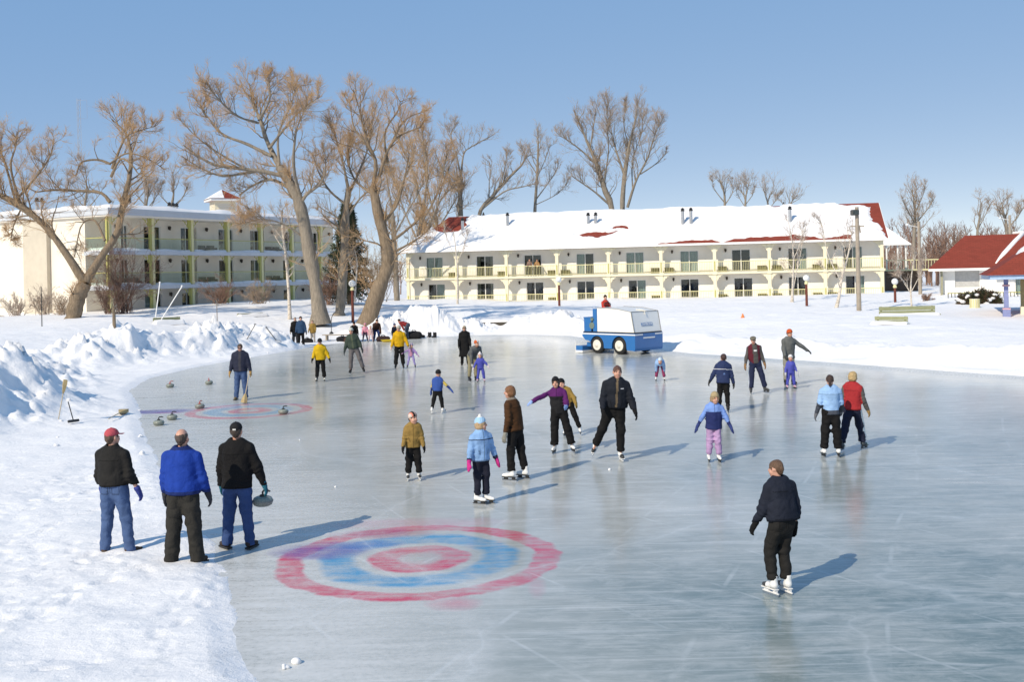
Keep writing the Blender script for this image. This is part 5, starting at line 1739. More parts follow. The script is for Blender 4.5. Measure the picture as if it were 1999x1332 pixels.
    if strip:   # side stripe down the outside of each leg
        mats_.append(cloth(strip))
        fc = V[F].mean(1)
        for n in J:
            j = J[n]
            for a, b in ((j['hp'], j['kn']), (j['kn'], j['an'])):
                ba = b - a
                t = np.clip(((fc - a) @ ba) / (ba @ ba), 0, 1)
                r = fc - a - t[:, None] * ba
                near_ = np.linalg.norm(r, axis=1) < .14
                ang_ = np.arctan2(np.abs(r[:, 1]), r[:, 0] * j['sg'])
                mi[near_ & (ang_ < .25) & (r[:, 0] * j['sg'] > .02)] = len(mats_) - 1
    if near:
        mats_.append(cloth(tuple(c * .5 for c in pc[0])))
        sid = len(mats_) - 1
        fc = V[F].mean(1) - hip
        for sg_ in (-1, 1):       # back pockets and side seams
            bx_, bz_ = np.abs(fc[:, 0] - sg_ * .085 * S), np.abs(fc[:, 2] + .02 * S)
            inn = (bx_ < .060 * S) & (bz_ < .065 * S) & (fc[:, 1] < -.03)
            mi[inn & ((bx_ > .048 * S) | (bz_ > .053 * S)) & (mi == 0)] = sid
        mi[(np.abs(fc[:, 0]) < .007) & (fc[:, 2] > -.08 * S) & (mi == 0)] = sid
        if legs in (JEANS, JEANS2):
            mats_.append(cloth((.40, .24, .10)))
            mi[(np.abs(fc[:, 0] - .09 * S) < .045 * S) & (np.abs(fc[:, 2] - .095 * S) < .025 * S) & (fc[:, 1] < -.03)] = len(mats_) - 1
    link('trousers', new_mesh('trousers', V, F, mats_, mi, True), root)
    # ---- jacket
    jk = jacket or {}
    cols = [top] + list(jk.get('cols', []))
    bulk = jk.get('bulk', 1.0) * build * (1.05 if near else 1.06)
    f = Field(lo, hi, gar_res)
    hem_p = hip + ez * (hem - .47) * h * 1.0 - ez * .02 * h
    f.cone(hem_p - ez * .06 * h, waist, .178 * S * bulk * jk.get('flare', 1.0), .172 * S * bulk, .04, .70, ey, 0)
    f.cone(waist, chest, .172 * S * bulk, .176 * S * bulk, .04, .70, ey, 0)
    f.cone(chest, hip + ez * tor * .80, 0.168 * S * bulk, .126 * S * bulk, .06, .70, ey, 0)
    f.cone(hip + ez * tor * .80, neck - ez * .02 * h, .118 * S * bulk, .070 * S, .06, .74, ey, 0)
    if jk.get('blouse'):
        f.cone(hem_p + ez * .05 * h, hem_p + ez * .055 * h, .186 * S * bulk, .186 * S * bulk, .04, .74, ey, 0)
    sleeve = 1 if jk.get('sleeve') is not None else 0
    for n in J:
        j = J[n]
        f.cone(j['sh'], neck - ez * .03 * h + ex * j['sg'] * .03 * h, .058 * S * bulk, .055 * S, .05, mid=0)
        sw_ = 0.92 if sleeve else 1.0
        f.cone(j['sh'], j['el'], .064 * S * bulk * sw_, .061 * S * bulk * sw_, .02, mid=sleeve)
        f.cone(j['el'], j['wr'] + (j['el'] - j['wr']) * .06, .062 * S * bulk * sw_, .054 * S * sw_, .02, mid=sleeve)
        if jk.get('cuffs'):
            f.cone(j['wr'] + (j['el'] - j['wr']) * .30, j['wr'] + (j['el'] - j['wr']) * .05, .055 * S * bulk, .05 * S, .01, mid=jk['cuffs'])
    if jk.get('collar', True):
        f.cone(neck - ez * .035 * h, neck + ez * .024 * h + ey * .0, .082 * S, .076 * S, .025, .95, ey, 0)
    if jk.get('hood'):
        f.ell(neck - ey * .075 * S - ez * .015 * h, (.10 * S, .06 * S, .085 * S), .04, Rt, jk.get('hoodid', 0))
    f.wrinkle(.011 * wr, 7.5, seed + 3, (1.15, 1, .75))
    if near:
        for n in J:
            j = J[n]
            f.folds(j['sh'], j['el'], .08 * S, .006, 3.4, .85, .35, seed + 6)
            f.folds(j['el'], j['wr'], .075 * S, .006, 3.4, .15, .3, seed + 7)
            f.folds(j['el'], j['wr'], .075 * S, .0045, 3.4, .9, .25, seed + 8)
    f.plane(hem_p, -ez)
    if jk.get('collar', True):   # hollow neck
        f.cone(neck - ez * .005 * h, neck + ez * .06 * h, .060 * S, .066 * S, 0, op='s')
        f.plane(neck + ez * .030 * h, ez - .25 * ey) if torso[0] < 35 and not kid else None
    V, F, fid = f.mesh()
    mi = np.minimum(fid, len(cols) - 1).astype(np.int32)
    fc = V[F].mean(1)
    lt = ((fc - hip) @ ez) / tor               # 0 hip .. 1 neck
    lx = (fc - hip) @ ex
    ly = (fc - hip) @ ey
    if 'split' in jk:                          # lower part in another colour
        zz, cid = jk['split']
        mi[(lt < zz) & (fid == 0)] = cid
        mi[(fid == 0) & (fc[:, 2] < (hip + ez * tor * zz)[2])] = cid
    if 'front' in jk:                          # centre strip (placket / open vest)
        w_, cid = jk['front']
        mi[(np.abs(lx) < w_) & (ly > 0.02) & (fid == 0)] = cid
    if 'band' in jk:                           # horizontal band
        a, b, cid = jk['band']
        mi[(lt > a) & (lt < b)] = cid
    if near and 'hemband' not in jk:
        cols.append(tuple(c * .55 for c in cols[0]))
        sid = len(cols) - 1
        if 'split' not in jk:
            mi[((fc - hem_p) @ ez < .030 * S) & (fid == 0)] = sid
        mi[(np.abs(lt - .70) < .010) & (ly < -.02) & (fid == 0) & (mi == 0)] = sid          # back yoke seam
        mi[(np.abs(lx) < .008) & (ly > .02) & (fid == 0) & (mi == 0)] = sid                   # zip
        for sg_ in (-1, 1):
            mi[(np.abs(lx - sg_ * .10 * S - (lt - .2) * sg_ * .12) < .009) & (ly > .02) & (lt > .08) & (lt < .32) & (mi == 0)] = sid
    if 'collarid' in jk:
        mi[lt > .985] = jk['collarid']
    if 'hemband' in jk:
        mi[((fc - hem_p) @ ez < .045 * S) & (fid == 0)] = jk['hemband']
    if 'patch' in jk:                          # small emblem on the chest or back: x, height, half w, half h, side, colour
        for (cx, cz, w_, h_, side, cid) in jk['patch']:
            mi[(np.abs(lx - cx * S) < w_ * S) & (np.abs(lt - cz) < h_) & (ly * side > .02) & (fid == 0)] = cid
    if 'fore' in jk:                           # forearms in another colour
        for n in J:
            j = J[n]
            t = ((fc - j['el']) @ (j['wr'] - j['el'])) / (fa * fa)
            dist = np.linalg.norm(fc - j['el'] - np.clip(t, 0, 1)[:, None] * (j['wr'] - j['el']), axis=1)
            mi[(dist < .10 * S) & (t > jk['fore'][0])] = jk['fore'][1]
    jo = link('jacket', new_mesh('jacket', V, F, [cloth(c) for c in cols], mi, True), root)
    if scarf is not None:
        s_ = MB(); s_.lathe([(.062 * S, -.03), (.078 * S, -.015), (.078 * S, .02), (.064 * S, .035)], 14)
        so = s_.build('scarf', cloth(scarf), root, smooth=True)
        M4 = Matrix.Translation(Vector(neck + ez * .03 * h)) @ Matrix([list(r) for r in Rt]).to_4x4()
        so.matrix_local = M4
    # ---- hands
    for n in J:
        j = J[n]
        g = gloves if gloves is not None else None
        hs = S if not kid else S * 1.08
        A2 = j['A2']
        w0 = j['wr']
        def hp(x, y, z_):
            return w0 + A2 @ V3(x * hs, y * hs, z_ * hs)
        res = .0080 if near else .013
        f = Field(w0 - .24 * hs, w0 + .24 * hs, res)
        sgn = j['sg']
        thick = 1.22 if g is not None else 1.0
        # palm faces the thigh: flat across x, fingers spread along y, curl towards the palm (-sgn x)
        f.cone(hp(0, 0, .04), hp(0, 0, -.02), .036 * hs * thick, .030 * hs * thick, .01)
        for yy in (-.022, 0, .022):
            f.cone(hp(0, yy, -.03), hp(-sgn * .004, yy * 1.1, -.085), .017 * hs * thick, .016 * hs * thick, .02)
        if mitten:
            f.ell(hp(-sgn * .012, 0, -.10), (.028 * hs, .048 * hs, .075 * hs), .02, A2)
        else:
            for yy, l1_, l2_ in ((.034, .036, .034), (.012, .042, .04), (-.011, .038, .038), (-.033, .03, .03)):
                a = hp(-sgn * .004, yy, -.088)
                b = hp(-sgn * .016, yy * 1.12, -.088 - l1_)
                c = hp(-sgn * .042, yy * 1.08, -.088 - l1_ - l2_ * .72)
                f.cone(a, b, .0105 * hs * thick, .0095 * hs * thick, .004)
                f.cone(b, c, .0095 * hs * thick, .008 * hs * thick, .004)
        f.cone(hp(-sgn * .006, .030, -.035), hp(-sgn * .018, .056, -.072), .015 * hs * thick, .012 * hs * thick, .012)
        f.cone(hp(-sgn * .018, .056, -.072), hp(-sgn * .03, .056, -.10), .012 * hs * thick, .0095 * hs * thick, .005)
        V, F, fid = f.mesh()
        link('glove' if g is not None else 'hand', new_mesh('glove', V, F, cloth(g) if g is not None else skin_mat(), None, True), root)
    # ---- footwear
    for n in J:
        j = J[n]
        tw = math.radians(-j['toe'])
        Rf = rot_z(tw)
        tilt = 0.0
        if feet == 'skate':     # a trailing foot pitches with the shin when it is off the ice
            gap = j['an'][2] - (ankle)
            if gap > .03:
                tilt = min(.7, gap * 2.2)
        Rf = Rf @ rot_x(-tilt)
        if feet == 'skate':
            roll_ = np.clip((j['kn'][0] - j['an'][0]) * .8, -.45, .45)
            Rf = rot_y(roll_ * 1.0) @ Rf
        fs = S if not kid else S * 1.05
        an = j['an']
        def fp(x, y, z_):
            return an + Rf @ V3(x * fs, y * fs, z_ * fs)
        f = Field(an - .26, an + .26, .0105 if near else .016)
        zb = -.045
        if feet == 'skate':
            f.cone(fp(0, -.02, .085), fp(0, -.02, -.01), .050 * fs, .048 * fs, .02, mid=0)
        else:
            f.cone(fp(0, -.02, .01), fp(0, -.02, -.02), .036 * fs, .040 * fs, .02, mid=0)
        f.cone(fp(0, -.035, -.03), fp(0, .10, zb), .040 * fs, .036 * fs, .03, mid=0)
        f.cone(fp(0, .10, zb), fp(0, .165, zb - .006), .038 * fs, .030 * fs, .02, mid=1 if isinstance(feetcol[0], tuple) and len(feetcol) > 1 else 0)
        f.plane(fp(0, 0, -.078), Rf @ V3(0, 0, -1))
        f.plane(fp(0, 0, .10), Rf @ V3(0, 0, 1))
        V, F, fid = f.mesh()
        fcs = [cloth(c) if feet != 'skate' else mat('boot_%02d%02d%02d' % tuple(int(x * 99) for x in c), c, .45, .08) for c in (feetcol if isinstance(feetcol[0], tuple) else (feetcol,))]
        bo = link('skate' if feet == 'skate' else 'shoe', new_mesh('boot', V, F, fcs, np.minimum(fid, len(fcs) - 1), True), root)
        if feet == 'skate':
            bl = MB()
            M_ = Rf
            def bx(cx, cy, cz, sx, sy, sz):
                bl.obox(fp(cx, cy, cz), M_ @ V3(sx * fs, 0, 0), M_ @ V3(0, sy * fs, 0), M_ @ V3(0, 0, sz * fs))
            hh_ = (sole / fs)
            bx(0, .055, -.082, .034, .135, .006)
            bx(0, -.045, -.088 - hh_ * .32, .013, .034, hh_ * .28)
            bx(0, .115, -.088 - hh_ * .32, .013, .040, hh_ * .28)
            bx(0, .04, -.080 - hh_ * .62, .008, .15, .007)
            bl.m = 1
            bx(0, .045, -.080 - hh_ * .86, .0045, .150, hh_ * .16)
            bl.build('blade', [fcs[0] if len(fcs) > 1 else M_BLACKM, M_BLADE], bo)
        else:
            so_ = MB()
            so_.obox(fp(0, .055, -.085), Rf @ V3(.04 * fs, 0, 0), Rf @ V3(0, .125 * fs, 0), Rf @ V3(0, 0, .012 * fs))
            so_.build('sole', M_BLACKM, bo)
    # ---- hair
    if hair:
        st, col = hair
        f = Field(hc - .30 * q - .05, hc + .24 * q, .010 if near else .014)
        if st == 'short':
            f.ell(H(0, -.014, .028), (.084 * q, .101 * q, .100 * q), .01, Rh)
            f.cone(H(0, -.06, -.02), H(0, -.055, -.05), .052 * q, .040 * q, .03)
            f.ell(H(0, .115, -.04), (.12 * q, .075 * q, .095 * q), 0, Rh, op='s')
            f.plane(H(0, .02, -.03), Rh @ V3(0, 1, -.75))
        elif st == 'bald':
            f.ell(H(0, -.012, .015), (.081 * q, .098 * q, .088 * q), .01, Rh)
            f.cone(H(0, -.06, -.02), H(0, -.055, -.05), .052 * q, .040 * q, .03)
            f.ell(H(0, -.035, .125), (.058 * q, .085 * q, .07 * q), 0, Rh, op='s')
            f.ell(H(0, .105, -.02), (.12 * q, .085 * q, .14 * q), 0, Rh, op='s')
            f.plane(H(0, .02, -.03), Rh @ V3(0, 1, -.75))
        elif st in ('bob', 'long'):
            f.ell(H(0, -.012, .025), (.095 * q, .108 * q, .104 * q), .02, Rh)
            f.ell(H(0, -.025, -.045), (.096 * q, .085 * q, .066 * q), .04, Rh)
            if st == 'long':
                f.cone(H(0, -.06, -.08), H(0, -.07, -.17), .065 * q, .045 * q, .04)
            f.ell(H(0, .125, -.045), (.062 * q, .09 * q, .12 * q), 0, Rh, op='s')
        elif st == 'tail':
            f.ell(H(0, -.012, .028), (.082 * q, .099 * q, .097 * q), .01, Rh)
            f.ell(H(0, -.10, -.01), (.035 * q, .035 * q, .04 * q), .02, Rh)
            f.cone(H(0, -.115, -.03), H(0, -.12, -.15), .034 * q, .018 * q, .02)
            f.ell(H(0, .12, -.03), (.075 * q, .085 * q, .10 * q), 0, Rh, op='s')
            f.plane(H(0, .02, -.055), Rh @ V3(0, .6, -1))
        if hat:
            f.plane(H(0, 0, .055), hz)
        f.wrinkle(.006 * q, 30, seed + 9, (1, 1, .5))
        V, F, fid = f.mesh()
        link('hair', new_mesh('hair', V, F, hair_mat(col), None, True), root)
    # ---- hat
    if hat:
        st = hat[0]
        cols_ = hat[1:]
        f = Field(hc - .22 * q, hc + .30 * q, .010 if near else .014)
        if st in ('beanie', 'pom', 'stripe', 'helmet'):
            f.ell(H(0, -.012, .045), (.090 * q, .106 * q, .108 * q), .01, Rh, 0)
            f.plane(H(0, 0, .030), Rh @ V3(0, .35, -1))
            f.cone(H(0, -.012, .045), H(0, -.013, .046), .094 * q, .094 * q, 0, mid=len(cols_) - 1 if st == 'pom' else 0)
            f.plane(H(0, 0, .018), Rh @ V3(0, .38, -1))
            if st == 'pom':
                f.ell(H(0, -.01, .165), (.03 * q,) * 3, .008, mid=1)
            if st == 'helmet':
                f.cone(H(0, .07, .05), H(0, .13, .04), .06 * q, .055 * q, .01, .22, hz, 0)
        elif st == 'cap':
            f.ell(H(0, -.010, .045), (.086 * q, .104 * q, .088 * q), .01, Rh, 0)
            f.plane(H(0, 0, .030), Rh @ V3(0, .12, -1))
            f.cone(H(0, .075, .040), H(0, .145, .028), .062 * q, .050 * q, .012, .16, hz, 0)
            f.ell(H(0, -.012, .134), (.010 * q,) * 3, .004, mid=0)
        elif st == 'flat':
            f.ell(H(0, -.005, .07), (.098 * q, .125 * q, .055 * q), .01, Rh, 0)
            f.cone(H(0, .08, .055), H(0, .13, .045), .06 * q, .045 * q, .012, .2, hz, 0)
            f.plane(H(0, 0, .035), Rh @ V3(0, .1, -1))
        V, F, fid = f.mesh()
        fc = V[F].mean(1)
        mi = np.minimum(fid, len(cols_) - 1).astype(np.int32)
        if st == 'stripe':
            a_ = ((fc - hc) @ hx) / q
            k_ = np.floor((a_ + .5) / .022).astype(int)
            mi = np.where(np.abs(a_) < .2, k_ % len(cols_), 0).astype(np.int32)
        if st == 'pom':
            b_ = ((fc - hc) @ hz) / q
            mi = np.where(b_ > .135, 1, 0).astype(np.int32)
        link('hat', new_mesh('hat', V, F, [cloth(c) for c in cols_], mi, True), root)
        if st == 'cap' and visor:      # strap patch at the back
            mm_ = MB()
            mm_.obox(H(0, -.112, .045), Rh @ V3(.022 * q, 0, 0), Rh @ V3(0, .003, 0), Rh @ V3(0, 0, .010 * q))
            mm_.build('hat_badge', cloth((.75, .74, .7)), root)
    if visor == 'glasses':
        gl = MB()
        for sg in (-1, 1):
            gl.obox(H(sg * .034, .105, .02), Rh @ V3(.026 * q, 0, 0), Rh @ V3(0, .004 * q, 0), Rh @ V3(0, 0, .017 * q))
            gl.obox(H(sg * .074, .04, .024), Rh @ V3(.003 * q, 0, 0), Rh @ V3(0, .062 * q, 0), Rh @ V3(0, 0, .004 * q))
        gl.obox(H(0, .108, .026), Rh @ V3(.01 * q, 0, 0), Rh @ V3(0, .003 * q, 0), Rh @ V3(0, 0, .004 * q))
        gl.build('glasses', M_BLACKM, root)
    root['_hand'] = list(map(float, J['R']['wr'] + J['R']['A2'] @ V3(0, 0, -.10 * S)))
    return root
def hand_world(o, key='_hand'):
    v = Vector(o[key])
    M4 = Matrix.Translation(o.location) @ Matrix.Rotation(o.rotation_euler[2], 4, 'Z')
    del o[key]
    return M4 @ v
# ------------------------------------------------------------------ the people
BLK, NAVY, CHAR = (.012, .0115, .012), (.018, .023, .045), (.022, .021, .020)
WHT = (.80, .79, .77)
G = 'people on and around the ice'
person(230, 1086, 1.76, 12, 'man in pink red cap, black jacket and blue jeans seen from behind', CHAR, JEANS, G, near=True, feet='shoe', feetcol=(.10, .065, .04), gloves=(.06, .08, .32),
       hat=('cap', (.55, .10, .12)), hair=('short', (.18, .11, .07)), jacket=dict(blouse=True, bulk=1.06), hem=.505, build=1.08, head=(22, 0), la=(8, 6, 14), ra=(-2, 9, 24), ll=(0, 4, 3, -14), rl=(2, 9, 4, 28), torso=(-1, -2))
person(361, 1105, 1.82, 3, 'balding man in bright blue jacket and grey trousers seen from behind', (.016, .055, .34), (.034, .032, .028), G, near=True, feet='shoe', feetcol=(.07, .05, .04), gloves=(.05, .05, .06),
       hair=('bald', (.12, .08, .06)), jacket=dict(blouse=True, bulk=1.06, cols=[(.015, .03, .14)], collarid=1, hemband=1), hem=.475, build=1.10, head=(4, -2), la=(4, 5, 18), ra=(6, 7, 16), ll=(0, 5, 0, -16), rl=(0, 6, 0, 18), cuff=1.3)
p3 = person(466, 1073, 1.78, 6, 'man in black jacket, black cap and jeans carrying a curling stone', BLK, JEANS2, G, near=True, feet='boot', feetcol=(.06, .045, .04), gloves=(.03, .16, .22),
       hat=('cap', (.02, .02, .022)), visor=True, hair=('short', (.10, .07, .05)), jacket=dict(bulk=1.10, flare=1.06), hem=.44, build=1.06, head=(-6, -4), la=(4, 5, 16), ra=(8, 14, 2), ll=(0, 5, 0, -50), rl=(0, 5, 0, 12))
p4 = person(1523, 1162, 1.52, -28, 'skater in dark navy jacket gliding away with bent knees', (.018, .022, .036), CHAR, G, near=True, feetcol=((.80, .79, .77), (.05, .05, .05)), gloves=BLK,
       hair=('short', (.22, .12, .065)), jacket=dict(blouse=True, bulk=1.15), hem=.49, build=1.05, head=(-24, 8), torso=(9, 3), la=(14, 8, 22), ra=(-4, 6, 24), ll=(17, 3, 26, -2), rl=(12, 0, 20, 4), cuff=1.08)
person(1187, 898, 1.88, 178, 'smiling man in dark zip jacket skating toward the camera', (.016, .019, .027), BLK, G, near=True, feetcol=((.78, .77, .75), (.04, .04, .04)), gloves=BLK,
       hair=('short', (.20, .09, .06)), jacket=dict(blouse=True, bulk=1.15, cols=[(.16, .12, .075), (.7, .72, .75)], front=(.022, 1), patch=[(-.09, .72, .03, .022, 1, 2)]), hem=.50, build=1.06, head=(-4, 6), torso=(4, -4), la=(12, 16, 24), ra=(12, 6, 40), rl=(-14, 20, 14, 20), ll=(6, 0, 10, -6), cuff=1.05)
person(1012, 938, 1.70, -62, 'woman in brown jacket with auburn bob hair and white skates', (.075, .034, .014), BLK, G, near=True, feetcol=WHT, gloves=(.30, .29, .25),
       hair=('bob', (.36, .16, .06)), jacket=dict(bulk=1.06, cols=[(.26, .22, .18)], collarid=1, flare=1.12), hem=.46, head=(-30, 0), torso=(8, 0), la=(2, 8, 14), ra=(4, 6, 10), ll=(8, 2, 10, -4), rl=(-6, 3, 4, 4), cuff=1.0)
person(1100, 885, 1.56, 186, 'woman in purple jacket and black bib overalls reaching out one arm', (.12, .022, .14), BLK, G, near=True, feetcol=WHT, gloves=(.32, .46, .78),
       hat=('beanie', (.018, .018, .02)), hair=('long', (.10, .06, .04)), jacket=dict(bulk=1.0, cols=[(.12, .022, .14), (.02, .02, .022)], sleeve=1, split=(.66, 2)), hem=.46, head=(6, 6), torso=(4, 4), ra=(38, 70, 6), la=(18, 4, 68), rl=(0, 2, 2, 12), ll=(2, 15, 4, -18), cuff=1.35)
person(1118, 850, 1.30, 192, 'child in mustard coat and black hat skating behind the purple jacket', (.33, .215, .055), BLK, G, near=True, kid=True, feetcol=WHT, gloves=(.3, .2, .05),
       hat=('beanie', (.018, .018, .02)), hair=('short', (.12, .08, .05)), jacket=dict(bulk=1.12, collar=True), hem=.44, head=(2, 4), torso=(6, 14), la=(20, 14, 30), ra=(20, 8, 40), ll=(0, 20, 4, -10), rl=(10, 0, 14, 6), cuff=1.1)
person(941, 984, 1.38, 150, 'girl in light blue hat with white pompom and magenta mittens', (.28, .47, .78), (.018, .020, .035), G, near=True, kid=True, feetcol=WHT, gloves=(.62, .04, .26), mitten=True,
       hat=('pom', (.40, .63, .86), (.80, .80, .78)), hair=('bob', (.80, .55, .30)), jacket=dict(bulk=1.16, cols=[(.025, .03, .07), (.75, .75, .78)], fore=(.62, 1), band=(.69, .735, 1)), hem=.44, head=(-58, -2), torso=(0, 0), la=(-2, 16, 10), ra=(4, 14, 14), ll=(0, 1, 0, -30), rl=(0, 1, 0, -34), cuff=1.05)
person(808, 938, 1.21, 172, 'child in mustard jacket and striped knit hat facing the camera', (.32, .205, .06), BLK, G, near=True, kid=True, feetcol=((.75, .74, .72), (.05, .05, .05)), gloves=BLK,
       hat=('stripe', (.03, .02, .02), (.72, .25, .17), (.65, .55, .48), (.03, .02, .02)), hair=('short', (.12, .08, .05)), jacket=dict(bulk=1.2, hood=False), hem=.42, head=(-40, 0), la=(10, 8, 22), ra=(10, 8, 22), ll=(0, 4, 0, -6), rl=(0, 4, 0, 6), cuff=1.25)
person(854, 808, 1.16, 14, 'child in blue jacket with yellow sleeve patches seen from behind', (.045, .10, .36), BLK, G, kid=True, feetcol=((.75, .74, .72), (.05, .05, .05)), gloves=(.05, .11, .4), mitten=True,
       hat=('beanie', (.02, .02, .022)), jacket=dict(bulk=1.15, cols=[(.62, .46, .10), (.03, .05, .2)], sleeve=1, fore=(.1, 2)), hem=.45, head=(0, 6), torso=(6, 2), la=(6, 14, 20), ra=(4, 44, 6), ll=(-8, 8, 10, -16), rl=(6, 8, 6, 18), cuff=1.15)
person(1394, 902, 1.34, 182, 'girl in beige knit hat, two tone blue coat and lilac pants', (.22, .36, .78), (.52, .34, .58), G, near=True, kid=True, feetcol=WHT, gloves=(.04, .06, .2), mitten=True,
       hat=('beanie', (.42, .33, .19)), hair=('bob', (.65, .42, .22)), jacket=dict(bulk=1.12, cols=[(.22, .36, .78), (.028, .04, .15)], sleeve=1, split=(.62, 2), fore=(.45, 2), flare=1.16), hem=.41, head=(-14, 6), torso=(8, -2), la=(8, 24, 16), ra=(6, 24, 12), ll=(4, 2, 6, -4), rl=(0, 3, 4, 6), cuff=1.1)
person(1413, 806, 1.52, 6, 'boy in navy hooded jacket with white shoulder stripe seen from behind', (.030, .045, .12), BLK, G, near=True, kid=True, feetcol=BLK, gloves=(.03, .03, .03),
       hair=('short', (.09, .04, .03)), jacket=dict(bulk=1.2, cols=[(.75, .75, .78), (.12, .2, .42)], hood=True, band=(.60, .635, 1), patch=[(.02, .36, .03, .05, -1, 2)]), hem=.43, head=(0, 4), la=(4, 20, 24), ra=(2, 12, 14), torso=(6, 3))
person(1480, 769, 1.72, 176, 'man in maroon vest, flat cap and navy striped track pants', (.13, .022, .035), (.025, .032, .075), G, feetcol=((.06, .06, .06), (.06, .06, .06)), gloves=(.30, .17, .08),
       hat=('flat', (.19, .17, .13)), hair=('short', (.2, .13, .08)), jacket=dict(bulk=1.04, cols=[(.10, .095, .09), (.8, .8, .8)], sleeve=1, front=(.075, 1), patch=[(0, .66, .052, .035, 1, 2)]), hem=.47, head=(16, 12), torso=(2, 4), la=(2, 10, 6), ra=(4, 16, 12), ll=(2, 15, 4, -20), rl=(0, 4, 0, 16), strip=(.65, .7, .78), cuff=1.15)
person(1541, 753, 1.78, 168, 'person in grey parka and orange hat with one arm stretched out', (.145, .150, .145), (.30, .29, .24), G, feetcol=BLK, gloves=(.05, .05, .05),
       hat=('beanie', (.58, .10, .03)), hair=('short', (.25, .12, .06)), jacket=dict(bulk=1.1, hood=True, cols=[(.5, .5, .5)]), hem=.42, head=(-18, 10), torso=(3, 0), la=(6, 52, 6), ra=(14, 6, 30), ll=(0, 3, 0), rl=(0, 3, 0))
person(1544, 760, 1.02, 176, 'toddler in royal blue snowsuit and white hat before the grey parka', (.10, .11, .50), (.09, .10, .48), G, kid=True, feetcol=(.62, .38, .48), gloves=(.6, .6, .65), mitten=True,
       hat=('beanie', (.80, .78, .76)), jacket=dict(bulk=1.2), hem=.40, head=(10, 0), torso=(4, 0), la=(8, 16, 20), ra=(8, 16, 20), ll=(0, 8, 0), rl=(0, 8, 0), cuff=1.3)
person(1289, 744, 1.22, 186, 'child in pale blue jacket bending down with hands near the knees', (.34, .52, .82), (.30, .05, .13), G, kid=True, feetcol=WHT, gloves=(.5, .62, .8), mitten=True,
       hat=('beanie', (.62, .72, .80)), jacket=dict(bulk=1.2, cols=[(.03, .04, .12)], fore=(.7, 1)), hem=.45, head=(0, -20), torso=(100, 0), la=(66, 8, 12), ra=(66, 8, 12), ll=(18, 8, 24), rl=(18, 8, 24), cuff=1.15)
person(1623, 893, 1.60, 4, 'woman with dark ponytail in light blue jacket seen from behind', (.35, .55, .86), BLK, G, near=True, feetcol=WHT, gloves=(.2, .2, .22),
       hair=('tail', (.085, .045, .03)), jacket=dict(bulk=1.05, cols=[(.075, .085, .11)], split=(.08, 1), fore=(-.1, 1)), hem=.455, head=(14, 2), torso=(1, 0), la=(-6, 10, 30), ra=(14, 10, 30), ll=(0, 5, 0, -6), rl=(0, 4, 0, 6), cuff=1.3)
person(1664, 880, 1.62, 42, 'blonde woman in red vest with grey sleeves striding to the right', (.42, .035, .04), (.020, .024, .05), G, near=True, feetcol=((.05, .06, .07), (.35, .50, .45)), gloves=(.42, .26, .10),
       hair=('bob', (.85, .60, .28)), jacket=dict(bulk=1.10, cols=[(.12, .115, .11)], sleeve=1, flare=1.05), hem=.46, head=(14, 2), torso=(3, 0), la=(-16, 8, 10), ra=(12, 8, 16), ll=(-18, 4, 8, -4), rl=(20, 2, 4, 4), strip=(.62, .72, .78), cuff=1.2)
p20 = person(471, 781, 1.80, 176, 'curler in navy coat and jeans standing by the far painted rings', (.030, .034, .06), JEANS, G, feet='boot', feetcol=(.28, .21, .12), gloves=(.46, .27, .09),
       hair=('short', (.14, .09, .06)), visor='glasses', jacket=dict(bulk=1.18, cols=[(.06, .06, .075)], front=(.04, 1)), hem=.455, build=1.05, head=(-4, 14), la=(4, 12, 8), ra=(4, 12, 8), ll=(0, 4, 0, -12), rl=(0, 4, 0, 12))
person(626, 745, 1.55, 176, 'boy in bright yellow jacket and dark helmet facing the camera', (.68, .44, .015), BLK, G, kid=True, feetcol=((.05, .05, .05), (.7, .68, .6)), gloves=BLK,
       hat=('helmet', (.02, .02, .022)), hair=('short', (.05, .04, .03)), jacket=dict(bulk=1.26, cols=[(.02, .02, .02)], fore=(.85, 1)), hem=.445, head=(-2, 12), torso=(4, 0), la=(4, 22, 14), ra=(12, 14, 24), ll=(0, 4, 4), rl=(2, 5, 4), cuff=1.15)
person(697, 729, 1.80, 180, 'man in dark green jacket and grey trousers skating with legs apart', (.055, .075, .06), (.17, .155, .155), G, feetcol=BLK, gloves=(.04, .05, .05),
       hat=('beanie', (.62, .63, .56)), hair=('short', (.1, .08, .06)), jacket=dict(blouse=True, bulk=1.16, cols=[(.10, .12, .08)], front=(.03, 1)), hem=.49, head=(4, 10), torso=(8, 6), la=(4, 14, 10), ra=(6, 18, 14), ll=(0, 18, 6, -20), rl=(4, 4, 10, 8), cuff=1.1)
person(780, 720, 1.76, 174, 'man in golden yellow jacket and black pants beside a toddler', (.70, .40, .012), BLK, G, feetcol=BLK, gloves=(.6, .4, .3),
       hat=('beanie', (.55, .50, .42)), hair=('short', (.12, .09, .06)), jacket=dict(bulk=1.18, cols=[(.04, .03, .02)], fore=(.95, 1)), hem=.455, head=(14, 14), torso=(6, 0), la=(6, 20, 10), ra=(4, 14, 12), ll=(0, 4, 0), rl=(0, 5, 0), cuff=1.2)
person(803, 719, .98, 176, 'toddler in lilac and pink snowsuit held by the yellow jacket', (.42, .28, .58), (.36, .30, .62), G, kid=True, feetcol=BLK, gloves=(.5, .3, .5), mitten=True,
       hat=('beanie', (.42, .36, .50)), jacket=dict(bulk=1.12, cols=[(.62, .30, .42)], front=(.05, 1)), hem=.42, head=(0, 0), torso=(6, -4), la=(10, 40, 10), ra=(20, 60, 20), ll=(6, 14, 6), rl=(4, 14, 6), cuff=1.1)
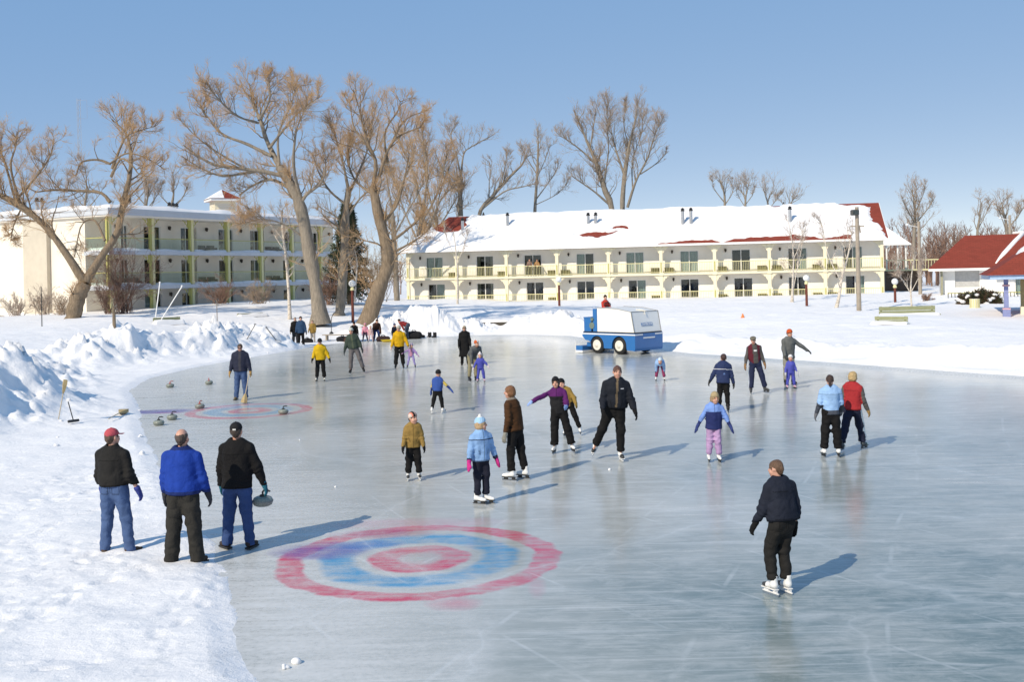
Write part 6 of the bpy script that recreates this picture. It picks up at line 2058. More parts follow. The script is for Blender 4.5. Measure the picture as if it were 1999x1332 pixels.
person(908, 713, 1.68, 178, 'woman in long black coat standing far back on the ice', BLK, BLK, G, feet='boot', feetcol=BLK, gloves=BLK,
       hair=('bob', (.55, .45, .28)), visor='glasses', jacket=dict(bulk=1.12, flare=1.35), hem=.16, head=(4, 0), la=(6, 8, 20), ra=(6, 8, 20), torso=(0, 0))
person(923, 745, 1.66, 150, 'adult in grey jacket and orange white hat stooping over a child', (.13, .135, .14), (.30, .27, .17), G, feetcol=BLK, gloves=(.5, .5, .5),
       hat=('stripe', (.62, .13, .04), (.62, .13, .04), (.62, .13, .04), (.78, .77, .74), (.78, .77, .74), (.78, .77, .74)), jacket=dict(bulk=1.1), hem=.45, head=(-10, -18), torso=(52, 4), la=(48, 8, 12), ra=(48, 8, 12), ll=(8, 3, 10), rl=(4, 3, 8))
person(939, 747, 1.0, 176, 'toddler in bright blue snowsuit and pink white hat being helped', (.09, .10, .46), (.085, .095, .45), G, kid=True, feetcol=(.65, .45, .55), gloves=(.75, .6, .65), mitten=True,
       hat=('pom', (.78, .70, .72), (.8, .78, .78)), jacket=dict(bulk=1.2), hem=.40, head=(6, 0), torso=(4, 2), la=(20, 34, 14), ra=(14, 30, 14), ll=(2, 9, 4), rl=(0, 8, 0), cuff=1.3)
person(577, 678, 1.70, 170, 'spectator in black coat standing at the snow bank edge', BLK, (.045, .05, .06), G, feet='boot', feetcol=(.09, .06, .04), gloves=(.3, .25, .2),
       hair=('short', (.45, .36, .26)), jacket=dict(bulk=1.15), hem=.44, head=(-10, 0), la=(4, 8, 12), ra=(8, 8, 26))
person(588, 679, 1.74, 176, 'spectator in dark blue parka beside the black coat', (.035, .075, .15), BLK, G, feet='boot', feetcol=BLK, gloves=BLK,
       hat=('beanie', (.06, .05, .05)), jacket=dict(bulk=1.26), hem=.42, head=(-10, 0), la=(4, 12, 8), ra=(6, 8, 12))
person(611, 671, 1.36, 182, 'child in mustard coat standing left of the rink bench', (.32, .20, .05), (.5, .45, .4), G, kid=True, feetcol=(.5, .42, .36), gloves=(.3, .2, .05),
       hair=('short', (.3, .18, .1)), jacket=dict(bulk=1.25), hem=.38, head=(4, 4), la=(14, 10, 30), ra=(14, 10, 30))
SQ = dict(ll=(82, 12, 96), rl=(82, 12, 96))
person(692, 668, 1.6, 168, 'person in black hooded jacket crouching behind the green jacket', BLK, BLK, G, feet='boot', feetcol=BLK, gloves=BLK, hat=('beanie', (.02, .02, .02)), jacket=dict(bulk=1.2, hood=True), head=(0, 10), torso=(22, 0), la=(40, 10, 30), ra=(40, 10, 30), **SQ)
person(713, 667, 1.25, 178, 'child in pink jacket seated at the foot of the snow pile', (.78, .34, .44), (.05, .03, .06), G, kid=True, feetcol=BLK, gloves=(.6, .3, .4), mitten=True, hat=('beanie', (.75, .33, .42)), jacket=dict(bulk=1.2), head=(0, 6), torso=(14, 0), la=(30, 8, 20), ra=(30, 8, 20), ll=(64, 10, 74), rl=(64, 10, 74))
person(735, 667, 1.70, 160, 'adult in dark brown jacket stooping over a small child', (.060, .030, .025), (.03, .05, .16), G, feet='boot', feetcol=BLK, gloves=BLK, hat=('beanie', (.05, .03, .025)), jacket=dict(bulk=1.2), head=(0, -6), torso=(48, 0), la=(44, 10, 24), ra=(44, 10, 24), ll=(52, 8, 70), rl=(52, 8, 70))
person(724, 668, .92, 176, 'toddler in pale pink suit before the brown jacket', (.70, .48, .46), (.68, .46, .46), G, kid=True, feetcol=(.6, .5, .5), gloves=(.7, .5, .5), mitten=True, hat=('beanie', (.62, .42, .34)), jacket=dict(bulk=1.2), hem=.4, head=(0, 8), torso=(6, 0), ll=(20, 10, 30), rl=(20, 10, 30), cuff=1.2)
person(793, 663, 1.68, -70, 'person in dark red jacket bending low beside the snow pile', (.25, .03, .03), (.08, .10, .14), G, feet='boot', feetcol=BLK, gloves=(.7, .7, .7), hat=('beanie', (.03, .02, .02)), jacket=dict(bulk=1.1), head=(0, -10), torso=(76, 0), la=(40, 8, 10), ra=(40, 8, 10), ll=(22, 4, 18), rl=(14, 4, 18))
person(771, 664, 1.3, 172, 'child in navy jacket crouching behind the golden yellow jacket', NAVY, BLK, G, kid=True, feetcol=BLK, gloves=BLK, hat=('beanie', (.05, .07, .16)), jacket=dict(bulk=1.2), head=(0, 10), torso=(26, 0), la=(40, 10, 30), ra=(40, 10, 30), **SQ)
# guests on the motel balcony
def motel_pt(lx, ly, z):
    return (pa.x + math.cos(MOT_A) * lx - math.sin(MOT_A) * ly, pa.y + math.sin(MOT_A) * lx + math.cos(MOT_A) * ly, z)
person(0, 0, 1.74, 180, 'guest with bare arms leaning on the third upper motel balcony', (.30, .20, .16), BLK, 'guests on the motel balcony', pos=motel_pt(2 * BW + 2.25, .38, Z1 - .02), feet='shoe', feetcol=BLK, hair=('short', (.15, .09, .06)), jacket=dict(bulk=1.0), la=(30, 10, 50), ra=(30, 10, 50))
person(1, 1, 1.68, 180, 'guest in tan top beside another on the upper motel balcony', (.45, .26, .12), BLK, 'guests on the motel balcony', pos=motel_pt(2 * BW + 3.0, .38, Z1 - .02), feet='shoe', feetcol=BLK, hair=('bob', (.3, .15, .07)), jacket=dict(bulk=1.05), la=(30, 10, 50), ra=(30, 10, 50))
# ------------------------------------------------------------------ ice resurfacer
M_ZBLUE = mat('enamel_blue', (0.025, 0.145, 0.40), 0.32, 0.06, 1.5, spec=.5)
M_ZWHITE = mat('enamel_white', (0.80, 0.79, 0.76), 0.35, 0.05, 1.5)
M_TYRE = mat('tyre_rubber', (0.02, 0.02, 0.02), 0.85, 0.2)
M_CREAMRIM = mat('rim_cream', (0.74, 0.70, 0.60), 0.5, 0.05)
ZA = -R(47)
cr_ = gp(1240, 694)
hx_, hy_ = math.cos(ZA), math.sin(ZA)
zc = (cr_.x - (hx_ * 1.65 + hy_ * 1.0), cr_.y - (hy_ * 1.65 - hx_ * 1.0), 0)
zam = thing('ice_resurfacer', 'blue and white ice resurfacing machine parked on the far ice', 'resurfacer', zc, ZA)
def side_profile():
    """lower body outline in x,z with two wheel arches"""
    pts = [(-1.62, .98), (-1.66, .82), (-1.45, .62), (-1.25, .60)]
    def arch(cx, r, zb):
        return [(cx - r, zb)] + [(cx + r * math.cos(a), .40 + r * math.sin(a)) for a in [PI - .2 - k * (PI - .4) / 9 for k in range(10)]] + [(cx + r, zb)]
    pts += [(-1.12, .52)] + [(-.72 + .44 * math.cos(a), .40 + .44 * math.sin(a)) for a in [PI - .3 - k * (PI - .5) / 9 for k in range(10)]]
    pts += [(-.28, .26), (.22, .26)]
    pts += [(.68 + .45 * math.cos(a), .40 + .45 * math.sin(a)) for a in [PI - .25 - k * (PI - .5) / 9 for k in range(10)]]
    pts += [(1.14, .22), (1.62, .18), (1.66, .30), (1.66, .98)]
    return pts
m = MB()
m.prism(side_profile()[::-1], 'y', -1.0, 1.0)
body = m.build('body', M_ZBLUE, zam)
s_ = MB()
s_.box(-1.665, 1.675, -1.012, -1.001, .90, .955); s_.box(1.662, 1.674, -1.0, -.45, .90, .955); s_.box(1.662, 1.674, .45, 1.0, .90, .955); s_.box(1.662, 1.674, -.40, .42, .74, .80)
s_.box(-1.66, 1.67, 1.001, 1.012, .90, .955)
s_.build('stripe', M_ZWHITE, body)
MB().box(-1.60, 1.64, -.985, .985, .981, 1.035).build('trim', M_BLACKM, body)
t = MB()
tank = [(-.70, 1.036), (1.60, 1.036), (1.42, 1.98), (.55, 2.12), (-.70, 2.17)]
t.prism(tank[::-1], 'y', -.96, .96)
tk = t.build('snow_tank', M_ZWHITE, zam)
e = MB()
for sy in (-.965, .965):
    e.tube([(1.60, sy, 1.05), (1.42, sy, 1.99)], .022, 6)
    e.tube([(1.42, sy, 1.99), (.55, sy, 2.13), (-.70, sy, 2.18)], .012, 6)
e.tube([(1.42, -.965, 1.99), (1.42, .965, 1.99)], .016, 6)
e.build('edge_trim', mat('trim_grey', (.25, .24, .22), .5), tk)
e = MB()
e.tube([(.95, -.05, 2.07), (1.46, -.05, 2.0), (1.50, -.05, 1.84)], .02, 6); e.tube([(.95, .12, 2.07), (1.46, .08, 2.0)], .02, 6)
e.build('latch', M_CREAMRIM, tk)
# name plate on the sloping front
nrm = Vector((.944, 0, .18)).normalized()
upv = Vector((-.18, 0, .944)).normalized()
pc_ = Vector((1.60, 0, 1.036)) + upv * .36
pl = MB(); pl.obox(pc_ + nrm * .012, Vector((0, .40, 0)), upv * .075, nrm * .006)
plate = pl.build('name_plate', mat('plate_blue', (.16, .27, .48), .5), tk)
cu = bpy.data.curves.new('lettering', 'FONT')
cu.body = 'ZAMBONI'
cu.align_x, cu.align_y = 'CENTER', 'CENTER'
cu.size = .17
cu.extrude = .002
cu.materials.append(M_ZWHITE)
_tmp = bpy.data.objects.new('lettering_curve', cu)
_lm = bpy.data.meshes.new_from_object(_tmp)
bpy.data.objects.remove(_tmp)
lt_ = link('lettering', _lm, plate)
Mx = Matrix((Vector((0, 1, 0)), upv, nrm)).transposed().to_4x4()
lt_.matrix_local = Matrix.Translation(pc_ + nrm * .02) @ Mx
# rear column, seat box, engine
for y0, y1 in ((-.96, -.55), (.55, .96)):
    MB().box(-.98, -.72, y0, y1, 1.036, 2.12).build('rear_column', M_ZBLUE, zam)
MB().box(-1.58, -1.12, -.94, .3, 1.036, 1.66).box(-1.60, -1.10, -.96, .32, 1.662, 1.72).build('seat_box', M_ZBLUE, zam)
g_ = MB()
g_.lathe([(.16, 0), (.17, .05), (.12, .10)], 14, (-1.05, -.98, 1.32), 'y'); g_.lathe([(.08, -.06), (.09, .0), (.05, .04)], 10, (-1.0, -.97, 1.62), 'y')
g_.tube([(-1.1, -.8, 1.1), (-1.05, -.85, 1.5), (-1.0, -.7, 1.9)], .05, 7)
g_.box(-1.08, -.99, -.9, .2, 1.45, 1.62)
g_.build('pump', mat('pump_grey_green', (.22, .27, .22), .4, .2, metal=.4), zam)
w_ = MB(); w_.tube([(-.9, .0 + .24 * math.cos(a), 2.28 + .12 * math.sin(a)) for a in [k * 2 * PI / 14 for k in range(15)]], .02, 6, False); w_.tube([(-.95, 0, 1.9), (-.9, 0, 2.28)], .025, 6); w_.build('steering_wheel', M_BLACKM, zam)
MB().box(-1.66, -1.12, .32, .9, 1.036, 1.5).build('driver_seat', M_BLACKM, zam)
for cx in (-.72, .68):
    for sy in (-1, 1):
        y0 = sy * .88
        w = MB()
        w.lathe([(.22, -.11), (.34, -.12), (.395, -.08), (.40, 0), (.395, .08), (.34, .12), (.22, .11)], 22, (cx, y0, .40), 'y')
        wo = w.build('wheel', M_TYRE, zam, smooth=True)
        q = MB()
        q.lathe([(.24, .05), (.255, .122), (.235, .135), (.21, .128), (.09, .132), (.08, .16), (.03, .165)] if sy > 0 else [(.03, -.165), (.08, -.16), (.09, -.132), (.21, -.128), (.235, -.135), (.255, -.122), (.24, -.05)], 20, (cx, y0, .40), 'y')
        q.build('rim', M_CREAMRIM, wo, smooth=True)
cb = MB()
cb.box(-1.98, -1.55, -1.12, 1.12, .12, .34); cb.m = 1; cb.box(-2.0, -1.53, -1.14, 1.14, .02, .118); cb.m = 0
cb.box(-1.55, -1.3, -.8, -.7, .3, .5); cb.box(-1.55, -1.3, .7, .8, .3, .5)
cb.build('conditioner', [M_ZBLUE, M_ZWHITE], zam)
MB().tube([(-2.01, -1.1, .1), (-2.01, -1.1, .55)], .02, 6).build('guide_rod', M_ZWHITE, zam)
dw = Matrix.Translation(zc) @ Matrix.Rotation(ZA, 4, 'Z') @ Vector((-.62, .0, 1.40))
drv = person(3, 3, 1.72, 137, 'driver in red jacket and black cap sitting high on the resurfacer', (.60, .06, .04), BLK, None, pos=dw, feet='boot', feetcol=BLK, gloves=BLK, hat=('beanie', (.03, .025, .02)), hair=('short', (.1, .07, .05)), jacket=dict(bulk=1.1), torso=(4, 0), la=(30, 8, 40), ra=(30, 8, 40), ll=(84, 8, 80), rl=(84, 8, 80), head=(30, 0))
del drv['_hand']

# ------------------------------------------------------------------ curling stones, brooms
def granite():
    b = NB('granite')
    v = b.coord()
    n = b.noise(v, 60, 4, .7)
    b.p(Base_Color=b.ramp(n, [(.35, (.13, .15, .125)), (.6, (.30, .32, .27))]), Roughness=.4)
    return b.m
M_GRAN = granite()
M_HAND_R = mat('handle_red', (.40, .07, .05), .4)
def stone(pos, label, hcol, ang, rx=0):
    o = thing('curling_stone', label, 'curling stone', pos, ang, 'curling stones')
    if rx:
        o.rotation_euler = (rx, 0, ang)
    m = MB(); m.lathe([(.06, 0), (.09, .004), (.128, .025), (.143, .06), (.146, .075)], 20); m.lathe([(.146, .0751), (.143, .09), (.125, .122), (.09, .138), (.04, .142)], 20)
    m.build('stone', M_GRAN, o, smooth=True)
    MB().lathe([(.1467, .066), (.1472, .07), (.1472, .082), (.1467, .086)], 20).build('band', mat('stone_band', (.2, .21, .19), .8), o)
    h = MB(); h.lathe([(.045, .1425), (.045, .158), (.03, .166)], 12); h.tube([(0, 0, .155), (0, 0, .20), (.02, 0, .222), (.07, 0, .226), (.12, 0, .215)], [.014, .014, .016, .016, .012], 8)
    h.build('handle', hcol, o)
    return o
for px, py, lab, hc_, a in ((332, 757, 'curling stone with reddish handle, farthest left beyond the rings', M_HAND_R, .4), (408, 751, 'curling stone with reddish handle, farthest back beyond the rings', M_HAND_R, 2), (390, 798, 'curling stone with reddish handle inside the far rings', M_HAND_R, 1.2),
                            (336, 820, 'curling stone with black handle, right one of the near pair by the snow', M_BLACKM, .1), (310, 831, 'curling stone with black handle, left one of the near pair by the snow', M_BLACKM, .2), (553, 809, 'curling stone with black handle on the right rim of far rings', M_BLACKM, .5)):
    stone(gp(px, py), lab, hc_, a)
hw_ = hand_world(p3)
stone((hw_.x - .065, hw_.y + .02, hw_.z - .215), 'curling stone hanging from the hand of the man in black', M_BLACKM, -.3)
M_STRAW = mat('broom_straw', (.42, .32, .16), .9, .25, 30)
M_WOODP = mat('broom_wood', (.50, .42, .30), .6, .1)
def broom(a, b, label, nm='broom', straw=True):
    a, b = Vector(a), Vector(b)
    d = (b - a).normalized()
    o = thing(nm, label, nm, a, 0, 'brooms and shovels')
    L_ = (b - a).length
    MB().tube([Vector((0, 0, 0)), d * L_ * (.74 if straw else .9)], .014, 7).build('handle', M_WOODP if straw else M_BLACKM, o)
    sd = d.cross(Vector((0, 0, 1))).normalized()
    if sd.length < .1:
        sd = Vector((1, 0, 0))
    m = MB()
    if straw:
        th_ = d.cross(sd).normalized()
        V = []
        for t_, w, k in ((.70, .02, .02), (.78, .06, .035), (.9, .11, .05), (1.0, .13, .045)):
            c_ = d * L_ * t_
            V += [c_ + sd * w + th_ * k, c_ - sd * w + th_ * k, c_ - sd * w - th_ * k, c_ + sd * w - th_ * k]
        F = [(3, 2, 1, 0), (12, 13, 14, 15)]
        for q in range(3):
            F += [(q * 4 + i, q * 4 + (i + 1) % 4, q * 4 + 4 + (i + 1) % 4, q * 4 + 4 + i) for i in range(4)]
        m.add(V, F)
        m.build('bristles', M_STRAW, o)
    else:
        m.obox(d * L_ * .95, sd * .15, d.cross(sd) * .03, d * L_ * .05)
        m.build('brush_head', M_BLACKM, o)
    return o
g1 = gat(112, 822)
broom(g1 - Vector((0, 0, .15)), at(128, 742, g1.y + .1), 'straw broom standing upright in the left snow bank')
g2 = gat(144, 828)
broom(at(133, 785, g2.y + .15), g2 + Vector((0, 0, .05)), 'brush with black head stuck in the snow right of the straw broom', 'brush', False)
g3 = gp(258, 806, .06); g4 = gp(212, 818, .16)
broom(g4, gp(242, 802, .17), 'broom lying flat on the trodden snow beside the far rings')
ft = gp(477, 786)
broom(ft + Vector((.22, -.18, .95)), ft + Vector((.06, -.3, .02)), 'straw broom held at the feet of the curler in navy')
del p20['_hand']

# ------------------------------------------------------------------ lamps, poles, benches
M_RUST = mat('lamp_post_red', (.14, .035, .02), .6, .15)
M_GLOBE = mat('globe_white', (.80, .80, .78), .3, .04)
def globe_lamp(px, py, gy, label, Y0=None):
    b = gat(px, py, Y0)
    h = at(px, gy, b.y).z - b.z
    o = thing('lamp_post', label, 'lamp', (b.x, b.y, b.z - .2), 0, 'globe lamp posts')
    MB().lathe([(.10, 0), (.09, h - .2)], 10).build('post', M_RUST, o)
    MB().lathe([(.11, h - .2), (.15, h - .15), (.11, h), (.09, h + .06)], 10).build('collar', M_YEL, o)
    MB().lathe([(.06, h + .05)] + [(.24 * math.sin(a), h + .28 - .24 * math.cos(a)) for a in [.3 + k * (PI - .35) / 9 for k in range(10)]], 14).build('globe', M_GLOBE, o, smooth=True)
globe_lamp(1092, 598, 548, 'rust red lamp post with white globe, before the third motel bay', 94)
globe_lamp(1575, 598, 545, 'rust red lamp post with white globe, between the motel birches', 80)
globe_lamp(688, 584, 556, 'lamp post with white globe among the willow trunks', 86)
globe_lamp(1747, 560, 552, 'small lamp post with white globe by the dark porch', 92)
M_POLE = mat('weathered_pole', (.34, .29, .23), .9, .2, 3, .4, 20)
b = gat(1677, 607, 72)
ht = at(1681, 404, b.y).z - b.z
pole = thing('floodlight_pole', 'weathered wooden pole with a floodlight before the motel', 'pole', (b.x, b.y, b.z - .3))
MB().tube([(0, 0, 0), (0, 0, ht + .3)], [.16, .12], 10).build('mast', M_POLE, pole)
MB().box(-.42, .05, -.35, .1, ht - .25, ht + .12, .04).build('floodlight', mat('lamp_housing', (.07, .07, .065), .5), pole)
MB().box(-.36, 0, -.362, -.352, ht - .2, ht + .06).build('lens', M_GLASS, pole)
MB().box(-.45, .45, -.05, .05, ht - 1.0, ht - .92).tube([(.14, 0, ht - .9), (.2, 0, ht - 1.4)], .04, 6).build('bracket', M_POLE, pole)
for px, y0, y1, Y, lab in ((1973, 520, 420, 112, 'tall wooden pole rising above the cottage roof'), (1797, 590, 432, 92, 'plain wooden pole between motel and cottage')):
    a_ = at(px, y0, Y); c_ = at(px + 1, y1, Y)
    o = thing('wooden_pole', lab, 'pole', (a_.x, a_.y, 0))
    MB().tube([(0, 0, .3), (0, 0, c_.z)], [.17, .13], 8).build('mast', M_POLE, o)
    MB().tube([(-.1, 0, c_.z - .5), (-.9, 0, c_.z - .3)], .03, 6).lathe([(.05, -.1), (.16, 0), (.05, .12)], 8, (-1.0, 0, c_.z - .3)).build('arm_lamp', M_GLOBE, o)
a_ = at(158, 420, 128)
M_MAST = mat('mast_galvanised', (.34, .36, .40), .6)
an = thing('radio_mast', 'thin lattice radio mast rising behind the hotel at left', 'mast', (a_.x, a_.y, 0))
zt_ = at(158, 192, 128).z
m = MB()
for k in range(3):
    t = k * 2.094
    m.tube([(.3 * math.cos(t), .3 * math.sin(t), 1), (.22 * math.cos(t), .22 * math.sin(t), zt_)], .022, 4)
m.build('leg', M_MAST, an)
m = MB()
nst = 26
for k in range(nst):
    za, zb = 8 + (zt_ - 8) * k / nst, 8 + (zt_ - 8) * (k + 1) / nst
    for q in range(3):
        t0_, t1_ = q * 2.094, (q + 1) * 2.094
        m.tube([(.25 * math.cos(t0_), .25 * math.sin(t0_), za), (.25 * math.cos(t1_), .25 * math.sin(t1_), zb)], .012, 3, False)
m.build('lattice', M_MAST, an)
MB().tube([(-.1, 0, zt_ - .2), (1.0, 0, zt_ - .2), (1.0, 0, zt_ - 2.4), (.1, 0, zt_ - 2.4)], .02, 4).build('antenna', M_MAST, an)
M_BENCH = mat('bench_green', (.30, .31, .17), .75, .12, 4)
def park_bench(pxa, pxb, py, label, hgt, Y0, snow=.18):
    a, b = gat(pxa, py, Y0), gat(pxb, py, Y0)
    ang = math.atan2(b.y - a.y, b.x - a.x)
    w = math.hypot(b.x - a.x, b.y - a.y)
    z = min(a.z, b.z) - .08
    o = thing('park_bench', label, 'bench', (a.x, a.y, z), ang, 'snowed in green benches')
    n = 2
    for k in range(n):
        MB().box(0, w, .42, .47, hgt * (.18 + .42 * k), hgt * (.18 + .42 * k + .38)).build('back_plank', M_BENCH, o)
    MB().box(-.1, w + .1, -.1, .38, .08, .14).build('seat', M_BENCH, o)
    for x in (.15, w - .15):
        MB().box(x - .05, x + .05, .472, .54, -.3, hgt).build('leg', M_BENCH, o)
    snow_slab('seat_snow', o, -.12, w + .12, -.14, .40, lambda X, Y: np.full_like(X, .13), 30, 10, snow, int(pxa), None, .12)
park_bench(1722, 1832, 615, 'long green bench right of the motel, back one of two', .62, 68, .1)
park_bench(1703, 1768, 634, 'short green bench half drowned in snow, front one of two', .50, 62, .12)
park_bench(305, 358, 634, 'green bench capped with snow below the leaning white poles', .55, 60, .3)
park_bench(470, 520, 618, 'green bench buried to its top rail near the birch', .34, 68, .2)
for pts, lab in (([(301, 632), (312, 553)], 'thin white upright pole in the snow before the hotel'), ([(304, 632), (355, 560)], 'thin white pole leaning steeply to the right before the hotel')):
    b = gat(*pts[0], 62)
    t_ = at(*pts[1], b.y + .3)
    o = thing('leaning_pole', lab, 'pole', b)
    MB().tube([(0, 0, -.3), Vector(t_) - b], .035, 7).build('shaft', M_WHITE, o)
    MB().lathe([(.05, 0), (.06, .06), (.02, .1)], 8, tuple(Vector(t_) - b)).build('tip', M_WHITE, o)
for px, py, yt, r_, lab, m_ in ((223, 637, 600, .09, 'short dark stake in the snow right of the forked willow', M_BARK), (82, 638, 560, .03, 'thin steel rod in the snow left of the forked willow', M_BLACKM), (424, 627, 585, .02, 'thin sapling stake before the second hotel post', M_BARK)):
    b = gat(px, py)
    o = thing('stake', lab, 'stake', b)
    MB().tube([(0, 0, -.3), (0, 0, at(px, yt, b.y).z - b.z)], [r_, r_ * .8], 8).build('shaft', m_, o)
# slatted yellow barrel and snowy evergreens
b = gat(1903, 601, 74)
o = thing('slatted_barrel', 'small yellow slatted litter barrel before the snowy evergreen', 'barrel', (b.x, b.y, b.z - .15))
MB().lathe([(.27, .0), (.29, .72), (.27, .74)], 14).build('liner', M_WHITE, o)
for k in range(14):
    t = k * 2 * PI / 14
    c_, s__ = math.cos(t), math.sin(t)
    MB().obox((.31 * c_, .31 * s__, .38), (-s__ * .045, c_ * .045, 0), (c_ * .012, s__ * .012, 0), (0, 0, .36)).build('slat', M_YEL, o)
M_EVER = mat('juniper', (.05, .055, .025), .85, .4, 3)
M_EVER2 = mat('juniper_brown', (.10, .05, .03), .85, .4, 3)
def evergreen(px, py, Y, w, h, label, seed):
    rng = np.random.default_rng(seed)
    b = at(px, py, Y)
    b.z = gz(b.x, b.y)
    o = thing('evergreen_shrub', label, 'shrub', b, 0, 'snowy evergreens by the cottage')
    n = 1800
    d = unit(rng.normal(0, 1, (n, 3)))
    d[:, 2] = np.abs(d[:, 2])
    rad = rng.uniform(.55, 1.05, n)[:, None] * (1 + .25 * np.sin(d[:, :1] * 9 + seed) * np.cos(d[:, 1:2] * 7))
    P0 = d * rad * np.array([w / 2, w / 2.6, h])
    D = unit(d + rng.normal(0, .5, (n, 3)))
    P, Rr = grow(rng, P0 - D * .1, D, np.full(n, .24), np.full(n, .032), 2, -.02, .1, .3)
    V, F = tubes(P, Rr, 3)
    mi = np.repeat((rng.uniform(0, 1, n) > .72).astype(np.int32), 3)
    link('foliage', new_mesh('foliage', V, F, [M_EVER, M_EVER2], mi), o)
    MB().tube([(0, 0, -.3), (0, 0, h * .7)], [.06, .03], 6).build('stem', M_BARK, o)
    for q in range(6):
        c_ = d[q] * np.array([w / 2, w / 2.6, h]) * .92
        f = Field(c_ - .35, c_ + .35, .04)
        f.ell(c_, (.20, .16, .12), .02); f.ell(c_ + rng.normal(0, .08, 3), (.14, .12, .1), .05)
        V, F, _ = f.mesh()
        link('snow_clump', new_mesh('snow_clump', V, F, M_SNOW, None, True), o)
evergreen(1890, 580, 76, 1.5, .75, 'round snowy evergreen shrub above the slatted barrel', 3)
evergreen(1917, 580, 76, 1.5, .95, 'tallest snowy evergreen shrub in the row by the cottage', 7)
evergreen(1938, 581, 76, 1.1, .75, 'right hand snowy evergreen shrub beside the pavilion post', 9)
# half buried timber deck between the snow heaps
b = gat(930, 642, 72)
o = thing('timber_deck', 'dark timber deck edge showing between the snow heaps', 'deck', (at(912, 640, 72).x, 72.2, .62), .03)
for k in range(4):
    MB().box(0, 2.9, k * .22, k * .22 + .2, 0, .07).build('plank', mat('dark_timber', (.07, .06, .045), .85, .2), o)
MB().box(.1, 2.8, .0, .06, -.16, -.002).build('beam', mat('dark_timber', (.07, .06, .045)), o)
for x in (.3, 2.6):
    MB().box(x - .06, x + .06, .1, .22, -.9, -.17).build('leg', mat('dark_timber', (.07, .06, .045)), o)
snow_slab('deck_snow', o, 0, 2.9, .12, .88, lambda X, Y: np.full_like(X, .07), 30, 10, .15, 61, None, .15)
# rink-side bench with bags, boots and a sled
ba_, bb_ = gp(629, 668), gp(690, 668)
o = thing('rink_bench', 'low wooden bench at the far left edge of the ice', 'bench', (ba_.x, ba_.y, 0), math.atan2(bb_.y - ba_.y, bb_.x - ba_.x))
wl = (bb_ - ba_).length
for k in range(2):
    MB().box(0, wl, k * .17, k * .17 + .155, .40, .45).build('seat_plank', M_POLE, o)
for x in (.25, wl - .25):
    MB().box(x - .04, x + .04, .04, .28, 0, .399).build('leg', M_POLE, o)
M_BAG = cloth((.02, .02, .022))
def bag(px, py, w, h, label, m_=M_BAG):
    b = gp(px, py)
    o = thing('sports_bag', label, 'bag', b, .1, 'bags at the rink edge')
    f = Field((-w, -w, -.02), (w, w, h * 1.2), .025)
    f.cone((-w * .42, 0, h * .42), (w * .42, 0, h * .42), h * .5, h * .5, .03); f.ell((0, 0, h * .5), (w * .35, h * .45, h * .5), .05)
    f.wrinkle(.015, 8, int(px)); f.plane((0, 0, 0), (0, 0, -1))
    V, F, _ = f.mesh()
    link('shell', new_mesh('shell', V, F, m_, None, True), o)
    MB().tube([(-w * .25, -h * .2, h * .85), (-w * .1, -h * .25, h * 1.12), (w * .1, -h * .25, h * 1.12), (w * .25, -h * .2, h * .85)], .02, 6).build('strap', M_BAG, o)
bag(808, 662, .62, .52, 'big black bag slumped at the foot of the snow pile')
bag(669, 669, .45, .40, 'dark bag under the rink bench')
bag(682, 669, .40, .35, 'brown bag at the right end of the rink bench', cloth((.09, .05, .035)))
bag(600, 672, .42, .36, 'small black bag left of the child in mustard coat')
bag(748, 667, .6, .35, 'dark bag beside the stooping brown jacket', cloth((.05, .03, .03)))
bag(822, 660, .35, .22, 'flat black pouch right of the big bag')
for px, lab in ((839, 'pair of black boots left on the ice edge, left pair'), (849, 'pair of black boots left on the ice edge, right pair')):
    b = gp(px, 659)
    o = thing('winter_boots', lab, 'boots', b, 2.6, 'boots left at the ice edge')
    for dx in (-.07, .07):
        f = Field((dx - .12, -.15, -.02), (dx + .12, .28, .36), .02)
        f.cone((dx, 0, .28), (dx, 0, .06), .06, .055, .02); f.cone((dx, 0, .05), (dx, .17, .04), .055, .05, .03); f.plane((0, 0, 0), (0, 0, -1))
        V, F, _ = f.mesh()
        link('boot', new_mesh('boot', V, F, M_BAG, None, True), o)
b = gp(760, 668)
o = thing('yellow_sled', 'shallow yellow sled lying at the ice edge', 'sled', b, .1)
V, F = [], []
for i, (z_, w, l_) in enumerate(((.02, .16, .40), (.12, .24, .50), (.14, .27, .53), (.12, .22, .48), (.05, .15, .38))):
    for k in range(16):
        t = 2 * PI * k / 16
        V.append((l_ * math.copysign(abs(math.cos(t)) ** .6, math.cos(t)), w * math.copysign(abs(math.sin(t)) ** .6, math.sin(t)), z_))
for i in range(4):
    F += [(i * 16 + k, i * 16 + (k + 1) % 16, i * 16 + 16 + (k + 1) % 16, i * 16 + 16 + k) for k in range(16)]
F += [tuple(range(15, -1, -1)), tuple(range(64, 80))]
MB().add(V, F).build('hull', mat('sled_yellow', (.72, .52, .03), .4), o)
MB().tube([(.5, 0, .13), (.75, .1, .04), (1.0, .05, .03)], .012, 5).build('rope', M_BLACKM, o)
b = gat(647, 652, 70)
o = thing('hooked_stick', 'thin stick with a curved top in the snow behind the bench', 'stick', b)
MB().tube([(0, 0, -.2), (.0, 0, .75), (.04, 0, 1.05), (.14, 0, 1.28), (.22, 0, 1.36)], .025, 6).build('shaft', M_BLACKM, o)
MB().lathe([(.16, 0), (.1, .1), (.03, .14)], 8).build('foot', M_BLACKM, o)
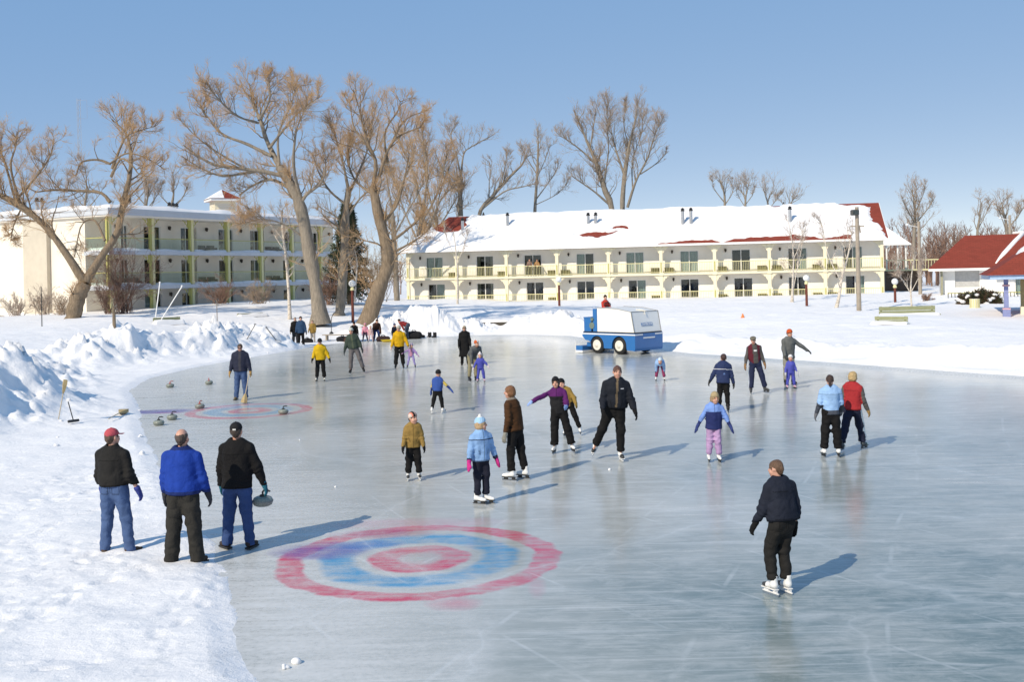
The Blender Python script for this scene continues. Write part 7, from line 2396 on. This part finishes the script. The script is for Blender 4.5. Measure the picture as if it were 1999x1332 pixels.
for (p0_, p1_, lab) in (((482, 664), (498, 634), 'snow shovel handle poking out of the left bank'), ((536, 664), (520, 640), 'dark shovel handle leaning on the end of the left bank')):
    b = gat(p0_[0], p0_[1], 57)
    t_ = at(p1_[0], p1_[1], b.y + .4)
    o = thing('snow_shovel', lab, 'shovel', b, 0, 'brooms and shovels')
    v_ = Vector(t_) - b
    MB().tube([-v_ * .2, v_ * .5, v_], .022, 6).build('handle', M_BLACKM, o)
    MB().obox(-v_ * .28, (.2, 0, 0), (0, .02, .02), v_ * .12).build('blade', M_STEEL, o)
    MB().tube([v_ + Vector((-.06, 0, 0)), v_ + Vector((.0, 0, .05)), v_ + Vector((.06, 0, 0))], .018, 6).build('grip', M_BLACKM, o)
b = gat(1450, 621)
o = thing('snow_marker', 'tiny orange marker in the open snow before the motel', 'marker', b)
MB().lathe([(.12, -.1), (.11, .02), (.05, .2), (.02, .26)], 10).build('cone', mat('marker_orange', (.75, .22, .06), .6), o)
MB().box(-.14, .14, -.14, .14, -.1, .0).build('base', mat('marker_orange', (.75, .22, .06)), o)
# loose snow lumps on the ice and apron
rng = np.random.default_rng(12)
lumps = [(578, 1296, .05), (560, 1306, .03), (1190, 918, .03), (655, 952, .02), (585, 860, .02)]
for k in range(12):
    t = rng.uniform()
    lumps.append((rng.uniform(60, 290) if t < .7 else rng.uniform(300, 560), rng.uniform(770, 900) if t < .7 else rng.uniform(690, 705), rng.uniform(.025, .06)))
for k, (px, py, r_) in enumerate(lumps):
    b = gat(px, py) if k > 4 else gp(px, py)
    f = Field((-r_ * 2,) * 3, (r_ * 2,) * 3, r_ * .3)
    f.ell((0, 0, r_ * .5), (r_ * 1.1, r_ * .9, r_ * .7), 0)
    f.ell(rng.normal(0, r_ * .5, 3) + V3(0, 0, r_ * .6), (r_ * .7, r_ * .7, r_ * .6), r_ * .3)
    f.ell(rng.normal(0, r_ * .5, 3) + V3(0, 0, r_ * .4), (r_ * .6, r_ * .6, r_ * .5), r_ * .3)
    V, F, _ = f.mesh()
    o = link('snow_lump', new_mesh('snow_lump', V, F, M_SNOW, None, True), None, (b.x, b.y, b.z - r_ * .1), float(rng.uniform(0, 6)))
    if k == 0:
        tag(o, 'fist sized snow lump lying alone on the near ice', 'snow lump', 'loose snow lumps')
    elif k < 5:
        tag(o, 'small crumb of snow lying on the ice among the skaters', 'snow lump', 'loose snow lumps')
    else:
        tag(o, 'loose snow lump fallen from the left bank onto trodden snow', 'snow lump', 'loose snow lumps')
for o in SC.objects:
    if '_hand' in o:
        del o['_hand']
